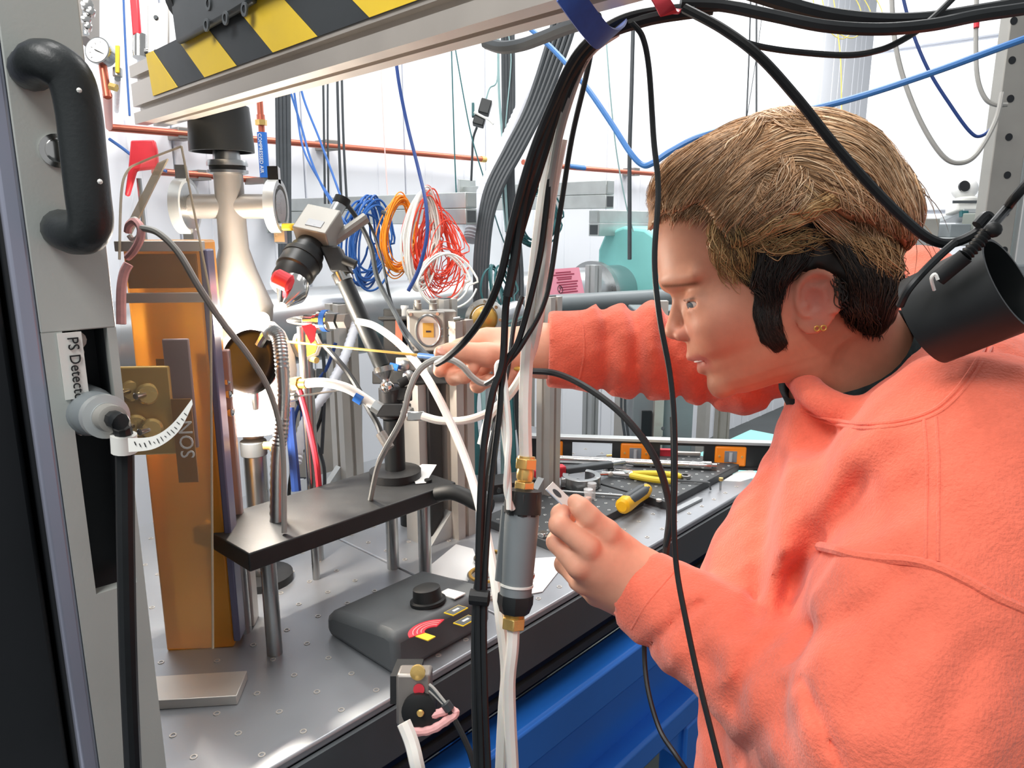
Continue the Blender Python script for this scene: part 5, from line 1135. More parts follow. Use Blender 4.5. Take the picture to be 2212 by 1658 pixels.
# teal cabinet and grey case beyond the table end, dark bracket under the edge
tc_ = thing('teal_cabinet', 'pale teal cabinet side seen past the table edge', 'cabinet', uv(2.0, .85, 0))
pz = uv(2.0, .85, 0); MB().box(Vector((pz.x, pz.y, .42)), (.5, .3, .84)).build('body', 'teal_paint', tc_, bevel=.006); MB().box(Vector((pz.x, pz.y, .72)) - V * .158, (.3, .016, .02)).build('handle', 'teal_dark', tc_, bevel=.003)
# ================================================================== vacuum pipe and wall furniture
bp = thing('vacuum_pipe', 'wide stainless vacuum pipe running along behind the table', 'pipe', uv(1.2, 1.72, 0))
PZ = 1.235; PR = .098
MB().cyl(uv(-.1, 1.72, PZ), uv(3.3, 1.72, PZ), PR, 48).build('tube', 'pipe_steel', bp)
for u in (.98, 2.35):
    MB().lathe(uv(u, 1.72, PZ), U, [(-.012, PR), (-.012, PR + .022), (.012, PR + .022), (.012, PR)], 48, cap=False).build('flange', 'steel', bp) if u > 1.5 else None
for u in (.25, 1.9, 3.0):
    MB().box(uv(u, 1.72, (PZ - PR) / 2), (.08, .12, PZ - PR)).build('stand', 'alu', bp, bevel=.004)
ps = thing('pink_notice', 'pink notice sheet with a round symbol stuck on the vacuum pipe', 'notice', onV(1220, 636, 1.62))
n0 = onV(1221, 610, 1.615); nx = U; nz_ = (Z * .96 + V * .28).normalized(); nn_ = nx.cross(nz_); nn_ = nn_ if nn_.dot(V) < 0 else -nn_
MB().box(n0, (.19, .001, .10), (nx, nn_, nz_)).build('sheet', 'pink_paper', ps)
ink = [(.036, .05, .034), (.028, .07, .05), (.019, .05, .04), (.012, .045, .03), (.002, .07, .06), (-.007, .06, .05), (-.016, .062, .05), (-.025, .05, .04), (-.034, .056, .05)]
for i, (z_, w_, _) in enumerate(ink): MB().box(n0 + nz_ * z_ + nx * (.012 if i > 3 else 0) + nn_ * .0009, (w_ * 1.7, .0006, .0045), (nx, nn_, nz_)).build('text_line', 'ink_red', ps)
MB().tube([n0 - nx * .036 - nz_ * .022 + nn_ * .001 + (nx * math.cos(a) + nz_ * math.sin(a)) * .013 for a in np.linspace(0, 6.283, 21)[:-1]], .0012, 5, closed=True).build('round_symbol', 'ink', ps)
MB().tube([n0 - nx * .044 - nz_ * .030 + nn_ * .001, n0 - nx * .028 - nz_ * .014 + nn_ * .001], .0016, 5).build('symbol_stroke', 'ink', ps)
# teal valve
tv = thing('gate_valve', 'pale teal rounded valve body clamped around the vacuum pipe', 'valve', uv(2.55, 1.72, PZ - .25))
vc_ = onV(1372, 600, 1.72); vu = vc_.dot(U)
pr_ = [(-.12, -.10), (.10, -.10), (.17, -.02), (.20, .10), (.18, .19), (.10, .235), (0, .245), (-.09, .215), (-.12, .15)]
MB().prism([(a, c_) for a, c_ in pr_], uv(vu - .13, 1.70, PZ + .005), -V, Z, U, .22).build('body', 'teal_paint', tv, bevel=.012)
MB().lathe(uv(vu + .09, 1.72, PZ), U, [(0, PR), (0, .15), (.05, .15), (.05, PR)], 40, cap=False).build('collar', 'pvc_grey', tv)
for a, c_ in ((-.09, .03), (-.05, .035), (-.01, .04), (-.09, -.06), (-.03, -.055)): MB().lathe(uv(vu - .132, 1.70 - a * 1.0, PZ + c_), -U, [(0, .007), (.002, .006)], 10).build('bolt', 'dark_grey', tv)
MB().box(uv(vu, 1.72, (PZ - .12) / 2), (.1, .1, PZ - .12)).build('stand', 'alu', tv)
# dark conduit below the pipe
p0, p1 = onV(1090, 664, 1.45), onV(1480, 638, 1.45)
dp_ = thing('grey_conduit', 'smooth dark grey conduit pipe running below the vacuum pipe', 'conduit', p0); MB().cyl(p0, p1 + (p1 - p0) * .8, .030, 24).build('pipe', 'pvc_grey', dp_)
MB().box(p0 + (p1 - p0) * 1.2 - Z * .55, (.04, .04, 1.1)).build('stand', 'alu', dp_)
# viewport and waveguide block
vw = thing('brass_viewport', 'round bolted viewport flange with gold coloured glass behind the hand', 'viewport', W(1045, 690, 1.35))
vd = (-CF + CR * -.35).normalized(); MB().lathe(W(1048, 690, 1.36), vd, [(-.03, .020), (-.006, .022), (-.006, .038), (.006, .038), (.008, .028), (.004, .026)], 36).build('flange', 'steel', vw)
MB().sphere(W(1048, 690, 1.358), .025, 18, (1, 1, 1)).build('gold_glass', 'gold', vw)
for i in range(8): a = i * math.pi / 4; x_, y_ = perp(vd); MB().lathe(W(1048, 690, 1.36) + vd * .006 + (x_ * math.cos(a) + y_ * math.sin(a)) * .0325, vd, [(0, .0035), (.003, .003)], 8).build('bolt', 'steel_bright', vw)
MB().cyl(W(1062, 690, 1.40), W(1115, 672, 1.48), .021, 24).build('neck', 'pipe_steel', vw); MB().cyl(W(1060, 720, 1.40), T(1062, 1000) , .012, 12).build('post', 'steel', vw)
wg = thing('waveguide_block', 'silver square block with an oval window frame on a post', 'block', W(925, 760, 1.22))
wx = (CR * .97 + CF * .2).normalized(); wy = Z.cross(wx); wy = -wy if wy.dot(CF) > 0 else wy
MB().box(W(922, 716, 1.235) - wy * .015, (.062, .030, .068), (wx, wy, Z)).build('body', 'cam_grey', wg, bevel=.003)
MB().box(W(966, 718, 1.245) - wy * .018, (.034, .03, .072), (wx, wy, Z)).build('side_body', 'cam_grey', wg, bevel=.002)
ov = W(925, 714, 1.235) + wy * .0005; MB().tube([ov + wx * (.020 * math.cos(a)) + Z * (.026 * math.sin(a)) for a in np.linspace(0, 6.283, 33)[:-1]], .0022, 8, closed=True).build('oval_rim', 'steel', wg)
MB().prism([(.0185 * math.cos(a), .0245 * math.sin(a)) for a in np.linspace(0, 6.283, 33)[:-1]], ov - wy * .0004, wx, Z, wy, .0010).build('oval_plate', 'alu_warm', wg)
MB().box(ov + Z * .001 + wy * .001, (.018, .0016, .024), (wx, wy, Z)).build('window', 'gold', wg); MB().box(ov + wy * .002 - Z * .001, (.008, .0012, .003), (wx, wy, Z)).build('window_slit', 'ink', wg)
for a, c_ in ((-.026, .028), (.018, .03), (-.026, -.028), (.026, -.028)): MB().lathe(W(922, 716, 1.235) + wx * a + Z * c_, wy, [(0, .003), (.001, .0028)], 8).build('screw', 'steel_bright', wg)
for a in (902, 936): MB().lathe(W(a, 668, 1.245), Z, [(0, .007), (.010, .007), (.011, .0055), (.016, .0055)], 14).build('port', 'cam_grey', wg)
for a, y in ((955, 710), (968, 708), (955, 726), (968, 724)): MB().lathe(W(a, y, 1.222), -CF, [(0, .002), (.001, .0018)], 8).build('pin_hole', 'dark_grey', wg)
MB().cyl(W(980, 690, 1.22), W(994, 688, 1.22), .004, 10).build('thumb_screw', 'steel_bright', wg)
b_ = W(925, 756, 1.25); MB().box(Vector((b_.x, b_.y, (b_.z + TZ) / 2)), (.03, .03, b_.z - TZ)).build('pillar', 'black_anod', wg, bevel=.002)
bk = thing('black_stage', 'black linear stage with blue fibre connectors behind the waveguide block', 'stage', T(880, 1030))
MB().box(W(875, 735, 1.32), (.07, .05, .11), (CR, CF, CU)).build('body', 'black_anod', bk, bevel=.003); MB().box(W(884, 690, 1.30), (.10, .06, .006), (CR, CF, CU)).build('top_plate', 'black_anod', bk, bevel=.002)
MB().box(W(862, 720, 1.285), (.012, .004, .045), (CR, CF, CU)).build('copper_strip', 'copper', bk); MB().cyl(W(874, 660, 1.3), W(874, 690, 1.3), .007, 12).build('vial_plug', 'vial', bk)
p_ = W(875, 780, 1.32); MB().cyl(p_, Vector((p_.x, p_.y, TZ)), .018, 16).build('post', 'black_satin', bk)
st2 = thing('slide_rail_plate', 'black slide plate with silver adjustment knobs behind the wand', 'plate', T(900, 1045))
MB().box(W(905, 815, 1.26), (.15, .05, .022), (CR, CF, CU)).build('plate', 'black_anod', st2, bevel=.002)
for px, py in ((872, 790), (884, 812), (930, 798)): MB().lathe(W(px, py, 1.225), -CF, [(0, .010), (.006, .010), (.008, .006)], 18).build('knob', 'steel', st2)
MB().box(W(878, 786, 1.232), (.035, .006, .022), (CR, CF, CU)).build('hinge_plate', 'cam_grey', st2, bevel=.002); MB().cyl(W(842, 790, 1.21), W(860, 794, 1.21), .006, 12).build('blue_coupler', 'blue_band', st2)
p_ = W(905, 825, 1.26); MB().box(Vector((p_.x, p_.y, (p_.z + TZ) / 2)), (.04, .04, p_.z - TZ)).build('pillar', 'alu', st2)
# socket strip panel behind the reflector bowl
sp_ = thing('socket_panel', 'pale grey panel with a row of dark sockets behind the reflector bowl', 'panel', W(705, 850, 1.74))
MB().box(W(705, 825, 1.75), (.12, .02, .06), (CR, CF, CU)).build('face', 'cam_grey', sp_, bevel=.002)
for px in (672, 690, 728): MB().box(W(px, 806, 1.735), (.013, .006, .022), (CR, CF, CU)).lathe(W(px, 812, 1.73), -CF, [(0, .004), (.004, .003)], 10).build('socket', 'dark_grey', sp_)
MB().box(W(705, 940, 1.80), (.16, .08, .2), (CR, CF, CU)).build('cabinet', 'cam_grey', sp_, bevel=.004)
p_ = W(705, 1000, 1.80); MB().box(Vector((p_.x, p_.y, (p_.z + .0) / 2)), (.10, .05, p_.z), (CR, Vector((0, 1, 0)), Z)).build('support', 'alu', sp_)
kn = thing('copper_mirror_mount', 'silver mirror mount with amber optic beside the white reflector bowl', 'mount', T(655, 1010))
MB().lathe(W(662, 745, 1.16), (-CF + CR * .3).normalized(), [(-.01, .024), (.008, .024), (.010, .019), (.006, .017)], 8).build('ring', 'steel_dull', kn); MB().lathe(W(660, 747, 1.155), (-CF + CR * .3).normalized(), [(0, .017), (.004, .017)], 24).build('optic', 'amber', kn)
MB().cyl(W(672, 775, 1.16), W(684, 778, 1.15), .005, 10).build('adjuster', 'brass', kn); p_ = W(662, 768, 1.165); MB().cyl(p_, Vector((p_.x, p_.y, TZ)), .009, 14).build('post', 'steel', kn)
wf_ = thing('water_fitting', 'white hose fitting with brass nut and blue clip beside the gooseneck', 'fitting', W(720, 850, 1.04))
MB().hexnut(W(634, 828, 1.05), W(648, 828, 1.045), .010).build('nut', 'brass', wf_); MB().lathe(W(646, 828, 1.045), (W(660, 828, 1.04) - W(646, 828, 1.045)), [(0, .007), (.014, .007), (.015, .005)], 14).build('sleeve', 'gold', wf_)
MB().tube(crom([W(660, 828, 1.04), W(700, 826, 1.035), W(750, 838, 1.03), W(790, 862, 1.03), W(812, 878, 1.03)], 6), .0068, 12).build('hose', 'hose_white', wf_); MB().cyl(W(768, 854, 1.03), W(784, 864, 1.03), .0085, 14).build('blue_clip', 'blue_band', wf_)
MB().hexnut(W(806, 874, 1.03), W(822, 884, 1.03), .009).build('end_nut', 'steel', wf_)
MB().cyl(W(620, 860, 1.05), W(640, 856, 1.045), .006, 12).build('jet', 'steel_bright', wf_); MB().tube([W(640, 856, 1.045), W(740, 842, 1.03)], .0015, 6).build('jet_wire', 'steel', wf_)
hf_ = thing('elbow_fitting', 'silver elbow fitting joining white hose by the black post', 'fitting', W(890, 900, 1.07))
MB().hexnut(W(872, 886, 1.08), W(888, 892, 1.075), .0085).build('nut', 'steel', hf_); MB().box(W(898, 898, 1.07), (.026, .012, .014), (CR, CF, CU)).build('body', 'steel_bright', hf_, bevel=.002); MB().tube(crom([W(912, 898, 1.065), W(950, 908, 1.06), W(1000, 908, 1.05), W(1045, 895, 1.04), W(1085, 870, 1.02), W(1110, 830, 1.0)], 6), .0058, 10).build('hose', 'hose_white', hf_)
# ================================================================== support rails, pipes and fixtures on the wall
def strut(name, label, e, L, h=.041, n=2, dirv=V, m='galv'):
    t = thing(name, label, 'rail', e - Z * h * n / 2)
    for i in range(n):
        c_ = e + dirv * (L / 2) + Z * (h * (i - (n - 1) / 2)); r_ = MB().box(c_, (h, L, h * .98), (dirv.cross(Z), dirv, Z)).build('channel', m, t, bevel=.002)
        MB().box(e + Z * (h * (i - (n - 1) / 2)) - dirv * .0005, (h * .74, .002, h * .74), (dirv.cross(Z), dirv, Z)).build('open_end', 'dark_grey' if i == 0 else m, r_)
    MB().box(e + dirv * (L - .004), (h * 2, .008, h * n + .06), (dirv.cross(Z), dirv, Z)).build('wall_plate', m, t, bevel=.002)
    return t
eA = W(1018, 450, 1.92); LA = (WV - .035) - eA.dot(V)
strut('strut_rail', 'doubled galvanised strut rail with coils of orange and red fibre', eA, LA)
eB = W(1318, 420, 2.70); LB = WV - .035 - eB.dot(V)
strut('strut_rail', 'doubled galvanised strut rail by the green cable coil', eB, max(LB, .3), .05)
eC = W(1283, 482, 2.9); strut('strut_rail', 'pale strut rail jutting toward the blond hair below the blue hose', eC, .5, .05, 2, U)
def wallpipe(name, label, pts, r, m, v=WV - .09, cat='pipe'):
    P = [onV(x, y, v) for x, y in pts]; t = thing(name, label, cat, P[0]); MB().tube(P, r, 12).build('pipe', m, t)
    return t, P
t, P = wallpipe('copper_pipe', 'thin copper pipe running along the back wall above the rails', [(235, 275), (600, 305), (1046, 344)], .0105, 'copper')
MB().lathe(P[2], (P[2] - P[1]), [(-.02, .013), (.006, .013)], 12).build('end_cap', 'brass', t)
for px, py in ((716, 313), (400, 288)):
    q = onV(px, py, WV - .09); MB().box(q + V * .03, (.05, .075, .035)).build('clip', 'steel_dull', t, bevel=.003)
t, P = wallpipe('copper_pipe', 'lower short copper pipe crossing behind the vacuum cross', [(330, 370), (440, 378), (585, 392)], .0105, 'copper')
MB().box(P[1] + V * .03, (.04, .075, .03)).build('clip', 'steel_dull', t)
t, P = wallpipe('copper_pipe', 'far copper pipe continuing past the black cable bundle', [(1130, 350), (1240, 362), (1470, 380)], .012, 'copper')
MB().tube([onV(1228, 359, WV - .092), onV(1262, 363, WV - .092)], .0128, 12).build('tape_band', 'cable_sky', t)
for px, py in ((1374, 371),): MB().box(onV(px, py, WV - .09) + V * .03, (.05, .075, .04)).build('clip', 'steel_dull', t)
ca = thing('compressed_air_pipe', 'vertical copper drop pipe with a blue compressed air marker', 'pipe', onV(572, 400, 2.2))
a, c_ = onV(560, 205, 2.2), onV(578, 395, 2.2); c_ = Vector((a.x, a.y, c_.z)); MB().cyl(a, c_, .0095, 14).build('pipe', 'copper', ca)
def onair(t): return a.lerp(c_, t)
MB().hexnut(onair(.28), onair(.34), .018).build('nut', 'brass', ca); MB().lathe(onair(.22), c_ - a, [(0, .012), (.03, .013)], 14).build('coupling', 'copper', ca)
sv_ = MB().cyl(onair(.42), onair(.94), .0148, 20).build('marker_sleeve', 'blue_band', ca)
poly_text('COMPRESSED AIR', .0150, onair(.45) - CF * .0168 - CR * .007, -Z, CR, 'label_white', ca)
MB().box(onair(.97) + V * .05, (.02, .12, .02)).build('wall_clip', 'steel_dull', ca)
# gauge, valves and lines top left
gg = thing('pressure_gauge', 'round white dial pressure gauge beside the detector handle', 'gauge', W(217, 140, 1.5))
gn_ = (-CF * .9 - CR * .1).normalized(); MB().lathe(W(217, 113, 1.5), gn_, [(-.02, .022), (.006, .0265), (.010, .0265), (.010, .024)], 32, cap=True).build('case', 'steel', gg)
MB().lathe(W(217, 113, 1.5) + gn_ * .0105, gn_, [(0, .0242), (.0006, .0242)], 32).build('dial', 'paper', gg); gx, gy = perp(gn_)
MB().tube([W(217, 113, 1.488) - CR * .012 + CU * .006, W(217, 113, 1.488) + CR * .010 - CU * .005], .0009, 5).build('needle', 'ink_black', gg)
for i in range(9): a_ = R(-30 + 30 * i); MB().tube([W(217, 113, 1.4882) + (CR * math.cos(a_) + CU * math.sin(a_)) * r_ for r_ in (.019, .022)], .0005, 4).build('tick', 'ink_black', gg)
MB().cyl(W(222, 140, 1.51), W(232, 210, 1.51), .008, 14).build('stem', 'copper', gg); MB().hexnut(W(238, 186, 1.5), W(252, 190, 1.5), .008).build('tee', 'brass', gg)
MB().cyl(W(232, 205, 1.51), onV(236, 275, WV - .09), .009, 14).build('riser', 'copper', gg)
yl = thing('yellow_lever', 'yellow handled ball valve beside the pressure gauge', 'valve', W(257, 160, 1.5)); MB().box(W(254, 128, 1.5), (.0085, .004, .055), (CR, CF, CU)).build('lever', 'yellow', yl, bevel=.001); MB().lathe(W(254, 165, 1.51), CU, [(0, .009), (.016, .009)], 12).build('body', 'steel', yl); MB().cyl(W(254, 170, 1.51), onV(252, 240, WV - .05), .006, 10).build('stem', 'steel', yl)
rvl = thing('red_lever', 'red lever handle with silver valve at the top beside the bracket', 'valve', W(295, 90, 1.5)); MB().box(W(293, 32, 1.5), (.018, .008, .085), ((CR * .99 + CU * .08).normalized(), CF, (CU - CR * .08).normalized())).build('lever', 'red_bright', rvl, bevel=.004)
MB().lathe(W(303, 108, 1.51), CU, [(-.016, .014), (.03, .014), (.034, .009)], 16).build('body', 'steel_bright', rvl); MB().cyl(W(290, 115, 1.51), W(330, 112, 1.51), .008, 12).build('port', 'steel_bright', rvl); MB().cyl(W(303, 116, 1.515), onV(303, 150, WV - .05), .007, 10).build('stem', 'steel', rvl)
wm = thing('wall_manifold', 'small silver manifold fittings on the wall beside the detector top', 'manifold', W(190, 60, 1.5))
for i, (px, py, r_) in enumerate(((188, 15, .012), (196, 30, .009), (186, 45, .010), (190, 62, .008))): MB().lathe(W(px, py, 1.55), CR * .6 - CF, [(0, r_), (.014, r_), (.016, r_ * .6)], 12).build('fitting', 'steel_bright', wm)
MB().cyl(W(184, 0, 1.56), W(186, 75, 1.56), .006, 10).build('riser', 'steel', wm); MB().box(W(186, 30, 1.60), (.03, .05, .12), (CR, CF, CU)).build('back_block', 'steel_dull', wm)
# black power adapter hung on the wall
pa = thing('power_adapter', 'black power adapter pair hanging by a cord in front of the wall', 'adapter', W(1040, 270, 2.3))
MB().box(W(1048, 232, 2.3), (.034, .03, .045), ((CR * .96 - CU * .27).normalized(), CF, (CU * .96 + CR * .27).normalized())).build('brick', 'black_satin', pa, bevel=.003); MB().box(W(1035, 262, 2.3), (.035, .03, .03), ((CR * .96 - CU * .27).normalized(), CF, (CU * .96 + CR * .27).normalized())).build('lower_brick', 'black_satin', pa, bevel=.003)
MB().box(W(1022, 238, 2.3), (.008, .02, .04), (CR, CF, CU)).build('plug', 'cable_teal', pa); MB().tube([W(1024, 242, 2.28), W(1055, 258, 2.28), W(1066, 268, 2.28)], .004, 6).build('white_tie', 'label_white', pa)
MB().tube(crom([W(1030, 275, 2.3), W(1022, 300, 2.3), W(1020, 340, 2.3), W(1018, 390, 2.3)], 6), .004, 6).build('cord', 'cable_dark', pa)
MB().tube(crom([W(1050, 215, 2.3), W(1058, 190, 2.3), W(1074, 172, 2.3), W(1076, 80, 2.3), W(1076, -30, 2.3)], 6), .0025, 6).build('hanging_cord', 'cable_palegreen', pa)
# wall camera, shelf and rack at the far side
pt = thing('dome_camera', 'white pan tilt camera with dark lens on its wall bracket', 'camera', W(2085, 470, 3.3))
MB().box(W(2086, 452, 3.3), (.13, .10, .035), (CR, CF, CU)).build('base', 'label_white', pt, bevel=.008); MB().lathe(W(2086, 443, 3.3), CU, [(0, .045), (.02, .05), (.03, .045)], 28).build('turntable', 'label_white', pt)
MB().sphere(W(2084, 408, 3.3), .055, 22, (1, .9, .9)).build('head', 'paper', pt); MB().lathe(W(2083, 402, 3.252), -CF, [(-.006, .024), (.004, .024), (.006, .018)], 24).build('lens', 'lens_glass', pt)
MB().box(W(2084, 436, 3.245), (.105, .006, .012), (CR, CF, CU)).build('dark_strip', 'dark_grey', pt); MB().box(W(2086, 466, 3.35), (.14, .20, .02), (CR, CF, CU)).build('shelf', 'alu_cool', pt, bevel=.002)
MB().box(W(2090, 480, 3.42), (.05, .10, .10), (CR, CF, CU)).build('bracket', 'alu_cool', pt); MB().box(W(2082, 462, 3.25), (.03, .02, .025), (CR, CF, CU)).build('plug', 'cable_teal', pt)
rk_ = thing('rack_post', 'grey perforated rack upright with a column of round holes', 'rack', Vector((W(2175, 400, 1.75).x, W(2175, 400, 1.75).y, 0)))
rb, = (Vector((W(2172, 300, 1.75).x, W(2172, 300, 1.75).y, 0)),)
MB().box(rb + Z * 1.25, (.075, .04, 2.5), (CR, Vector((0, 1, 0)), Z)).build('upright', 'cam_grey', rk_, bevel=.003); MB().box(rb + Z * 1.25 + CR * .075 + Vector((0, .03, 0)), (.05, .10, 2.5), (CR, Vector((0, 1, 0)), Z)).build('upright', 'alu_cool', rk_, bevel=.003)
for py in (45, 130, 213, 296, 378, 460, 540):
    c_ = CAM + ray(2190 - (py - 45) * .042, py) * ((rb.y - .0205) / ray(2190 - (py - 45) * .042, py).y); MB().lathe(c_, Vector((0, -1, 0)), [(0, .0085), (.0006, .0085)], 16).build('hole', 'case_black', rk_)
for z_ in (.9, 1.35): MB().box(rb + CR * .25 + Vector((0, .12, z_)), (.5, .3, .1), (CR, Vector((0, 1, 0)), Z)).build('rack_unit', 'pvc_grey', rk_, bevel=.004)
sb = thing('equipment_shelf', 'low pale equipment shelf crowded with small boxes behind the shoulder', 'shelf', Vector((W(2060, 600, 2.9).x, W(2060, 600, 2.9).y, 0)))
sq = W(2050, 520, 2.9); MB().box(Vector((sq.x, sq.y, sq.z)) , (.5, .3, .03), (CR, Vector((0, 1, 0)), Z)).build('top', 'alu_cool', sb, bevel=.003); MB().box(sq - Z * .20, (.5, .3, .03), (CR, Vector((0, 1, 0)), Z)).build('shelf_board', 'alu_cool', sb, bevel=.003)
for a in (-.23, .23): MB().box(Vector((sq.x + a, sq.y, sq.z / 2)), (.03, .28, sq.z), (CR, Vector((0, 1, 0)), Z)).build('leg', 'alu', sb)
for a, w_, h_, m_ in ((-.15, .10, .07, 'cam_grey'), (-.02, .08, .05, 'pvc_grey'), (.1, .12, .09, 'box_grey')): MB().box(sq + Vector((a, -.05, .015 + h_ / 2)), (w_, .1, h_), (CR, Vector((0, 1, 0)), Z)).build('shelf_box', m_, sb, bevel=.004)
# grey cabinet, posts and clutter seen below the far sleeve
gc = thing('grey_cabinet', 'mid grey cabinet with a black slot beyond the spirit level', 'cabinet', Vector((W(1420, 930, 2.35).x, W(1420, 930, 2.35).y, 0)))
g_ = W(1420, 905, 2.4); MB().box(Vector((g_.x, g_.y, .62)), (.19, .16, 1.24), (CR, Vector((0, 1, 0)), Z)).build('body', 'pvc_grey', gc, bevel=.004); MB().box(Vector((W(1397, 922, 2.31).x, g_.y - .085, W(1397, 922, 2.31).z)), (.03, .012, .10), (CR, Vector((0, 1, 0)), Z)).build('slot', 'case_black', gc)
MB().box(Vector((W(1422, 940, 2.3).x, g_.y - .09, 1.02)), (.028, .03, .5), (CR, Vector((0, 1, 0)), Z)).build('pillar', 'alu_warm', gc); 
for px, py in ((1432, 925), (1432, 945)): MB().lathe(W(px, py, 2.27), -CF, [(0, .006), (.002, .005)], 10).build('screw', 'dark_grey', gc)
for px, lab in ((1560, 'slim aluminium stanchion seen between sleeve and level'), (1275, 'slim grey stanchion behind the spirit level near the post')):
    p_ = W(px, 900, 2.6); tag(MB().prism(slot_profile(.04), Vector((p_.x, p_.y, 0)), U, V, Z, 1.33 if px > 1400 else 1.36).build('stanchion', 'alu_warm' if px > 1400 else 'alu_cool'), lab, 'post')
# ================================================================== cables, hoses, coils
cb = cable
# --- bundle falling from the blue strap
cb('flat_cable', 'flat black cable sweeping from the strap down to the gripping hand', [(1560, 14, .56), (1430, 22, .565), (1330, 48, .57), (1248, 115, .58), (1190, 230, .60), (1145, 345, .62), (1110, 470, .64), (1080, 600, .66), (1045, 680, .68), (1005, 735, .70), (968, 770, .73), (944, 785, .76)], .0036, 'cable_black')
cb('black_cable', 'black cable from the strap falling straight to the cable tie', [(1540, 22, .57), (1420, 30, .575), (1320, 62, .58), (1240, 135, .60), (1180, 320, .63), (1120, 520, .66), (1094, 650, .68), (1086, 780, .69), (1064, 850, .69), (1046, 960, .69), (1037, 1100, .69), (1033, 1300, .69), (1036, 1480, .69), (1042, 1700, .69), (1046, 2000, .69)], .0036, 'cable_black')
cb('black_cable', 'black cable beside the white hose falling to the cable tie', [(1550, 8, .58), (1400, 38, .585), (1300, 80, .60), (1230, 200, .62), (1190, 380, .65), (1165, 560, .67), (1122, 730, .69), (1090, 790, .695), (1078, 900, .695), (1058, 1080, .695), (1046, 1290, .69), (1048, 1500, .685), (1056, 1700, .685), (1060, 2000, .685)], .0030, 'cable_black')
cb('black_cable', 'thick black cable at the outer edge of the hanging bundle', [(1500, 26, .56), (1390, 45, .565), (1290, 88, .58), (1215, 190, .60), (1160, 330, .62), (1130, 430, .64), (1112, 560, .655), (1096, 640, .66)], .0046, 'cable_black')
cb('black_cable', 'thin black cable curving away left of the white loop', [(1280, 95, .62), (1265, 170, .63), (1235, 300, .65), (1208, 470, .67), (1180, 640, .68), (1130, 740, .69), (1095, 785, .70), (1070, 815, .72), (1050, 828, .74)], .0024, 'cable_black')
cb('black_cable', 'black cable crossing behind the hand to the lower bundle', [(1128, 640, .80), (1110, 700, .80), (1098, 790, .79), (1082, 860, .76), (1060, 960, .72), (1045, 1060, .705), (1040, 1200, .70), (1026, 1300, .695), (1024, 1500, .69), (1030, 1700, .69), (1032, 2000, .69)], .0028, 'cable_black')
cb('grey_cable', 'pale grey cable in the middle of the hanging bundle', [(1400, 30, .59), (1320, 70, .595), (1262, 130, .61), (1215, 260, .63), (1192, 380, .65), (1180, 470, .665)], .0038, 'cable_grey')
tag(MB().tube([W(1016, 1288, .69), W(1056, 1292, .687)], .0075, 10).build('cable_tie', 'black_rubber'), 'black cable tie binding the hanging bundle low beside the filter', 'cable tie')
tie = thing('blue_strap', 'blue hook and loop strap holding the cable bundle to the beam', 'strap', W(1300, 90, .56))
def ribbon(pts, wv, th, name, m, par):
    P = crom([W(*p) for p in pts], 6); n = len(P); b = MB(); vs = []
    for i, p in enumerate(P):
        t = (P[min(i + 1, n - 1)] - P[max(i - 1, 0)]).normalized(); w_ = (wv - t * wv.dot(t)).normalized(); nn = t.cross(w_).normalized()
        vs += [p - w_ * WID - nn * th, p + w_ * WID - nn * th, p + w_ * WID + nn * th, p - w_ * WID + nn * th]
    fs = [(i * 4 + j, i * 4 + (j + 1) % 4, i * 4 + 4 + (j + 1) % 4, i * 4 + 4 + j) for i in range(n - 1) for j in range(4)] + [(0, 1, 2, 3), ((n - 1) * 4 + 3, (n - 1) * 4 + 2, (n - 1) * 4 + 1, (n - 1) * 4)]
    return b.add(vs, fs).build(name, m, par)
WID = .0085
ribbon([(1222, -20, .470), (1245, 12, .478), (1275, 52, .495), (1303, 82, .515), (1325, 76, .540), (1336, 55, .575)], CR + CU * .9, .0008, 'band', 'blue_velcro', tie)
ts = thing('red_strap', 'red hook and loop strap around the cables at the top', 'strap', W(1440, 30, .545)); WID = .006
ribbon([(1420, -10, .545), (1432, 8, .542), (1445, 28, .545), (1455, 20, .56)], CR, .0008, 'band', 'red', ts)
# --- white hoses
cb('white_hose', 'thick white hose dropping from the bundle into the brass filter fitting', [(1330, 62, .60), (1262, 118, .61), (1215, 240, .635), (1185, 370, .66), (1166, 500, .68), (1150, 640, .70), (1139, 760, .715), (1134, 880, .72), (1136, 990, .722)], .0066, 'hose_white', 'hose')
cb('white_hose', 'slim white hose twisting around the thick one behind the wrist', [(1215, 300, .66), (1190, 440, .68), (1174, 600, .69), (1162, 700, .70), (1142, 780, .725), (1105, 846, .735), (1060, 895, .74), (1040, 960, .74)], .0046, 'hose_white', 'hose')
lp = thing('white_loop', 'looped thin white tube hanging beside the thick white hose', 'hose', W(1085, 1000, .70))
MB().tube(crom([W(1100, 1100, .70), W(1098, 1020, .70), W(1090, 940, .70), W(1080, 860, .70), W(1074, 800, .70), W(1078, 783, .70), W(1086, 795, .70), W(1094, 860, .695), W(1100, 940, .695), W(1096, 1000, .695), (W(1094, 1060, .70)), W(1108, 1100, .705)], 6), .0028, 8).build('loop', 'hose_white', lp)
cb('white_hose', 'long white gas hose arching from the silver fitting down past the posts', [(772, 694, 1.05), (810, 704, 1.03), (860, 740, 1.0), (905, 790, .96), (945, 855, .93), (985, 940, .90), (1015, 1020, .86), (1045, 1130, .80), (1065, 1230, .765), (1082, 1350, .735), (1092, 1450, .73), (1086, 1540, .725), (1080, 1700, .72), (1080, 2000, .72)], .0052, 'hose_white', 'hose')
cb('white_hose', 'white hose leaving the lower brass nut toward the floor', [(1109, 1352, .72), (1107, 1400, .715), (1100, 1470, .715), (1102, 1560, .715), (1108, 1700, .715), (1110, 2000, .715)], .0062, 'hose_white', 'hose')
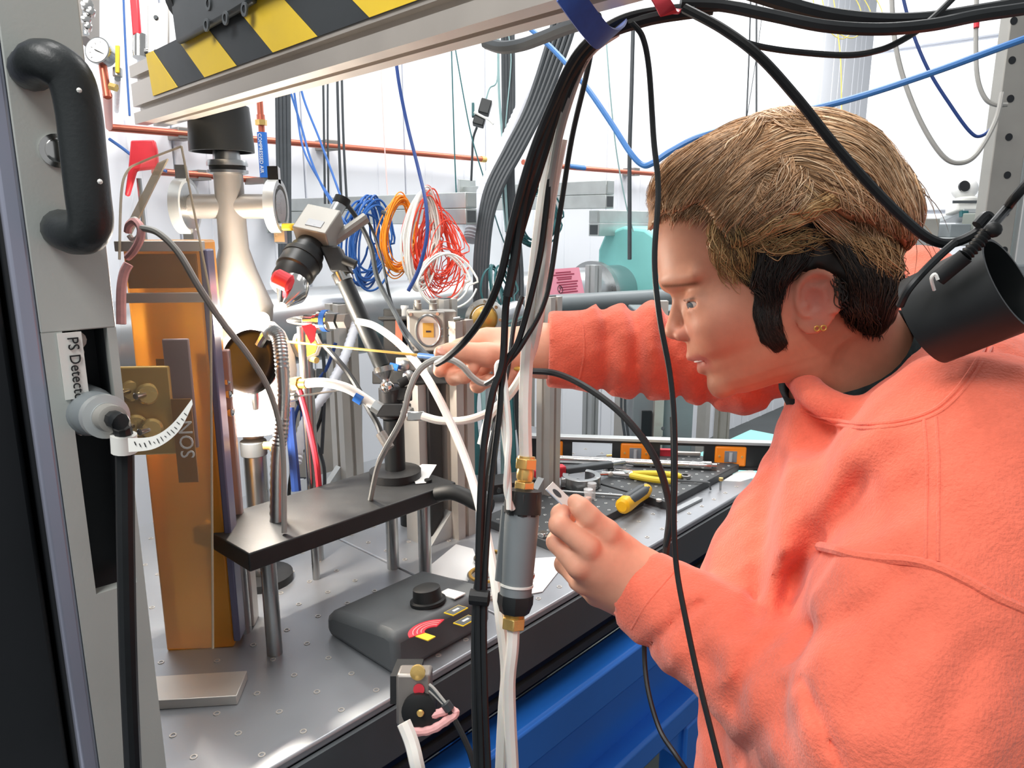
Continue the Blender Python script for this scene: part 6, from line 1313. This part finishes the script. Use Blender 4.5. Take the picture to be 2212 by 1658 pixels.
# --- inline filter
fl_t = thing('inline_filter', 'hanging grey inline filter cartridge with black caps and brass fittings', 'filter', W(1110, 1370, .72))
f0, f1 = W(1137, 992, .722), W(1108, 1360, .72); fd = (f1 - f0).normalized(); FL = (f1 - f0).length
def fz(py): return FL * (py - 992) / (1360 - 992)
MB().hexnut(f0 + fd * fz(990), f0 + fd * fz(1012), 0.0113).build('hex_nut', 'brass', fl_t, bevel=.0008); MB().lathe(f0 + fd * fz(1010), fd, [(0, .0075), (.004, .0085), (.010, .0085), (.013, .007)], 20).build('brass_body', 'brass', fl_t)
MB().hexnut(f0 + fd * fz(1040), f0 + fd * fz(1056), 0.0106).build('hex_nut', 'brass', fl_t, bevel=.0008); MB().lathe(f0 + fd * fz(985), fd, [(0, .0085), (.004, .0092), (.006, .0085)], 20).build('cap_ring', 'brass', fl_t)
MB().lathe(f0 + fd * fz(1060), fd, [(-.003, .0100), (0, .0172), (.002, .0180), (fz(1110) - fz(1060), .0180)], 8).build('upper_cap', 'black_satin', fl_t)
MB().lathe(f0 + fd * fz(1058), fd, [(0, .0175), (fz(1106) - fz(1058), .0184)], 28).build('upper_cap', 'black_satin', fl_t)
MB().lathe(f0 + fd * fz(1106), fd, [(0, .0168), (fz(1130) - fz(1106), .0170), (fz(1250) - fz(1106), .0158), (fz(1290) - fz(1106), .0150)], 28).build('cartridge', 'pvc_grey', fl_t)
MB().lathe(f0 + fd * fz(1092) - CR * .0155 + CF * .003, fd, [(0, .0050), (fz(1255) - fz(1092), .0060)], 16).build('side_tube', 'pvc_grey', fl_t)
MB().ring(f0 + fd * fz(1262), fd, .0165, .014, .0022, 28).build('white_seal', 'label_white', fl_t); MB().lathe(f0 + fd * fz(1264), fd, [(0, .0155), (fz(1284) - fz(1264), .0155)], 28).build('lower_sleeve', 'pvc_grey', fl_t)
MB().lathe(f0 + fd * fz(1283), fd, [(0, .0175), (fz(1302) - fz(1283), .0175), (fz(1322) - fz(1283), .0145)], 8).build('lower_cap', 'black_satin', fl_t)
MB().lathe(f0 + fd * fz(1320), fd, [(0, .0105), (fz(1334) - fz(1320), .0098)], 20).build('clear_neck', 'gold', fl_t); MB().hexnut(f0 + fd * fz(1332), f0 + fd * fz(1356), 0.0121).build('hex_nut', 'brass', fl_t, bevel=.0008)
# --- sample holder in the near hand
shd = thing('sample_holder', 'small white slotted sample holder pinched between thumb and finger', 'holder', W(1228, 1088, .722))
h0, h1 = W(1186, 1048, .716), W(1232, 1092, .722); hdv = (h1 - h0); HL = hdv.length; hdv.normalize(); hwv = (CR * .7 + CU * .6); hwv = (hwv - hdv * hwv.dot(hdv)).normalized(); hnv = hdv.cross(hwv)
MB().prism([(0, -.0052), (0, .0052), (HL, .0052), (HL, -.0052)], h0, hdv, hwv, hnv, .0009).build('strip', 'label_white', shd); MB().prism([(0, -.0052), (0, -.0042), (HL, -.0042), (HL, -.0052)], h0 + hnv * .0009, hdv, hwv, hnv, .0012).build('lip', 'teflon_blue', shd)
for s_ in (1, -1): MB().prism([(.011 + .0058 * math.cos(a), .0022 * math.sin(a)) for a in np.linspace(0, 6.283, 21)[:-1]], h0 + hnv * (.00095 if s_ > 0 else -.0001), hdv, hwv, hnv * s_, .0003).build('oval_slot', 'dark_grey', shd)
# --- wand hose
cb('black_hose', 'black hose leaving the cuff and drooping past the spirit level', [(1146, 801, .915), (1200, 806, .90), (1260, 832, .86), (1330, 882, .83), (1385, 942, .81), (1420, 1000, .80), (1440, 1060, .80), (1447, 1110, .80), (1442, 1160, .80), (1436, 1210, .80), (1425, 1260, .80)], .0040, 'cable_black', 'hose')
tag(MB().cyl(W(1112, 795, .925), W(1150, 801, .915), .0030, 10).build('brass_ferrule', 'gold'), 'brass ferrule between the fingers and the black hose', 'ferrule')
# --- loose cables nearest the viewer
cb('thin_cable', 'thin black cable hanging in front of the forehead and sleeve', [(1365, 50, .545), (1388, 80, .545), (1402, 150, .545), (1412, 300, .545), (1422, 410, .545), (1414, 560, .545), (1424, 680, .545), (1446, 800, .55), (1456, 900, .55), (1458, 1020, .55), (1456, 1130, .55), (1462, 1230, .55), (1482, 1340, .54), (1512, 1480, .53), (1556, 1658, .515), (1600, 1850, .50)], .0021, 'cable_black')
cb('thin_cable', 'thin black cable twisted with the one over the sleeve', [(1440, 1180, .565), (1452, 1120, .56), (1454, 1000, .555), (1452, 900, .556)], .0018, 'cable_black')
cb('cable', 'dark cable running across the blond hair to the black cylinder', [(1478, 18, .53), (1560, 62, .52), (1640, 122, .51), (1720, 210, .51), (1800, 310, .51), (1880, 400, .51), (1950, 470, .51), (2005, 514, .51), (2050, 526, .51), (2100, 508, .505), (2136, 478, .50), (2130, 466, .50), (2110, 486, .50)], .0034, 'cable_black')
cb('cable', 'black cable branching along the wall above the head', [(1590, 84, .535), (1640, 100, .55), (1720, 112, .56), (1830, 119, .56), (1900, 108, .56), (1950, 86, .56), (2000, 52, .56), (2060, -5, .56), (2140, -90, .56), (2400, -500, .56)], .0024, 'cable_black')
cb('thick_cable', 'lower thick black cable sagging along the top edge', [(1470, 8, .56), (1560, 12, .56), (1660, 32, .555), (1780, 56, .55), (1900, 63, .55), (2010, 54, .55), (2110, 34, .55), (2230, 16, .55), (2500, -30, .55), (3200, -200, .55)], .0046, 'cable_black')
cb('thick_cable', 'upper thick black cable sagging along the top edge', [(1600, -22, .57), (1690, 6, .57), (1790, 32, .57), (1900, 44, .57), (2000, 42, .57), (2100, 28, .57), (2230, 4, .57), (2500, -60, .57), (3200, -240, .57)], .0058, 'cable_black')
cb('thick_cable', 'dark cable resting under the gantry beam left of the strap', [(1050, 92, .74), (1085, 102, .72), (1130, 96, .70), (1180, 78, .67), (1230, 58, .64), (1290, 40, .61)], .0060, 'cable_dark')
cb('cable', 'black cable dropping in front of the blue frame below the sleeve', [(1420, 1270, .84), (1396, 1340, .83), (1392, 1410, .82), (1400, 1490, .80), (1425, 1575, .78), (1460, 1630, .76), (1500, 1690, .75), (1560, 1800, .74)], .0028, 'cable_black')
# --- black cylinder hanging at the shoulder
bc = thing('black_cylinder', 'open black lens hood cylinder hanging above the shoulder on a cable', 'cylinder', W(2060, 780, .52))
q0, q1 = W(1998, 692, .535), W(2142, 604, .525); qd = (q1 - q0).normalized(); qd = ((W(2142, 604, .52) - W(2003, 694, .52)).normalized() * .67 - CF * .74).normalized(); QL = .050
MB().lathe(q0, qd, [(0, .0300), (.001, .0335), (.0585, .0335), (.0585, .0312), (.003, .0310)], 44, cap=False).build('shell', 'black_satin', bc); MB().lathe(q0, qd, [(0, .0315), (.003, .0315)], 44).build('end_wall', 'black_satin', bc)
MB().cyl(W(2026, 602, .480), W(2086, 552, .468), .0052, 14).build('strain_relief', 'black_rubber', bc)
rb_ = crom([W(2084, 553, .468), W(2110, 528, .466), W(2132, 500, .465)], 8); MB().tube(rb_, [.0045 if i % 2 else .0034 for i in range(len(rb_))], 12).build('ribbed_boot', 'black_rubber', bc)
MB().tube(crom([W(2126, 506, .466), W(2145, 485, .466), W(2175, 450, .485), W(2215, 400, .470), W(2400, 190, .470), W(2800, -300, .47)], 6), .0030, 10).build('cable', 'cable_black', bc); MB().sphere(W(2146, 496, .462), .0050, 12).build('knob', 'black_rubber', bc)
MB().tube(crom([W(2018, 626, .483), W(2012, 602, .478), W(2020, 592, .476), W(2026, 604, .476)], 5), .0012, 6).build('white_wire', 'label_white', bc)
MB().tube(crom([W(2062, 524, .50), W(2030, 552, .495), W(1990, 592, .49), W(1960, 628, .492), W(1944, 660, .50)], 6), .0026, 8).build('lead', 'cable_black', bc)
# --- grey cable in front of the acrylic guard
cb('grey_cable', 'grey cable sloping from the acrylic guard down across the mirror dish', [(300, 492, .785), (340, 502, .78), (385, 545, .78), (430, 620, .79), (480, 695, .82), (535, 765, .86), (578, 835, .90), (602, 910, .93), (612, 990, .94), (614, 1150, .94)], .0036, 'cable_grey')
cb('grey_cable', 'grey cable looping over the fingers of the gripping hand', [(800, 1080, 1.06), (815, 1010, .98), (834, 968, .93), (868, 905, .89), (884, 845, .875), (905, 800, .87), (938, 777, .865), (972, 776, .86), (998, 790, .86), (1018, 812, .865), (1040, 827, .87), (1062, 826, .875), (1072, 816, .885)], .0038, 'cable_grey')
# --- hoses and cables on the table side
cb('red_hose', 'red tube dropping behind the gooseneck', [(646, 842, 1.10), (660, 890, 1.10), (672, 940, 1.10), (684, 1000, 1.10), (690, 1060, 1.12)], .0045, 'red', 'hose')
cb('blue_hose', 'dark blue tube standing behind the gooseneck', [(625, 880, 1.12), (628, 930, 1.12), (634, 990, 1.12), (640, 1060, 1.12)], .0075, 'cable_navy', 'hose')
gp = crom([W(768, 700, 1.5), W(745, 770, 1.45), W(710, 840, 1.40), W(660, 910, 1.35), (W(640, 1000, 1.32))], 16)
tag(MB().tube(gp, [.010 if i % 2 else .0085 for i in range(len(gp))], 12).build('corrugated_tube', 'conduit'), 'pale corrugated tube crossing behind the black rod', 'hose')
cb('black_cable', 'black probe cable slanting down between the fittings', [(700, 745, 1.12), (740, 790, 1.10), (768, 830, 1.08), (795, 880, 1.05), (815, 915, 1.04), (826, 945, 1.03)], .0042, 'cable_black')
tag(MB().cyl(W(822, 935, 1.035), W(842, 968, 1.03), .0075, 12).build('coax_plug', 'steel_dull'), 'small coax plug at the end of the slanting probe cable', 'connector')
for i, (x0, x1, y0, m_, lab) in enumerate(((668, 655, 700, 'cable_navy', 'navy cable dangling behind the gas fitting'), (690, 700, 720, 'cable_dark', 'dark cable dangling below the camera rod'), (725, 640, 740, 'cable_navy', 'navy cable crossing behind the socket panel'), (640, 700, 860, 'cable_dark', 'dark cable criss-crossing behind the gooseneck'), (700, 630, 870, 'cable_black', 'black cable criss-crossing behind the red tube'))):
    cb('loose_cable', lab, [(x0, y0, 1.42), ((x0 * 2 + x1) / 3 + 6, y0 + 60, 1.42), (x1, y0 + 150, 1.42), (x1 - 5, y0 + 260, 1.42)], .0035, m_)
cb('black_cable', 'black cable hanging from the camera plug behind the rod', [(741, 432, 1.17), (770, 470, 1.20), (800, 530, 1.22), (815, 600, 1.22), (845, 660, 1.2), (880, 720, 1.15), (915, 760, 1.08), (935, 775, 1.03)], .0040, 'cable_dark')
cb('grey_cable', 'thin grey cable leaving the camera side plug in a long arc', [(790, 470, 1.18), (806, 500, 1.2), (825, 560, 1.22), (842, 640, 1.22), (862, 700, 1.2), (890, 755, 1.14), (905, 790, 1.1)], .0022, 'cable_dark')
# --- blue hose strung across the hall
cb('blue_hose', 'sky blue air hose strung from the beam across behind the head', [(1120, 40, 1.75), (1150, 66, 1.72), (1200, 112, 1.68), (1262, 182, 1.62), (1318, 262, 1.58), (1362, 330, 1.55), (1388, 356, 1.54), (1410, 352, 1.53), (1450, 326, 1.52), (1520, 292, 1.50), (1640, 262, 1.48), (1830, 216, 1.42), (2010, 158, 1.36), (2225, 80, 1.30), (2500, -10, 1.25)], .0062, 'cable_sky', 'hose')
# --- wall cable drops  (label, points, radius, colour)
drops = [
 ('slim blue cable slanting across the wall beside the compressed air pipe', [(612, 150, 2.0), (650, 270, 2.0), (670, 340, 1.95), (700, 410, 1.9), (738, 470, 1.85), (760, 500, 1.85)], .0032, 'cable_blue'),
 ('slim blue cable crossing the other toward the camera', [(636, 120, 2.0), (655, 210, 2.0), (690, 300, 1.95), (720, 380, 1.9), (745, 450, 1.85)], .0032, 'cable_blue'),
 ('slim blue cable curving left of the hanging pair', [(622, 100, 2.05), (640, 230, 2.05), (655, 320, 2.0), (690, 390, 1.95), (730, 450, 1.9)], .0030, 'cable_blue'),
 ('navy cable hanging from the beam past the red fibre coil', [(852, 100, 1.75), (862, 180, 1.75), (880, 270, 1.75), (905, 370, 1.73), (920, 440, 1.70), (922, 510, 1.68), (905, 580, 1.67), (882, 628, 1.66)], .0045, 'cable_navy'),
 ('dark cable pair hanging on the wall, first strand', [(698, 160, 2.2), (700, 300, 2.2), (702, 440, 2.2)], .0035, 'cable_dark'), ('dark cable pair hanging on the wall, second strand', [(708, 160, 2.2), (708, 300, 2.2), (710, 440, 2.2)], .0030, 'cable_dark'),
 ('dark wall cable nearest the pipe clip', [(728, 150, 2.2), (732, 300, 2.2), (738, 450, 2.2)], .0042, 'cable_dark'), ('dark wall cable just beside the pipe clip', [(738, 150, 2.2), (742, 300, 2.2), (750, 450, 2.2)], .0038, 'cable_dark'),
 ('pale red wire hanging down the wall above the orange coil', [(822, 120, 2.25), (830, 300, 2.25), (838, 430, 2.25)], .0018, 'fibre_pink'),
 ('thin green wire falling straight from the beam', [(974, 60, 2.2), (978, 200, 2.2), (982, 330, 2.2), (986, 430, 2.2)], .0022, 'cable_teal'), ('thin green wire bowing toward the cable bundles', [(976, 60, 2.2), (1000, 200, 2.2), (1020, 300, 2.2), (1050, 400, 2.2), (1080, 500, 2.15), (1110, 570, 2.1)], .0022, 'cable_teal'),
 ('pale green cable hanging before the corrugated conduit', [(1076, 60, 2.15), (1078, 200, 2.15), (1088, 330, 2.15), (1094, 450, 2.12), (1100, 560, 2.1)], .0042, 'cable_palegreen'), ('pale green cable with a wide bow', [(1096, 60, 2.15), (1104, 130, 2.15), (1094, 250, 2.15), (1084, 380, 2.15), (1092, 500, 2.1)], .0020, 'cable_palegreen'),
 ('thin grey wire hanging by the blue hose', [(1308, 60, 2.3), (1318, 200, 2.3), (1332, 330, 2.3), (1352, 440, 2.3), (1368, 500, 2.3)], .0022, 'cable_palegreen'),
 ('thick dark cable falling straight beside the blue hose bend', [(1368, 40, 2.3), (1364, 200, 2.3), (1360, 330, 2.3), (1360, 450, 2.3), (1360, 560, 2.3)], .0068, 'cable_dark'),
 ('thin dark wire above the head, first', [(1622, -20, 2.4), (1618, 120, 2.4), (1612, 260, 2.4)], .0026, 'cable_dark'), ('thin dark wire above the head, second', [(1634, -20, 2.4), (1634, 120, 2.4), (1634, 260, 2.4)], .0030, 'cable_dark'),
 ('fine slanting wire above the head', [(1650, 0, 2.4), (1640, 80, 2.4), (1622, 200, 2.4), (1612, 260, 2.4)], .0012, 'cable_dark'),
 ('blue line running down the wall by the gauge', [(266, -20, 2.0), (272, 120, 2.0), (280, 250, 2.0)], .0028, 'cable_blue'), ('blue wire passing behind the red flag', [(236, 300, 1.9), (262, 318, 1.9), (300, 345, 1.9), (360, 370, 1.9)], .0040, 'cable_blue'),
]
for lab, pts, r_, m_ in drops: cb('hanging_cable', lab, pts, r_, m_, k=6, n=6)
for lab, pts, r_, m_ in (('grey cable looping down beside the rack upright', [(1925, -30, 1.6), (1932, 80, 1.6), (1952, 170, 1.6), (1990, 265, 1.6), (2035, 335, 1.6), (2072, 352, 1.6), (2110, 332, 1.6), (2150, 262, 1.6), (2165, 200, 1.6)], .0052, 'cable_grey'), ('blue cable looping toward the rack upright', [(1945, -30, 1.62), (1968, 60, 1.62), (2005, 150, 1.62), (2055, 230, 1.62), (2095, 284, 1.62), (2118, 294, 1.62), (2145, 272, 1.62), (2160, 230, 1.62)], .0036, 'cable_navy'), ('pale cable with red end hooking toward the rack upright', [(2110, -30, 1.62), (2108, 100, 1.62), (2112, 170, 1.62), (2128, 212, 1.62), (2150, 226, 1.62), (2175, 226, 1.62)], .0048, 'cable_grey')): cb('looping_cable', lab, pts, r_, m_)
tag(MB().cyl(W(2110, 38, 1.615), W(2109, 60, 1.615), .0058, 10).build('red_sleeve', 'red_bright'), 'red sleeve on the pale looping cable', 'sleeve')
for i, (x, y) in enumerate(((1790, 0), (1812, 6), (1836, 2))):
    P_ = [(x - 40, y - 30, 2.2), (x - 20, y + 40 + i * 6, 2.2), (x + 30, y + 84 - i * 8, 2.2), (x + 70, y + 30, 2.2), (x + 40, y - 30, 2.2)]; cb('yellow_fibre', ('yellow fibre loop highest on the wall', 'yellow fibre loop in the middle on the wall', 'yellow fibre loop nearest the thick cables')[i], P_, .0014, 'fibre_yellow', n=5)
cb('yellow_fibre', 'single yellow fibre falling straight behind the head', [(1808, 60, 2.2), (1816, 130, 2.2), (1818, 240, 2.2)], .0018, 'fibre_yellow', n=5)
# --- bundles: black trunk cables and corrugated conduit
for i in range(4): cb('trunk_cable', ('black trunk cable at the edge of the vertical bundle', 'second black trunk cable of the vertical bundle', 'third black trunk cable of the vertical bundle', 'last black trunk cable of the vertical bundle')[i], [(1086 + i * 7, 40, 2.16), (1088 + i * 7, 200, 2.16), (1090 + i * 6, 400, 2.14), (1098 + i * 8, 520, 2.12), (1100 + i * 9, 640, 2.1), (1090 + i * 8, 800, 2.05), (1080 + i * 10, 1000, 2.0), (1080 + i * 10, 1150, 2.0)], .0062, 'cable_dark')
for i in range(5): cb('trunk_cable', ('outermost', 'second', 'middle', 'fourth', 'innermost')[i] + ' black cable of the slanting wall bundle', [(1250 - i * 12, 20, 2.02), (1226 - i * 11, 100, 2.02), (1175 - i * 9, 230, 2.02), (1130 - i * 9, 320, 2.0), (1086 - i * 8, 400, 1.98), (1062 - i * 6, 470, 1.97), (1052 - i * 6, 560, 1.96), (1048 - i * 5, 660, 1.95)], .0072, 'cable_dark')
for i in range(4): cb('trunk_cable', ('first', 'second', 'third', 'fourth')[i] + ' black cable of the bundle beside the compressed air pipe', [(598 + i * 8, 120, 2.15), (600 + i * 8, 300, 2.15), (604 + i * 7, 480, 2.14), (608 + i * 7, 640, 2.12), (612 + i * 6, 760, 2.1)], .0065, 'cable_dark')
gp = crom([W(1225, 20, 2.1), W(1185, 110, 2.1), W(1130, 230, 2.1), W(1080, 340, 2.08), W(1040, 430, 2.05), W(1015, 520, 2.02)], 22)
tag(MB().tube(gp, [.0215 if i % 2 else .0195 for i in range(len(gp))], 14).build('corrugated_conduit', 'conduit'), 'white corrugated conduit slanting down the wall beside black cables', 'conduit')
# --- fibre coils on the strut rail
def coil(name, label, c, rx, ry, d, turns, r_, m_, jx=4, jy=6, lean=0, group=None, tilt=0.):
    P = []; rg = random.Random(hash(label) % 999 if False else len(label) * 7 + int(c[0])); n = 22
    for t in range(turns):
        ox, oy, ax, ay, dz = rg.gauss(0, jx), rg.gauss(0, jy), rx + rg.gauss(0, jx), ry + rg.gauss(0, jy), rg.uniform(-.02, .02)
        for i in range(n):
            a = 2 * math.pi * i / n; f = i / n; yy = math.sin(a); P.append(W(c[0] + ox + ax * math.cos(a) * (1 - .25 * max(0, yy)) + lean * yy, c[1] + oy * (1 if yy < 0 else .4) - ay * yy, d + dz + .035 * math.cos(a + tilt)))
    k = thing(name, label, 'coil', W(c[0], c[1] + ry, d), group); MB().tube(crom(P, 2), r_, 5).build('fibre', m_, k); return k
coil('fibre_coil', 'orange fibre coil draped over the strut rail', (862, 506), 34, 78, 1.86, 26, .0016, 'fibre_orange', 4, 7, 4); tag(MB().tube([W(826, 458, 1.83), W(842, 466, 1.82)], .006, 8).build('coil_tie', 'cable_dark'), 'dark tie around the orange fibre coil', 'cable tie')
coil('fibre_coil', 'tangled red fibre coil below the strut rail', (945, 540), 36, 78, 1.85, 30, .0013, 'fibre_red', 11, 12, -4)
coil('fibre_coil', 'white and pink fibre coil looped over the strut rail', (912, 512), 32, 96, 1.80, 14, .0026, 'cable_white', 5, 8, 6); coil('fibre_coil', 'coral fibre strands mixed into the white coil', (918, 500), 30, 84, 1.81, 9, .0020, 'fibre_red', 5, 8, 6)
coil('cable_coil', 'blue cable coil draped over the strut rail beside the camera', (792, 520), 36, 84, 1.95, 14, .0030, 'cable_blue', 10, 10, 8); coil('cable_coil', 'large loose pale loop hanging below the coils', (960, 610), 60, 60, 1.78, 3, .0028, 'hose_white', 6, 8, 0); coil('cable_coil', 'thin red loop hanging below the red coil', (965, 590), 55, 62, 1.79, 2, .0014, 'fibre_red', 8, 6, 0)
coil('cable_coil', 'dark green cable coil hung on the far strut rail', (1160, 468), 44, 60, 2.35, 16, .0028, 'cable_teal', 5, 5, 4); coil('cable_coil', 'green cable coil wrapped around the vacuum pipe', (1080, 626), 18, 52, 1.92, 6, .0028, 'cable_teal', 8, 4, -10)
# --- dark green leads behind the posts
for i in range(7):
    x = 1008 + i * 19; cb('drop_lead', ('dark green lead nearest the short post', 'dark green lead left of the loop', 'grey green lead behind the loop', 'dark lead behind the hanging bundle', 'grey lead behind the thick hose', 'dark green lead beside the tall post', 'black lead touching the tall post')[i], [(x, 690, 1.72), (x + 6 * math.sin(i * 2), 780, 1.7), (x - 6 * math.cos(i), 880, 1.68), (x + 4, 980, 1.66), (x + 6, 1100, 1.66)], .005 + .002 * (i % 3), ('cable_teal', 'cable_teal', 'cable_palegreen', 'cable_dark', 'cable_palegreen', 'cable_teal', 'cable_black')[i])
for i, (x, lab) in enumerate(((1346, 'dark wall lead beyond the drooping hose, first'), (1354, 'dark wall lead beyond the drooping hose, second'), (1212, 'dark green lead beside the tall slotted post'))): cb('drop_lead', lab, [(x, 780, 2.3), (x - 4, 880, 2.3), (x + (4 if i < 2 else -6), 950, 2.3), (x, 1000, 2.3)], .004, 'cable_dark')
